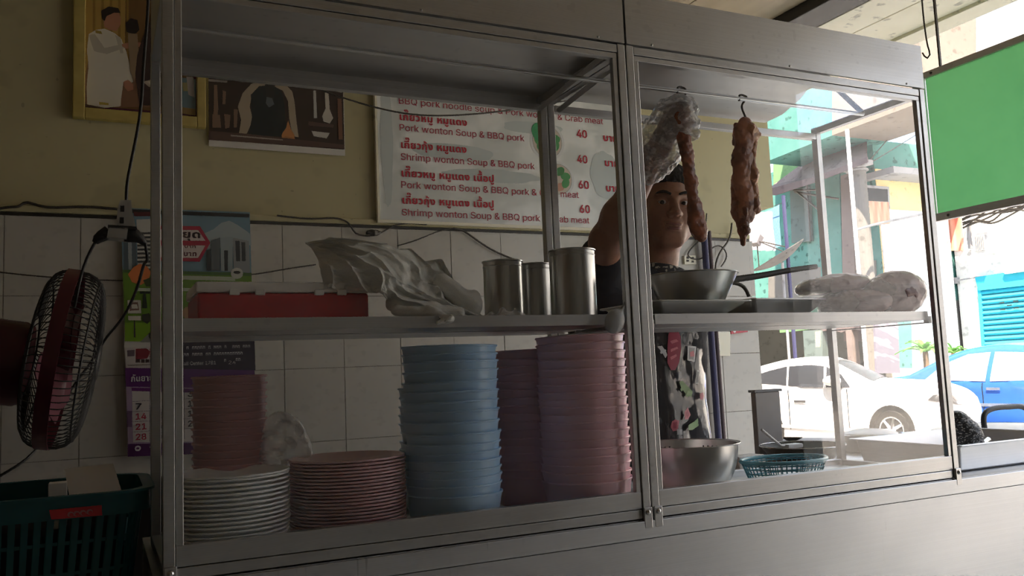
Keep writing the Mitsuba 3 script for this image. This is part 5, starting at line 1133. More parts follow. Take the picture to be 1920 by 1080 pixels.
part(ws, 'plate', upright(slab(Polygon([(2.187, 1.63), (2.245, 1.631), (2.245, 1.595), (2.187, 1.594)]).buffer(0), 0.012), 2.9), 'cream_gloss')
for (u, v) in ((0, 0),):
    for c in ((2.228, 2.886, 1.62), (2.227, 2.886, 1.605), (2.203, 2.886, 1.621), (2.202, 2.886, 1.608)):
        part(ws, 'slot', bx(c[0] - 0.005, c[0] + 0.005, 2.885, 2.889, c[2] - 0.004, c[2] + 0.004), 'black_rubber')
dpx = 2.281
whole('wall_pipe', tube(np.array([[dpx + 0.012, 2.87, 0.0], [dpx + 0.004, 2.87, 1.2], [dpx, 2.87, 1.744]]), 0.014, 10), 'indigo', True, 'dark blue upright pipe on the wall right of the man', 'pipe')
whole('wall_pipe', tube(np.array([[dpx + 0.050, 2.88, 0.0], [dpx + 0.040, 2.88, 1.2], [dpx + 0.036, 2.88, 1.736]]), 0.008, 8), 'mauve_trim', True, 'thin brown conduit beside the dark blue pipe', 'pipe')
whole('wall_notice', upright(slab(Polygon([(2.326, 1.309), (2.402, 1.308), (2.393, 1.207), (2.32, 1.209)]).buffer(0), 0.006), 2.896), 'cream_gloss', False, 'small blank beige plate on the wall right of the man', 'plate')
rs = thing('red_sign', 'small red sign with white letters at the wall end under the shelf', 'sign')
part(rs, 'panel', upright(slab(Polygon([(2.407, 1.367), (2.502, 1.373), (2.496, 1.306), (2.407, 1.299)]).buffer(0), 0.006), 2.896), mat('red_sign_paint', (0.50, 0.08, 0.10), 0.5))
pr = Print()
pr.add(latin('SIT', 2.42, 1.324, 0.030, 0.045, True), (0.75, 0.70, 0.68)).add(ell(2.425, 1.31, 0.007, 0.006), (0.75, 0.70, 0.68))
printed(rs, pr, 2.8895, 'lettering')

# ---------------------------------------------------------------- plugs hanging in front of the wall
wire('black cable hanging from the ceiling to the plug block', [(0.094, 2.02, 2.118), (0.087, 2.02, 1.967), (0.081, 2.02, 1.88), (0.076, 2.02, 1.794), (0.067, 2.02, 1.727), (0.054, 2.02, 1.654), (0.048, 2.02, 1.612), (0.047, 2.02, 1.579)], 0.0038, 'power_cable', 'black_rubber', cat_='cable')
ad = thing('plug_block', 'grey hanging extension socket with two black plugs in it', 'socket')
part(ad, 'sleeve', upright(slab(Polygon([(0.034, 1.577), (0.056, 1.579), (0.058, 1.554), (0.065, 1.522), (0.028, 1.52), (0.029, 1.554)]).buffer(0), 0.03), 2.03), 'grey_socket')
for c in ((0.038, 1.969, 1.553), (0.037, 1.969, 1.528)):
    part(ad, 'slot', bx(c[0] - 0.004, c[0] + 0.004, 1.968, 1.975, c[2] - 0.006, c[2] + 0.006), 'black_rubber')
part(ad, 'collar', upright(slab(Polygon([(0.011, 1.521), (0.067, 1.519), (0.067, 1.512), (0.012, 1.514)]).buffer(0), 0.045), 2.035), 'black_rubber')
part(ad, 'body', upright(slab(Polygon([(0.012, 1.515), (0.05, 1.516), (0.047, 1.492), (0.009, 1.494)]).buffer(0), 0.045), 2.035), 'grey_socket')
part(ad, 'plug', tube(np.array([(0.013, 2.01, 1.51), (0, 2.01, 1.5), (-0.01, 2.01, 1.492), (-0.014, 2.01, 1.485)]), [0.014, 0.013, 0.010, 0.006], 10), 'black_rubber', True)
part(ad, 'plug', tube(np.array([(0.044, 2.01, 1.506), (0.061, 2.01, 1.504), (0.074, 2.01, 1.496), (0.084, 2.01, 1.486)]), [0.017, 0.017, 0.011, 0.006], 10), 'black_rubber', True)
wire('black flex running from the left plug down to the fan', [(-0.013, 2.01, 1.487), (-0.024, 2.01, 1.463), (-0.033, 2.01, 1.439), (-0.04, 2.01, 1.413), (-0.046, 2.01, 1.382), (-0.052, 2.03, 1.35)], 0.0034, 'power_cable', 'black_rubber', 24, 'cable')
wire('black flex looping from the right plug down behind the fan', [(0.084, 2.01, 1.488), (0.087, 2.01, 1.468), (0.089, 2.1, 1.457), (0.082, 2.25, 1.434), (0.07, 2.4, 1.4), (0.053, 2.52, 1.369), (0.028, 2.62, 1.338), (0.006, 2.68, 1.31), (-0.028, 2.7, 1.251), (-0.067, 2.7, 1.193), (-0.096, 2.7, 1.136), (-0.12, 2.68, 1.08), (-0.151, 2.64, 1.03), (-0.187, 2.6, 0.994), (-0.234, 2.6, 0.965), (-0.304, 2.6, 0.921)], 0.0034, 'power_cable', 'black_rubber', 50, 'cable')

# ---------------------------------------------------------------- fan
FC = np.array((-0.094, 2.432, 1.256))
FAX = np.array([0.9854, -0.0445, -0.1644]); FUP = np.array([0.1595, -0.0987, 0.9823])
FS = np.cross(FUP, FAX)
def fp(a, b, c):
    return FC + FAX * a + FS * b + FUP * c
fan = thing('pedestal_fan', 'dark red pedestal fan with a black wire cage, seen from its side', 'fan')
R0 = 0.222
ang = np.linspace(0, 2 * math.pi, 72)[:-1]
def hoop(R, a):
    return np.array([fp(a, R * math.cos(t), R * math.sin(t)) for t in ang])
v = []
for (aa, rr_) in ((-0.016, R0 - 0.002), (-0.016, R0 + 0.004), (0.016, R0 + 0.004), (0.016, R0 - 0.002)):
    v.append(hoop(rr_, aa))
v = np.array(v); n_ = v.shape[1]
F_ = []
for i in range(4):
    for j in range(n_):
        a, b, c, d = i * n_ + j, i * n_ + (j + 1) % n_, ((i + 1) % 4) * n_ + (j + 1) % n_, ((i + 1) % 4) * n_ + j
        F_ += [(a, b, c), (a, c, d)]
part(fan, 'rim_band', trimesh.Trimesh(v.reshape(-1, 3), np.array(F_)[:, ::-1], process=False), 'dark_red', 30, label='dark red rim band')
prof_f = [(0.012, R0), (0.038, R0 * 0.985), (0.062, R0 * 0.90), (0.077, R0 * 0.72), (0.084, R0 * 0.45), (0.086, R0 * 0.22)]
prof_b = [(-0.012, R0), (-0.034, R0 * 0.97), (-0.052, R0 * 0.85), (-0.062, R0 * 0.65), (-0.066, R0 * 0.45)]
bars_f = [spline([fp(a, r * math.cos(t), r * math.sin(t)) for a, r in prof_f], 12) for t in np.linspace(0, 2 * math.pi, 79)[:-1]]
bars_b = [spline([fp(a, r * math.cos(t + (r < R0) * 0.0 + 0.25 * (1 - r / R0)), r * math.sin(t + 0.25 * (1 - r / R0))) for a, r in prof_b], 10) for t in np.linspace(0, 2 * math.pi, 73)[:-1]]
wire_f = part(fan, 'cage', cat([tube(hoop(r, a), 0.0026, 5, True) for a, r in ((0.062, R0 * 0.90), (0.086, R0 * 0.22))]), 'black_rubber', True)
for b in bars_f:
    part(fan, 'cage__bar', tube(b, 0.0014, 4), 'black_rubber', True)
part(fan, 'cage', cat([tube(hoop(r, a), 0.0026, 5, True) for a, r in ((-0.052, R0 * 0.85), (-0.066, R0 * 0.45))]), 'black_rubber', True)
for b in bars_b:
    part(fan, 'cage_001__bar', tube(b, 0.0014, 4), 'black_rubber', True)
part(fan, 'badge', moved(lathe([(0, 0.006), (R0 * 0.2, 0.004), (R0 * 0.24, -0.004), (0, -0.004)], 32), fp(0.086, 0, 0), trimesh.geometry.align_vectors([0, 0, 1], FAX)), 'black_rubber')
for q in range(4):
    t0 = q * math.pi / 2 + 0.5
    g = []
    for i_, r in enumerate(np.linspace(0.035, 0.19, 12)):
        wdt = 0.30 + 0.75 * math.sin(math.pi * (i_ + 2) / 15)
        for j_, s_ in enumerate(np.linspace(-0.5, 0.5, 9)):
            t = t0 + s_ * wdt * 1.25
            g.append(fp(-0.005 + s_ * 0.055 + 0.01 * s_ * s_, r * math.cos(t), r * math.sin(t)))
    g = np.array(g)
    i, j = np.meshgrid(np.arange(11), np.arange(8), indexing='ij')
    qq = np.stack([i * 9 + j, i * 9 + j + 1, (i + 1) * 9 + j + 1, (i + 1) * 9 + j], -1).reshape(-1, 4)
    FF = np.vstack([qq[:, [0, 1, 2]], qq[:, [0, 2, 3]]])
    part(fan, 'blade', trimesh.Trimesh(np.vstack([g, g + FAX * 0.002]), np.vstack([FF, FF[:, ::-1] + len(g)]), process=False), mat('blade_plastic', (0.16, 0.06, 0.075), 0.25) if q == 0 else 'blade_plastic', True, label='dull red fan blade')
AL = trimesh.geometry.align_vectors([0, 0, 1], FAX)
part(fan, 'hub', moved(lathe([(0, 0.03), (0.028, 0.024), (0.036, 0.0), (0.036, -0.035), (0, -0.035)], 28), fp(0, 0, 0), AL), 'dark_red', 40)
part(fan, 'motor_housing', moved(lathe([(0, -0.36), (0.06, -0.355), (0.088, -0.335), (0.099, -0.30), (0.104, -0.16), (0.104, -0.085), (0.096, -0.068), (0, -0.068)], 40), fp(0, 0.0, -0.025), AL), 'dark_red', 40, label='dark red motor housing')
part(fan, 'switch_box', moved(bx(-0.03, 0.03, -0.03, 0.03, -0.075, 0.0, 0.01), fp(-0.20, 0, -0.13)), 'dark_red', 40)
pb = fp(-0.22, 0, -0.17)
part(fan, 'pole', tube(np.array([pb, [pb[0], pb[1], 0.06]]), 0.014, 14), 'dark_red', True)
part(fan, 'base', moved(lathe([(0, 0.06), (0.03, 0.06), (0.05, 0.045), (0.19, 0.028), (0.20, 0.0), (0, 0)], 40), (pb[0], pb[1], 0.0)), 'dark_red', 40)

# ---------------------------------------------------------------- teal basket and its table at the far left
tbk = thing('side_table', 'small table under the teal basket left of the counter', 'table')
part(tbk, 'top', bx(-0.85, 0.055, 1.36, 2.0, 0.735, 0.765, 0.004), 'brown_wood', 40)
part(tbk, 'shade_board', bx(-0.85, 0.24, 1.985, 2.0, 0.10, 0.985), 'dark_paint')  # added dark sheet that stands for the shadow between basket and post
for x in (-0.80, 0.005):
    for y in (1.42, 1.94):
        part(tbk, 'leg', bx(x - 0.02, x + 0.02, y - 0.02, y + 0.02, 0.0, 0.735), 'brown_wood')
bk = thing('plastic_basket', 'dark teal plastic basket with a red label and papers in it, at the far left', 'basket')
b0, b1, by0, by1, bzt, bzb = -0.42, 0.072, 1.455, 1.76, 1.0185, 0.7655
def rrect(x0, x1, y0, y1, r):
    return sbox(x0 + r, y0 + r, x1 - r, y1 - r).buffer(r, 10)
rim = rrect(b0, b1, by0, by1, 0.06).difference(rrect(b0 + 0.012, b1 - 0.012, by0 + 0.012, by1 - 0.012, 0.05))
part(bk, 'rim', moved(slab(rim, 0.034), (0, 0, bzt - 0.034)), 'teal_plastic', 40)
part(bk, 'rim_lip', moved(slab(rrect(b0 - 0.006, b1 + 0.006, by0 - 0.006, by1 + 0.006, 0.065).difference(rrect(b0 + 0.012, b1 - 0.012, by0 + 0.012, by1 - 0.012, 0.05)), 0.004), (0, 0, bzt - 0.004)), 'teal_plastic', 40)
ringl = np.array(rrect(b0 + 0.012, b1 - 0.012, by0 + 0.012, by1 - 0.012, 0.055).exterior.coords)
ls = LineString(ringl); Lr = ls.length
nslat = 84
for i in range(nslat):
    p0 = np.array(ls.interpolate(Lr * i / nslat).coords[0]); p1 = np.array(ls.interpolate(Lr * (i + 0.55) / nslat).coords[0])
    c_ = np.array([(b0 + b1) / 2, (by0 + by1) / 2])
    lo0, lo1 = c_ + (p0 - c_) * 0.90, c_ + (p1 - c_) * 0.90
    inn = lambda q: c_ + (q - c_) * 0.988
    vv = np.array([[*p0, bzt - 0.033], [*p1, bzt - 0.033], [*lo1, bzb + 0.03], [*lo0, bzb + 0.03], [*inn(p0), bzt - 0.033], [*inn(p1), bzt - 0.033], [*inn(lo1), bzb + 0.03], [*inn(lo0), bzb + 0.03]])
    part(bk, 'wall_slat', trimesh.Trimesh(vv, [(0, 1, 2), (0, 2, 3), (4, 6, 5), (4, 7, 6), (0, 4, 5), (0, 5, 1), (2, 6, 7), (2, 7, 3), (1, 5, 6), (1, 6, 2), (0, 3, 7), (0, 7, 4)], process=False), 'teal_plastic')
for zz in (0.80, 0.85, 0.90, 0.945):
    k_ = 0.90 + 0.10 * (zz - bzb) / (bzt - bzb)
    g = affinity.scale(Polygon(ringl), k_, k_, origin=((b0 + b1) / 2, (by0 + by1) / 2))
    part(bk, 'hoop', moved(slab(g.difference(g.buffer(-0.004)), 0.005), (0, 0, zz)), 'teal_plastic')
g = affinity.scale(Polygon(ringl), 0.90, 0.90, origin=((b0 + b1) / 2, (by0 + by1) / 2))
part(bk, 'bottom', cat([moved(slab(g, 0.004), (0, 0, bzb)), moved(slab(g.difference(g.buffer(-0.004)), 0.034), (0, 0, bzb))]), 'teal_plastic', 40)
lab = Polygon([(-0.175, 0.936), (-0.05, 0.957), (-0.05, 0.978), (-0.165, 0.966)])
part(bk, 'label', upright(slab(Polygon([(-0.068, 1.001), (0.001, 1.001), (0.002, 0.986), (-0.065, 0.987)]), 0.001), 1.4500), 'red_plastic', label='red label')
pr = Print()
for k, (u, v, rr2) in enumerate(((132, 964, 4.2), (143, 963, 4.4), (155, 962, 4.8), (168, 960, 4.2))):
    cx = -0.04 + (-0.015 - -0.04) * (u - 132) / 36
    cz = 0.992 + (0.993 - 0.992) * (u - 132) / 36
    pr.add(ell(cx, cz, 0.0042, 0.0040).difference(ell(cx + 0.001, cz - 0.001, 0.0026, 0.0026)), (0.35, 0.16, 0.16))
printed(bk, pr, 1.4488, 'lettering')
def sheetmesh(c, u, v, th=0.0012):
    c, u, v = map(np.array, (c, u, v))
    n = np.cross(u, v); n = n / np.linalg.norm(n) * th
    q = [c, c + u, c + u + v, c + v]
    return trimesh.Trimesh(np.array(q + [a - n for a in q]), [(0, 1, 2), (0, 2, 3), (4, 6, 5), (4, 7, 6), (0, 4, 5), (0, 5, 1), (1, 5, 6), (1, 6, 2), (2, 6, 7), (2, 7, 3), (3, 7, 4), (3, 4, 0)], process=False)
def fill(p):
    d = np.abs(p - np.array([-0.174, 1.607, 0.875])) - np.array([0.185, 0.10, 0.075])
    return np.linalg.norm(np.maximum(d, 0), axis=1) + np.minimum(d.max(1), 0) - 0.02 + 0.03 * (meshkit.fbm(p * 14, 3) - 0.5)
whole('black_bag', sdf_mesh(fill, (-0.42, 1.45, 0.76), (0.08, 1.77, 1.0), 0.008), 'shirt', True, 'crumpled black bag added to darken the inside of the teal basket', 'bag')  # added filler, keeps the pale wall from showing through the basket slots
whole('paper_sheet', sheetmesh((-0.040, 1.52, 0.990), (0.075, 0.004, 0.002), (-0.016, 0.14, 0.053)), 'paper', False, 'sheet of white paper lying tilted in the teal basket', 'paper')
whole('folded_card', bx(-0.072, -0.047, 1.50, 1.53, 0.775, 1.034, 0.001), 'paper', False, 'small folded white card standing in the teal basket beside the paper', 'card')

# ---------------------------------------------------------------- hanging rod, hooks and roast meat
rod = whole('hanging_rod', tube(np.array([[0.098, 1.45, 1.756], [0.9, 1.45, 1.756], [1.652, 1.45, 1.756]]), 0.0047, 14), 'steel_bright', True, 'shiny steel rod running under the roofs of both cabinets', 'rod')
def hook(label, x, low):
    c = np.array([x, 1.45, 1.756])
    top = [c + [-0.013, -0.002, -0.006], c + [-0.011, -0.001, 0.006], c + [0.0, 0, 0.0088], c + [0.010, 0, 0.005]]
    return whole('meat_hook', tube(spline(np.array(top + low), 40), 0.0024, 7), 'iron', True, label, 'hook')
hook('blackened S hook beside the gloved hand, holding the thin meat strip', 1.118, [(1.127, 1.452, 1.747), (1.126, 1.452, 1.728), (1.131, 1.45, 1.712), (1.126, 1.448, 1.697), (1.117, 1.448, 1.691)])
hook('blackened S hook carrying the broad piece of meat', 1.285, [(1.287, 1.456, 1.746), (1.287, 1.454, 1.726), (1.29, 1.45, 1.709), (1.286, 1.444, 1.693), (1.276, 1.442, 1.687)])

def meat_tex(dark, light, char):
    def f(p, n, uv):
        a = fbm(p.x * 60 + 3, p.y * 60, p.z * 26, 4)
        b = smoothstep(0.56, 0.70, fbm(p.x * 90, p.y * 90, p.z * 60, 3))
        c = smoothstep(0.50, 0.66, fbm(p.x * 22 + 7, p.y * 22, p.z * 16, 3))
        return mix(mix(dark, light, a), char, c * 0.6 + b * 0.35)
    return f
mat('roast_meat', meat_tex((0.15, 0.038, 0.018), (0.36, 0.115, 0.05), (0.06, 0.018, 0.012)), 0.32, 0.0, 0.5)
mat('roast_meat_pale', meat_tex((0.23, 0.075, 0.04), (0.47, 0.20, 0.10), (0.10, 0.03, 0.02)), 0.32, 0.0, 0.5)

def meat(label, spine, m, h=0.0022, flat=0.55, seed=0):
    """Roast pork strip: a flattened, lumpy body along measured points (x, y, z, half width)."""
    S = np.array(spine)
    t = np.linspace(0, 1, len(S)); tt = np.linspace(0, 1, 26)
    C = np.stack([np.interp(tt, t, S[:, k]) for k in range(4)], -1)
    def fn(p):
        q = p.copy()
        d = np.full(len(p), 9.0)
        for a, b in zip(C[:-1], C[1:]):
            A, B = a[:3].copy(), b[:3].copy()
            P = p.copy()
            P[:, 1] = A[1] + (p[:, 1] - A[1]) / flat
            d = smin(d, sd_cap(P, A, B, a[3], b[3]), 0.006)
        return (d * 0.75 + 0.012 * (meshkit.fbm(p * 34 + seed, 3) - 0.5) + 0.0025 * (meshkit.fbm(p * 130 + seed, 2) - 0.5))
    lo, hi = C[:, :3].min(0) - C[:, 3].max() - 0.01, C[:, :3].max(0) + C[:, 3].max() + 0.01
    return whole('roast_pork', sdf_mesh(fn, lo, hi, h), m, True, label, 'meat')
Z1 = lambda *a: [(x, y, z, r) for x, y, z, r in a]
pts1 = [(1.111, 1.45, 1.699), (1.112, 1.448, 1.675), (1.114, 1.446, 1.639), (1.121, 1.446, 1.599), (1.125, 1.446, 1.559), (1.127, 1.446, 1.519), (1.13, 1.446, 1.485), (1.135, 1.446, 1.459), (1.141, 1.446, 1.443)]
meat('long thin strip of roast pork held by the gloved hand', [(*p, r) for p, r in zip(pts1, (0.017, 0.018, 0.0155, 0.015, 0.0145, 0.015, 0.0175, 0.023, 0.012))], 'roast_meat', seed=3)
pts2 = [(1.277, 1.44, 1.696), (1.281, 1.44, 1.675), (1.274, 1.44, 1.648), (1.265, 1.44, 1.614), (1.261, 1.44, 1.578), (1.264, 1.44, 1.545), (1.267, 1.44, 1.513), (1.259, 1.44, 1.489)]
mk = meat('broad piece of roast pork hanging alone from the rod', [(*p, r) for p, r in zip(pts2, (0.018, 0.030, 0.027, 0.027, 0.028, 0.028, 0.026, 0.016))], 'roast_meat_pale', flat=0.42, seed=9)
def tail(p):
    d = sd_cap(p, (1.258, 1.45, 1.568), (1.255, 1.45, 1.503), 0.018, 0.019)
    d = smin(d, sd_cap(p, (1.255, 1.45, 1.503), (1.256, 1.445, 1.461), 0.017, 0.012), 0.01)
    d = smin(d, sd_cap(p, (1.256, 1.445, 1.461), (1.252, 1.445, 1.429), 0.010, 0.005), 0.01)
    d = smin(d, sd_cap(p, (1.261, 1.45, 1.693), (1.255, 1.45, 1.654), 0.009, 0.006), 0.008)
    return d * 0.8 + 0.008 * (meshkit.fbm(p * 55, 3) - 0.5)
part(mk, 'dark_flap', sdf_mesh(tail, np.array((1.258, 1.45, 1.568)) - [0.06, 0.05, 0.22], np.array((1.268, 1.45, 1.689)) + [0.09, 0.05, 0.03], 0.0024), 'roast_meat', True)

def shoulder(p):
    d = sd_cap(p, (1.286, 1.44, 1.683), (1.311, 1.44, 1.676), 0.017, 0.007)
    d = smin(d, sd_cap(p, (1.283, 1.44, 1.579), (1.284, 1.44, 1.506), 0.012, 0.014), 0.02)
    d = smin(d, sd_cap(p, (1.283, 1.44, 1.579), (1.292, 1.44, 1.652), 0.012, 0.010), 0.02)
    return d * 0.8 + 0.009 * (meshkit.fbm(p * 60, 3) - 0.5)
part(mk, 'fatty_edge', sdf_mesh(shoulder, np.array((1.283, 1.44, 1.579)) - [0.06, 0.05, 0.13], np.array((1.292, 1.44, 1.676)) + [0.06, 0.05, 0.05], 0.0024), mat('roast_fat', meat_tex((0.34, 0.125, 0.06), (0.56, 0.28, 0.14), (0.19, 0.065, 0.035)), 0.3), True)

# ---------------------------------------------------------------- on the right shelf
def gastro(name, label, x0, x1, y0, y1, z0, z1, inset=0.024, lip=0.007, m='steel_pot'):
    k = thing(name, label, 'tray')
    def ring(xa, xb, ya, yb, r):
        return np.array(sbox(xa + r, ya + r, xb - r, yb - r).buffer(r, 6).exterior.coords)[:-1]
    R = [(ring(x0, x1, y0, y1, 0.012), z1), (ring(x0 + lip, x1 - lip, y0 + lip, y1 - lip, 0.012), z1 + 0.0005), (ring(x0 + lip + 0.004, x1 - lip - 0.004, y0 + lip + 0.004, y1 - lip - 0.004, 0.012), z1 - 0.006),
         (ring(x0 + inset, x1 - inset, y0 + inset, y1 - inset, 0.012), z0 + 0.006), (ring(x0 + inset + 0.006, x1 - inset - 0.006, y0 + inset + 0.006, y1 - inset - 0.006, 0.010), z0 + 0.001)]
    n = len(R[0][0])
    v = np.vstack([np.c_[a, np.full(n, z)] for a, z in R] + [[[(x0 + x1) / 2, (y0 + y1) / 2, z0 + 0.001]]])
    f = []
    for i in range(len(R) - 1):
        for j in range(n):
            a, b, c, d = i * n + j, i * n + (j + 1) % n, (i + 1) * n + (j + 1) % n, (i + 1) * n + j
            f += [(a, b, c), (a, c, d)]
    for j in range(n):
        f.append(((len(R) - 1) * n + j, (len(R) - 1) * n + (j + 1) % n, len(v) - 1))
    f = np.array(f)
    msh = trimesh.Trimesh(v, f, process=False)
    nn = msh.vertex_normals
    out = trimesh.Trimesh(np.vstack([v, v - nn * 0.0012]), np.vstack([f, f[:, ::-1] + len(v)]), process=False)
    out.vertices[:, 2] = np.maximum(out.vertices[:, 2], z0)
    part(k, 'pan', out, m, 35)
    part(k, 'rolled_rim', tube(np.c_[R[0][0], np.full(n, z1)], 0.0022, 8, True), m, True)
    return k
gastro('steel_tray', 'deep steel tray with a small wok in it, beside the middle post on the shelf', 0.986, 1.229, 1.40, 1.62, 1.2736, 1.3015, 0.034)
gastro('steel_tray', 'deep steel tray beside the bagged meat on the shelf', 1.262, 1.497, 1.44, 1.64, 1.2736, 1.3085, 0.034)
wk = thing('small_wok', 'small dark wok with a long black handle standing in the steel tray', 'wok')
part(wk, 'bowl', moved(lathe([(0, 0), (0.045, 0.0), (0.052, 0.003), (0.097, 0.088), (0.1, 0.0895), (0.099, 0.091), (0.095, 0.0895), (0.050, 0.0055), (0, 0.004)], 56), (1.154, 1.503, 1.2765)), 'steel_pot', 35)
part(wk, 'handle', tube(spline([(1.218, 1.49, 1.344), (1.237, 1.49, 1.351), (1.287, 1.49, 1.36), (1.341, 1.49, 1.367), (1.413, 1.49, 1.378), (1.503, 1.49, 1.389)], 24), np.linspace(0.008, 0.006, 24), 10), 'black_rubber', True)
part(wk, 'handle_ferrule', tube(np.array([(1.205, 1.49, 1.339), (1.222, 1.49, 1.346)]), 0.0085, 12), 'steel_bright', True)
part(wk, 'loop', tube(spline([(1.196, 1.46, 1.325), (1.209, 1.46, 1.339), (1.238, 1.46, 1.344), (1.261, 1.46, 1.334), (1.271, 1.46, 1.316)], 18), 0.004, 6), 'iron', True)

mat('bagged_meat', lambda p, n, uv: mix((0.21, 0.115, 0.11), (0.33, 0.21, 0.205), fbm(p.x * 24, p.y * 24, p.z * 40, 4)) * (1 - 0.25 * smoothstep(0.56, 0.66, fbm(p.x * 9, p.y * 9, p.z * 60, 3))), 0.32, 0.0, 0.4)
def bagged(label, c, r, seed, R=None, lump=0.010):
    c = np.array(c)
    def fn(p):
        d = sd_ell(p, c, r, R)
        d = smax(d, -(p[:, 2] - floorz), 0.006)
        return d + lump * (meshkit.fbm(p * 22 + seed, 3) - 0.5) + 0.004 * (meshkit.fbm(p * 75 + seed, 2) - 0.5)
    floorz = c[2] - r[2] * 0.72
    m = sdf_mesh(fn, c - np.max(r) - 0.02, c + np.max(r) + 0.02, 0.0032)
    m.vertices[:, 2] = np.maximum(m.vertices[:, 2], 1.2737)
    k = thing('meat_bag', label, 'bag of meat')
    part(k, 'meat', m, 'bagged_meat', True)
    nv = m.vertex_normals
    fm = trimesh.Trimesh(m.vertices + nv * (0.0025 + 0.005 * np.clip(meshkit.fbm(m.vertices * 60 + seed, 3) - 0.45, 0, 1))[:, None], m.faces, process=False)
    fm.vertices[:, 2] = np.maximum(fm.vertices[:, 2], 1.2736)
    fc = fm.vertices[fm.faces].mean(1)
    ends = np.abs(fc[:, 0] - c[0]) / r[0] + 0.5 * (meshkit.fbm(fc * 40 + seed, 2) - 0.5) > 0.66
    fm = trimesh.Trimesh(fm.vertices, fm.faces[ends], process=True)
    part(k, 'film', fm, 'thin_film', True, label='clear plastic bag')
    return k
RY_ = lambda deg: np.array([[math.cos(math.radians(deg)), 0, math.sin(math.radians(deg))], [0, 1, 0], [-math.sin(math.radians(deg)), 0, math.cos(math.radians(deg))]])
bagged('flat plastic bag of raw meat lying undermost beside the tray', (1.570, 1.44, 1.297), (0.098, 0.075, 0.034), 2.0)
bagged('plastic bag of raw meat lying on top of the flat one', (1.530, 1.47, 1.342), (0.096, 0.065, 0.026), 5.0, RY_(-6), 0.007)
bagged('largest plastic bag of raw meat, leaning at the right end of the shelf', (1.658, 1.412, 1.315), (0.088, 0.055, 0.056), 8.0, RY_(-12), 0.010)

# ---------------------------------------------------------------- on the floor of the right cabinet and on the counter behind it
ZF = 0.9018
cl = thing('colander', 'steel colander bowl with rows of round holes, beside the middle post', 'colander')
pro = []
for t in np.linspace(0, 1, 16):
    a = t * math.pi / 2
    pro.append((0.052 + 0.054 * math.sin(a) ** 0.85, 0.006 + 0.098 * (1 - math.cos(a)) ** 0.9))
pro = [(0, 0.004), (0.045, 0.004)] + pro
full = pro + [(0.1115, 0.1045), (0.1125, 0.1055), (0.1115, 0.1068), (0.1085, 0.1062)] + [(r - 0.0012, z + 0.0008) for r, z in pro[::-1]]
part(cl, 'bowl', moved(lathe(full, 64), (1.126, 1.520, ZF)), 'steel_pot', 35)
part(cl, 'foot', moved(lathe([(0.042, 0.0), (0.045, 0.0), (0.046, 0.005), (0.042, 0.005)], 48, True), (1.126, 1.520, ZF)), 'steel_pot', 35)
holes = []
for row, zz in enumerate((0.060, 0.070, 0.080, 0.090)):
    rr = float(np.interp(zz, [z for r, z in pro], [r for r, z in pro])) - 0.0016
    for q in range(60):
        if (q // 6) % 2:
            continue
        a = (q + 0.5 * (row % 2)) * 2 * math.pi / 60
        d = moved(lathe([(0, 0.0004), (0.0019, 0.0004), (0.0019, -0.0004), (0, -0.0004)], 7), (0, 0, 0), trimesh.geometry.align_vectors([0, 0, 1], [-math.cos(a), -math.sin(a), 0]))
        holes.append(moved(d, (1.126 + rr * math.cos(a), 1.520 + rr * math.sin(a), ZF + zz)))
part(cl, 'perforation', cat(holes), 'black_gap', label='rows of small round holes')
labels[cl + '__perforation']['kind'] = 'stuff'

pbk = thing('handled_basket', 'small blue-green plastic mesh basket right of the colander', 'basket')
bm_ = []
def oval(sx, sy, z, n=48):
    a = np.linspace(0, 2 * math.pi, n + 1)[:-1]
    return np.c_[1.386 + sx * np.cos(a), 1.515 + sy * np.sin(a), np.full(n, z)]
mat('sea_plastic', (0.12, 0.36, 0.44), 0.3)
part(pbk, 'rim', tube(oval(0.105, 0.075, 0.953), 0.0045, 8, True), 'sea_plastic', True)
for zz in (0.9075, 0.918, 0.928, 0.938, 0.946):
    s_ = 0.80 + 0.2 * (zz - 0.902) / 0.05
    part(pbk, 'hoop', tube(oval(0.104 * s_, 0.074 * s_, zz), 0.0016, 6, True), 'sea_plastic', True)
tp, bt = oval(0.105, 0.075, 0.953), oval(0.105 * 0.80, 0.075 * 0.80, 0.905)
for q in range(0, 48):
    part(pbk, 'rib', tube(np.array([bt[q], tp[q]]), 0.0015, 4), 'sea_plastic')
part(pbk, 'bottom', moved(slab(ell(1.386, 1.515, 0.084, 0.06), 0.003), (0, 0, ZF)), 'sea_plastic')
part(pbk, 'handle', tube(spline([(1.478, 1.50, 0.953), (1.492, 1.50, 0.945), (1.497, 1.515, 0.944), (1.492, 1.53, 0.945), (1.478, 1.53, 0.953)], 16), 0.0045, 8), 'sea_plastic', True)

lp = thing('upright_panel', 'narrow grey panel with a flat cap standing behind the blue-green basket', 'panel')
part(lp, 'body', bx(1.765, 1.860, 2.03, 2.05, 0.0, 1.084, 0.002), mat('grey_tile', lambda p, n, uv: mix((0.27, 0.25, 0.24), (0.36, 0.34, 0.33), fbm(p.x * 14, p.y * 14, p.z * 14, 4)), 0.4))
part(lp, 'cap', bx(1.760, 1.866, 2.025, 2.055, 1.084, 1.091, 0.001), 'roof_grey')
whole('white_board', bx(1.443, 1.528, 1.735, 1.788, 0.8947, 0.939, 0.003), 'white_plastic', 40, 'white plastic board lying at the back of the counter beside the basket', 'board')
fpn = thing('frying_pan', 'flat dark frying pan with a white spatula in it, behind the right cabinet', 'pan')
fx_, fy_ = 1.82, 1.91
part(fpn, 'pan', moved(lathe([(0, 0.0), (0.085, 0.0), (0.118, 0.036), (0.120, 0.038), (0.116, 0.037), (0.083, 0.004), (0, 0.004)], 56), (fx_, fy_, 0.8948)), 'iron', 35)
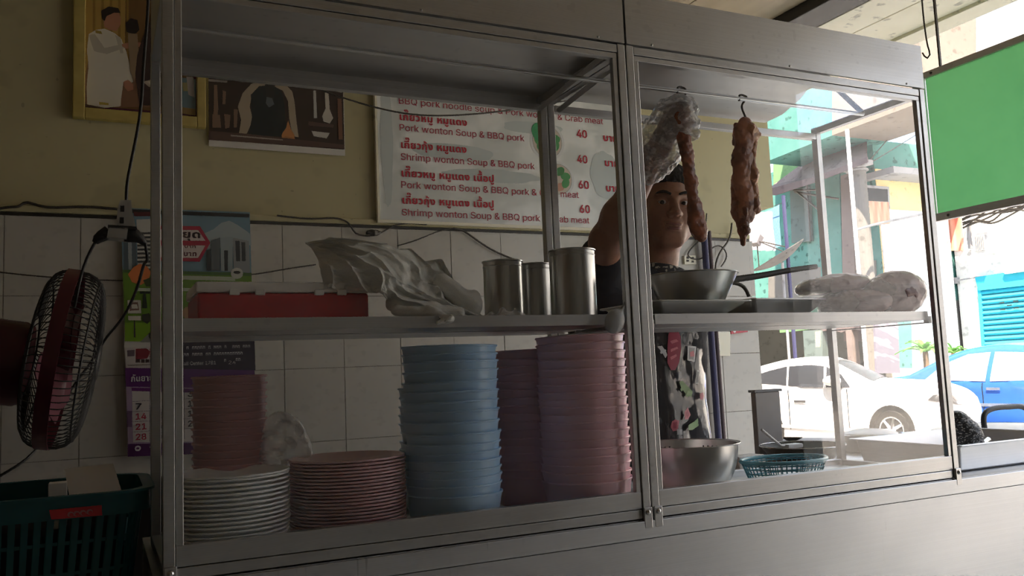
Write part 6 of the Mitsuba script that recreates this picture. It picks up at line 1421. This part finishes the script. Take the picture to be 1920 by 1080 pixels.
part(fpn, 'rim', tube(np.c_[fx_ + 0.119 * np.cos(ang), fy_ + 0.119 * np.sin(ang), np.full(len(ang), 0.8948 + 0.0375)], 0.0018, 6, True), 'steel_bright', True)
part(thing('spatula', 'long white spatula lying across the dark frying pan', 'spatula'), 'shaft', cat([tube(np.array([[1.675, 1.91, 0.985], [1.74, 1.91, 0.936], [1.775, 1.91, 0.930]]), 0.004, 8), bx(1.755, 1.81, 1.895, 1.925, 0.926, 0.938, 0.002)]), 'white_plastic', 40)
bk_ = thing('steel_bucket', 'steel pot with white lids on it, in front of the white car wheel', 'pot')
part(bk_, 'pot', moved(lathe([(0, 0), (0.085, 0.0), (0.088, 0.003), (0.092, 0.048), (0.096, 0.050), (0.092, 0.052), (0.089, 0.049), (0.085, 0.004), (0, 0.003)], 56), (2.10, 1.91, 0.8948)), 'steel_pot', 35)
part(bk_, 'lid', moved(lathe([(0, 0.014), (0.04, 0.012), (0.078, 0.002), (0.080, 0.0), (0, 0.0)], 48), (2.09, 1.91, 0.947)), 'white_plastic', 40)

# big tray at the open end of the counter
et = gastro('steel_tray', 'large steel tray holding a black scrubber at the open right end of the counter', 1.800, 2.262, 1.388, 1.72, 0.8946, 0.9585, 0.022, 0.008, 'steel_counter')
def scrub(p):
    d = sd_cap(p, (1.948, 1.5, 1.001), (1.964, 1.49, 0.966), 0.030, 0.036)
    d = smin(d, sd_cap(p, (1.964, 1.49, 0.966), (1.979, 1.48, 0.944), 0.034, 0.018), 0.02)
    return d + 0.006 * (meshkit.fbm(p * 120, 2) - 0.5)
sm = sdf_mesh(scrub, np.array((1.964, 1.49, 0.966)) - 0.1, np.array((1.964, 1.49, 0.966)) + 0.1, 0.003)
sm.vertices[:, 2] = np.maximum(sm.vertices[:, 2], 0.8965)
whole('mesh_scrubber', sm, mat('scrubber', lambda p, n, uv: mix((0.02, 0.02, 0.02), (0.30, 0.29, 0.28), smoothstep(0.55, 0.75, noise(p.x * 330, p.y * 330, p.z * 330))), 0.5), True, 'black speckled mesh scrubber in the large steel tray', 'scrubber')
whole('spoon', tube(np.array([(1.935, 1.46, 0.934), (1.98, 1.47, 0.939), (2.031, 1.48, 0.954)]), [0.006, 0.005, 0.007], 8), 'steel_bright', True, 'steel spoon end sticking up from the large steel tray', 'spoon')
ld = thing('pot_lid', 'pale pot lid with a black bow handle behind the large steel tray', 'lid')
lc = np.array([2.33, 1.80])
st_ = thing('low_stand', 'stand beside the counter that carries the pale pot lid', 'stand')
part(st_, 'body', bx(2.335, 2.75, 1.60, 2.05, RZ + 0.165, 0.925, 0.01), 'steel_counter', 40)
part(ld, 'disc', moved(lathe([(0, 0.026), (0.10, 0.022), (0.19, 0.008), (0.20, 0.0), (0, 0.0)], 56), (2.55, 1.82, 0.9255)), 'white_plastic', 40)
part(ld, 'handle', tube(spline([(2.43, 1.78, 0.945), (2.435, 1.78, 0.985), (2.47, 1.78, 1.0), (2.56, 1.78, 1.002), (2.64, 1.78, 0.985), (2.65, 1.78, 0.945)], 30), 0.008, 10), 'black_rubber', True)

# ---------------------------------------------------------------- the man behind the right cabinet
mat('skin', lambda p, n, uv: mix((0.26, 0.128, 0.080), (0.33, 0.168, 0.108), fbm(p.x * 28, p.y * 28, p.z * 28, 4)) * (1 - 0.10 * smoothstep(0.6, 0.75, fbm(p.x * 140, p.y * 140, p.z * 140, 2))), 0.45, 0.0, 0.4)
mat('hair', lambda p, n, uv: mix((0.010, 0.009, 0.009), (0.035, 0.03, 0.03), noise(p.x * 500, p.y * 500, p.z * 90)), 0.75, 0.0, 0.15)
mat('shirt', lambda p, n, uv: mix((0.018, 0.019, 0.024), (0.032, 0.033, 0.04), fbm(p.x * 40, p.y * 40, p.z * 40, 3)), 0.8, 0.0, 0.2)
mat('collar_cloth', lambda p, n, uv: mix((0.03, 0.03, 0.035), (0.45, 0.42, 0.36), smoothstep(0.60, 0.68, fbm(p.x * 120, p.y * 120, p.z * 120, 2))), 0.8)
diffuse('trouser', (0.03, 0.03, 0.04))
man = thing('person', 'man in black shirt and clear printed apron, his raised hand bagged in plastic', 'person')
HC = np.array([1.432, 1.965, 1.622])
HF = np.array([-0.31, -0.945, -0.06]); HF /= np.linalg.norm(HF)
HS = np.cross(HF, [0.06, 0.0, 1.0]); HS /= np.linalg.norm(HS); HS = -HS if HS[0] < 0 else HS
HU = np.cross(HS, -HF); HU = HU if HU[2] > 0 else -HU
HB = np.stack([HS, HF, HU])
def hl(p):
    return (p - HC) @ HB.T
def hw(a, b, c):
    return HC + HS * a + HF * b + HU * c
def head(p):
    q = hl(p) / 0.97
    d = sd_ell(q, (0, -0.018, 0.030), (0.077, 0.096, 0.094))
    d = smin(d, sd_ell(q, (0, 0.022, -0.040), (0.066, 0.066, 0.084)), 0.03)
    d = smin(d, sd_cap(q, (-0.050, 0.0, -0.070), (0.050, 0.0, -0.070), 0.026, 0.026), 0.04)
    d = smin(d, sd_cap(q, (-0.018, 0.060, -0.104), (0.018, 0.060, -0.104), 0.019, 0.019), 0.03)
    for s in (-1, 1):
        d = smin(d, sd_ell(q, (s * 0.040, 0.056, -0.026), (0.025, 0.022, 0.025)), 0.022)
        d = smax(d, -sd_ell(q, (s * 0.031, 0.094, 0.001), (0.0170, 0.014, 0.0085)), 0.012)
        d = smin(d, sd_cap(q, (s * 0.010, 0.0835, 0.017), (s * 0.046, 0.070, 0.021), 0.0085, 0.0065), 0.012)
        d = smin(d, sd_ell(q, (s * 0.031, 0.0745, 0.0078), (0.0170, 0.0095, 0.0056)), 0.004)
        d = smin(d, sd_ell(q, (s * 0.030, 0.0750, -0.0085), (0.0160, 0.0090, 0.0052)), 0.004)
        d = smin(d, sd_ell(q, (s * 0.0135, 0.0945, -0.036), (0.0100, 0.011, 0.0085)), 0.006)
        e = sd_ell(q, (s * 0.079, -0.012, -0.006), (0.010, 0.020, 0.031), np.array([[1, 0, 0], [0, 0.97, -0.22], [0, 0.22, 0.97]]))
        e = smax(e, -sd_ell(q, (s * 0.090, -0.008, -0.004), (0.008, 0.011, 0.018)), 0.004)
        d = smin(d, e, 0.008)
    d = smin(d, sd_cap(q, (0, 0.083, 0.010), (0, 0.106, -0.030), 0.0085, 0.0110), 0.012)
    d = smin(d, sd_ell(q, (0, 0.107, -0.0335), (0.0125, 0.011, 0.0095)), 0.007)
    for s in (-1, 1):
        d = smax(d, -sd_ell(q, (s * 0.0068, 0.107, -0.0435), (0.0038, 0.005, 0.004)), 0.002)
        d = smax(d, -sd_cap(q, (s * 0.020, 0.094, -0.036), (s * 0.034, 0.080, -0.062), 0.0022, 0.0016), 0.008)
    d = smin(d, sd_ell(q, (0, 0.0840, -0.0625), (0.024, 0.010, 0.0055)), 0.006)
    d = smin(d, sd_ell(q, (0, 0.0825, -0.0735), (0.021, 0.010, 0.0065)), 0.006)
    d = smax(d, -sd_cap(q, (-0.026, 0.0905, -0.0690), (0.026, 0.0905, -0.0690), 0.0020, 0.0020), 0.003)
    for s in (-0.006, 0.005):
        d = smax(d, -sd_cap(q, (s, 0.098, 0.024), (s * 1.3, 0.094, 0.044), 0.0012, 0.0012), 0.004)
    return d * 0.97

# torso: an upright oval section that changes with height; its front is where the apron hangs
BC = np.array([1.345, 2.005])
BF = np.array([-0.30, -0.954]); BS = np.array([0.954, -0.30])
def sect(z):
    zz = [0.70, 0.86, 0.95, 1.08, 1.22, 1.32, 1.385, 1.42, 1.45]
    return np.interp(z, zz, [0.158, 0.172, 0.168, 0.160, 0.172, 0.182, 0.165, 0.110, 0.07]), np.interp(z, zz, [0.115, 0.125, 0.120, 0.112, 0.118, 0.115, 0.095, 0.075, 0.06])
def torso(p):
    a = (p[:, 0] - BC[0]) * BS[0] + (p[:, 1] - BC[1]) * BS[1]
    b = (p[:, 0] - BC[0]) * BF[0] + (p[:, 1] - BC[1]) * BF[1]
    wa, wb = sect(p[:, 2])
    r = np.sqrt((a / wa) ** 2 + (b / wb) ** 2)
    d = (r - 1) * np.minimum(wa, wb)
    return smax(smax(d, p[:, 2] - 1.435, 0.03), 0.74 - p[:, 2], 0.02)
def bw(a, b, z):
    return np.array([BC[0] + BS[0] * a + BF[0] * b, BC[1] + BS[1] * a + BF[1] * b, z])

NK = hw(0, -0.030, -0.075)
NB = np.array([1.405, 1.995, 1.415])
SR, ER, WR = np.array([1.225, 2.010, 1.400]), np.array((1.129, 1.8, 1.488)), np.array((1.13, 1.585, 1.65))
SL, EL, WL = bw(0.160, -0.02, 1.380), bw(0.165, -0.17, 1.130), bw(0.05, -0.17, 0.950)
def arm(p, S, E, W, k=1.0):
    mid = E + (W - E) * 0.3
    d = sd_cap(p, S, E, 0.050 * k, 0.042 * k)
    d = smin(d, sd_cap(p, E, mid, 0.040 * k, 0.043 * k), 0.02)
    return smin(d, sd_cap(p, mid, W, 0.042 * k, 0.027 * k), 0.02)

# raised hand: palm, four curled fingers of different length and a thumb that closes on the meat
GR = np.array((1.113, 1.452, 1.704))
hd = GR - WR; hd /= np.linalg.norm(hd)
hn = np.cross(hd, [0, 0, 1.0]); hn /= np.linalg.norm(hn)
hu = np.cross(hn, hd)
PC = WR + hd * 0.050
def chain(p, pts, r):
    d = np.full(len(p), 9.0)
    for (a, b, r0, r1) in zip(pts[:-1], pts[1:], r[:-1], r[1:]):
        d = smin(d, sd_cap(p, a, b, r0, r1), 0.003)
    return d
FING = []
for i, (off, L) in enumerate(((0.030, 0.92), (0.010, 1.0), (-0.011, 0.94), (-0.030, 0.76))):
    k0 = PC + hd * 0.040 + hu * off * 0.95 + hn * 0.006
    k1 = k0 + hd * 0.040 * L + hn * 0.004 + hu * off * 0.08
    k2 = k1 + hd * 0.016 * L - hn * 0.020 * L
    k3 = k2 - hd * 0.006 * L - hn * 0.018 * L
    FING.append(([PC + hu * off * 0.7, k0, k1, k2, k3], [0.011, 0.0098, 0.0090, 0.0085, 0.0078]))
t0 = PC - hd * 0.020 + hu * 0.022 - hn * 0.006
TH = ([t0, t0 + hd * 0.022 + hu * 0.020 - hn * 0.012, t0 + hd * 0.052 + hu * 0.022 - hn * 0.022, t0 + hd * 0.074 + hu * 0.012 - hn * 0.026], [0.013, 0.0115, 0.0100, 0.0085])
HBR = np.stack([hd, hu, hn], 1)
def hand(p):
    d = sd_ell(p, PC, (0.050, 0.040, 0.016), HBR)
    d = smin(d, sd_cap(p, WR, PC, 0.025, 0.020), 0.02)
    f = np.full(len(p), 9.0)
    for pts, r in FING + [TH]:
        f = np.minimum(f, chain(p, pts, r))
    return smin(d, f, 0.005)
def lhand(p):
    hd2 = np.array([-0.25, -0.35, -0.9]); hd2 /= np.linalg.norm(hd2)
    c = WL + hd2 * 0.05
    n2 = np.cross(hd2, [1.0, 0, 0]); n2 /= np.linalg.norm(n2); s2 = np.cross(n2, hd2)
    d = sd_ell(p, c, (0.048, 0.038, 0.016), np.stack([hd2, s2, n2], 1))
    d = smin(d, sd_cap(p, WL, c, 0.026, 0.02), 0.02)
    f = np.full(len(p), 9.0)
    for off, L in ((0.028, 0.9), (0.009, 1.0), (-0.010, 0.95), (-0.028, 0.78)):
        a = c + hd2 * 0.04 + s2 * off
        f = np.minimum(f, chain(p, [a, a + hd2 * 0.036 * L + n2 * 0.006, a + hd2 * 0.058 * L + n2 * 0.018, a + hd2 * 0.070 * L + n2 * 0.034], [0.0095, 0.0088, 0.0082, 0.0075]))
    a = c - hd2 * 0.02 + s2 * 0.026
    f = np.minimum(f, chain(p, [a, a + hd2 * 0.025 + s2 * 0.018 + n2 * 0.008, a + hd2 * 0.052 + s2 * 0.020 + n2 * 0.016], [0.012, 0.0105, 0.0085]))
    return smin(d, f, 0.005)
def near(fn, c, r):
    def g(p):
        d = np.linalg.norm(p - c, axis=1) - r + 0.03
        m = d < 0.07
        if m.any():
            d[m] = fn(p[m])
        return d
    return g
headn, handn, lhandn = near(head, HC + HF * 0.01, 0.185), near(hand, PC + hd * 0.02, 0.15), near(lhand, WL + np.array([-0.02, -0.03, -0.06]), 0.16)
def skin(p):
    d = headn(p)
    d = smin(d, sd_cap(p, NK, NB, 0.055, 0.060), 0.025)
    d = smin(d, arm(p, SR, ER, WR), 0.02)
    d = smin(d, handn(p), 0.012)
    d = smin(d, arm(p, SL, EL, WL), 0.02)
    d = smin(d, lhandn(p), 0.012)
    d = smin(d, torso(p) + 0.008, 0.03)
    return d
sk_ = sdf_mesh(skin, (1.0, 1.40, 0.72), (1.68, 2.20, 1.77), 0.0041)
part(man, 'body', sk_, 'skin', True)
for s in (-1, 1):
    ec = hw(s * 0.0302, 0.0700, -0.0005)
    eb = moved(trimesh.creation.icosphere(3, 0.0118), ec)
    look = np.array([0, 0, 1.17]) - ec; look /= np.linalg.norm(look)
    ek = part(man, 'eye', eb, mat('eye_white', (0.36, 0.32, 0.29), 0.15) if s < 0 else 'eye_white', True)
    part(man, ek.split('__')[1] + '__iris', moved(lathe([(0, 0.0016), (0.004, 0.0010), (0.0056, -0.0006), (0, -0.0006)], 18), ec + look * 0.0112, trimesh.geometry.align_vectors([0, 0, 1], look)), mat('iris', (0.015, 0.01, 0.008), 0.08) if s < 0 else 'iris', True)
    br_ = [hw(s * a, b, c) for a, b, c in ((0.012, 0.0900, 0.0205), (0.027, 0.0865, 0.0265), (0.041, 0.0775, 0.0265), (0.050, 0.067, 0.0215))]
    part(man, 'eyebrow', tube(spline(br_, 14), np.r_[np.linspace(0.0030, 0.0042, 7), np.linspace(0.0042, 0.0014, 7)], 8), 'hair', True)
def lips(p):
    q = hl(p) / 0.97
    d = smin(sd_ell(q, (0, 0.0845, -0.0625), (0.0235, 0.0100, 0.0052)), sd_ell(q, (0, 0.0830, -0.0737), (0.0205, 0.0100, 0.0062)), 0.003)
    return smax(d, -sd_cap(q, (-0.026, 0.0915, -0.0690), (0.026, 0.0915, -0.0690), 0.0018, 0.0018), 0.002) * 0.97
part(man, 'lips', sdf_mesh(lips, hw(0, 0.085, -0.068) - 0.04, hw(0, 0.085, -0.068) + 0.04, 0.0016), mat('lip_skin', (0.20, 0.075, 0.060), 0.4), True)
def hairf(p):
    q = hl(p) / 0.97
    d = sd_ell(q, (0, -0.020, 0.032), (0.0845, 0.1035, 0.106))
    face = np.maximum(q[:, 1] - 0.056 + 0.55 * np.maximum(q[:, 2] - 0.070, -0.05), 0)
    cut = np.maximum(-(q[:, 2] - np.interp(q[:, 1], [-0.12, -0.06, -0.01, 0.012, 0.035, 0.055, 0.075], [-0.070, -0.062, -0.008, 0.004, 0.038, 0.056, 0.060])), -1)
    d = smax(d, cut, 0.008)
    return (d + 0.008 * (meshkit.fbm(q * np.array([170, 170, 45]), 2) - 0.5)) * 0.95
part(man, 'hair', sdf_mesh(hairf, HC - 0.14, HC + 0.16, 0.003), 'hair', True)

def shirt(p):
    d = torso(p) - 0.012
    for S, E in ((SR, ER), (SL, EL)):
        e = sd_cap(p, S, S + (E - S) * 0.62, 0.064, 0.062)
        d = smin(d, e, 0.05)
    d = d + 0.010 * (meshkit.fbm(p * 15, 3) - 0.5)
    d = smax(d, -sd_cap(p, NK, NB + (NB - NK) * 0.12, 0.060, 0.068), 0.006)
    return smax(d, 0.84 - p[:, 2], 0.004)
part(man, 'shirt', sdf_mesh(shirt, (1.05, 1.72, 0.82), (1.66, 2.22, 1.50), 0.0075), 'shirt', True)
def collar(p):
    c = NB + np.array([0.004, -0.012, -0.004])
    q = p - c
    axn = NB - NK; axn = -axn / np.linalg.norm(axn)
    hgt = q @ axn
    r = np.linalg.norm(q - hgt[:, None] * axn, axis=1)
    return np.sqrt(np.maximum(np.abs(r - 0.072) - 0.002, 0) ** 2 + np.maximum(np.abs(hgt - 0.012) - 0.016, 0) ** 2) - 0.004
part(man, 'collar', sdf_mesh(collar, NB - 0.12, NB + 0.12, 0.003), 'collar_cloth', True, label='speckled collar')

# clear apron: a sheet over the front of the body, with the coloured motifs printed on it
def front(a, z, off=0.016):
    wa, wb = sect(z)
    wa = wa + off
    b = (wb + off) * np.sqrt(np.maximum(1 - (a / wa) ** 2, 0.02))
    fold = 0.010 * np.sin(a * 46 + 2.2 * np.sin(z * 6)) * np.clip((1.30 - z) / 0.5, 0, 1)
    return b + fold
def apron_pt(a, z, off=0.016):
    return bw(a, float(front(a, z, off)), z)
na, nz = 90, 120
A_, Z_ = np.meshgrid(np.linspace(-1, 1, na), np.linspace(0.70, 1.40, nz))
wid = np.interp(Z_, [0.70, 1.10, 1.22, 1.40], [0.178, 0.176, 0.150, 0.085])
a_ = A_ * wid
b_ = front(a_, Z_)
P = np.stack([BC[0] + BS[0] * a_ + BF[0] * b_, BC[1] + BS[1] * a_ + BF[1] * b_, Z_], -1)
P += (meshkit.fbm(np.stack([a_ * 22, Z_ * 9, 0 * a_], -1), 3)[..., None] - 0.5) * 0.012 * np.array([BF[0], BF[1], 0])
i, j = np.meshgrid(np.arange(nz - 1), np.arange(na - 1), indexing='ij')
q = np.stack([i * na + j, i * na + j + 1, (i + 1) * na + j + 1, (i + 1) * na + j], -1).reshape(-1, 4)
ap = part(man, 'apron', trimesh.Trimesh(P.reshape(-1, 3), np.vstack([q[:, [0, 1, 2]], q[:, [0, 2, 3]]]), process=False), 'apron_film', True, label='clear plastic apron with printed fruit and fish bones')
pr = Print(0.0)
def lay(poly):     # measured in the plane through the front of the apron, y = 1.87
    return Polygon(poly).buffer(0)
MAROON, PINKR, LEAF, PALE, BLACKP = (0.36, 0.05, 0.09), (0.62, 0.20, 0.24), (0.26, 0.42, 0.18), (0.66, 0.66, 0.66), (0.02, 0.02, 0.025)
motifs = [([(1.36, 1.277), (1.375, 1.271), (1.384, 1.249), (1.383, 1.216), (1.375, 1.181), (1.362, 1.162), (1.348, 1.162), (1.338, 1.182), (1.341, 1.224), (1.346, 1.255)], MAROON), ([(1.35, 1.238), (1.369, 1.243), (1.376, 1.237), (1.355, 1.231)], PINKR), ([(1.349, 1.217), (1.371, 1.223), (1.374, 1.218), (1.351, 1.21)], PINKR), ([(1.347, 1.196), (1.366, 1.204), (1.369, 1.198), (1.35, 1.189)], PINKR),
          ([(1.404, 1.225), (1.434, 1.222), (1.425, 1.181), (1.401, 1.186)], PALE), ([(1.409, 1.22), (1.428, 1.218), (1.422, 1.187), (1.407, 1.19)], (0.30, 0.29, 0.30)), ([(1.41, 1.208), (1.424, 1.211), (1.425, 1.196), (1.411, 1.195)], PINKR),
          ([(1.31, 1.225), (1.324, 1.227), (1.339, 1.203), (1.332, 1.194), (1.323, 1.208)], PALE), ([(1.316, 1.211), (1.333, 1.217), (1.336, 1.213), (1.319, 1.205)], PALE), ([(1.414, 1.285), (1.435, 1.285), (1.43, 1.262), (1.409, 1.264)], (0.45, 0.45, 0.46)),
          ([(1.371, 1.131), (1.382, 1.133), (1.414, 1.104), (1.41, 1.09), (1.396, 1.093), (1.377, 1.114)], LEAF), ([(1.373, 1.111), (1.388, 1.127), (1.391, 1.122), (1.378, 1.105)], LEAF), ([(1.389, 1.094), (1.404, 1.113), (1.409, 1.108), (1.396, 1.088)], LEAF), ([(1.397, 1.107), (1.414, 1.101), (1.41, 1.093), (1.393, 1.096)], (0.40, 0.55, 0.28)),
          ([(1.432, 1.159), (1.443, 1.159), (1.433, 1.123), (1.423, 1.123)], PALE), ([(1.434, 1.155), (1.439, 1.155), (1.432, 1.127), (1.426, 1.127)], (0.25, 0.25, 0.26)), ([(1.438, 1.097), (1.451, 1.099), (1.455, 1.088), (1.447, 1.079), (1.439, 1.083)], PINKR),
          ([(1.381, 1.052), (1.394, 1.063), (1.402, 1.043), (1.391, 1.032), (1.379, 1.033)], PINKR), ([(1.384, 1.049), (1.393, 1.057), (1.397, 1.044), (1.39, 1.036)], (0.50, 0.12, 0.16)), ([(1.337, 1.03), (1.347, 1.035), (1.36, 1.031), (1.352, 1.007), (1.338, 1.005), (1.332, 1.016)], PINKR), ([(1.34, 1.027), (1.353, 1.029), (1.349, 1.013), (1.339, 1.012)], (0.45, 0.08, 0.12)),
          ([(1.39, 1.018), (1.412, 1.025), (1.426, 1.033), (1.426, 1.013), (1.403, 1.004), (1.387, 1.005)], LEAF), ([(1.349, 1.01), (1.366, 1.009), (1.365, 0.995), (1.349, 0.996)], PALE), ([(1.37, 1.156), (1.377, 1.159), (1.379, 1.142), (1.368, 1.136)], PALE), ([(1.347, 1.269), (1.359, 1.286), (1.373, 1.286), (1.365, 1.271)], (0.16, 0.05, 0.12))]
PM = []; PCOL = []
for poly, col in motifs:
    m = slab(lay(poly), 0.0002).subdivide_to_size(0.012)
    v = np.array(m.vertices)
    # world point in the plane y=1.87 -> (a, z) on the apron
    a = (v[:, 0] - BC[0]) * BS[0] + (1.87 - BC[1]) * BS[1]
    z = v[:, 1]
    b = front(a, z) + 0.0045 + v[:, 2] * 2 + 0.0004 * len(PM)
    PM.append(trimesh.Trimesh(np.stack([BC[0] + BS[0] * a + BF[0] * b, BC[1] + BS[1] * a + BF[1] * b, z], -1), m.faces, process=False))
    PCOL.append(np.tile(col, (len(v), 1)))
scene[ap + '__motif'] = mikit.ply(cat(PM), 'print_gloss', False, color=np.vstack(PCOL))
part(man, 'apron__strap', tube(spline([apron_pt(-0.075, 1.40), bw(-0.10, 0.07, 1.43), NB + np.array([-0.075, 0.0, 0.035]), NB + np.array([0.0, 0.075, 0.05])], 20), 0.0035, 6), 'clear_film', True)
def legs(p):
    d = np.full(len(p), 9.0)
    for s in (-1, 1):
        hp, kn, an = bw(s * 0.085, 0, 0.84), bw(s * 0.10, 0.02, 0.47), bw(s * 0.11, -0.01, 0.09)
        d = smin(d, smin(sd_cap(p, hp, kn, 0.092, 0.066), sd_cap(p, kn, an, 0.064, 0.052), 0.03), 0.01)
    return d
part(man, 'trousers', sdf_mesh(legs, (1.05, 1.75, 0.02), (1.65, 2.25, 0.95), 0.012), 'trouser', True)
for s in (-1, 1):
    f0, f1 = bw(s * 0.11, -0.05, 0.038), bw(s * 0.12, 0.16, 0.032)
    sh_ = sdf_mesh(lambda p: smax(smin(sd_cap(p, f0, f1, 0.042, 0.036), sd_cap(p, f0, f0 + [0, 0, 0.06], 0.04, 0.045), 0.02), 0.003 - p[:, 2], 0.004), np.minimum(f0, f1) - 0.08, np.maximum(f0, f1) + [0.08, 0.08, 0.12], 0.006)
    part(man, 'shoe', sh_, 'black_rubber', True)
# thin plastic bag that he wears over the raised hand
def glove(p):
    d = hand(p) - 0.012
    d = smin(d, sd_ell(p, PC + hu * 0.012 + hd * 0.015, (0.072, 0.052, 0.036), HBR), 0.03)
    d = smin(d, sd_cap(p, WR + hd * 0.005, WR - hd * 0.03, 0.042, 0.048), 0.03)
    d = smin(d, sd_cap(p, np.array((1.148, 1.56, 1.67)), np.array((1.16, 1.57, 1.646)), 0.018, 0.024), 0.02)
    return d + 0.020 * (meshkit.fbm(p * 34, 3) - 0.5) + 0.007 * (np.abs(meshkit.fbm(p * 70, 2) - 0.5) * 2 - 0.3)
part(man, 'hand_bag', sdf_mesh(glove, np.minimum(WR, GR) - 0.11, np.maximum(WR, GR) + 0.11, 0.0032), mat('x', (0, 0, 0)) if False else 'bag_film', True, label='crinkled clear plastic bag over the hand')
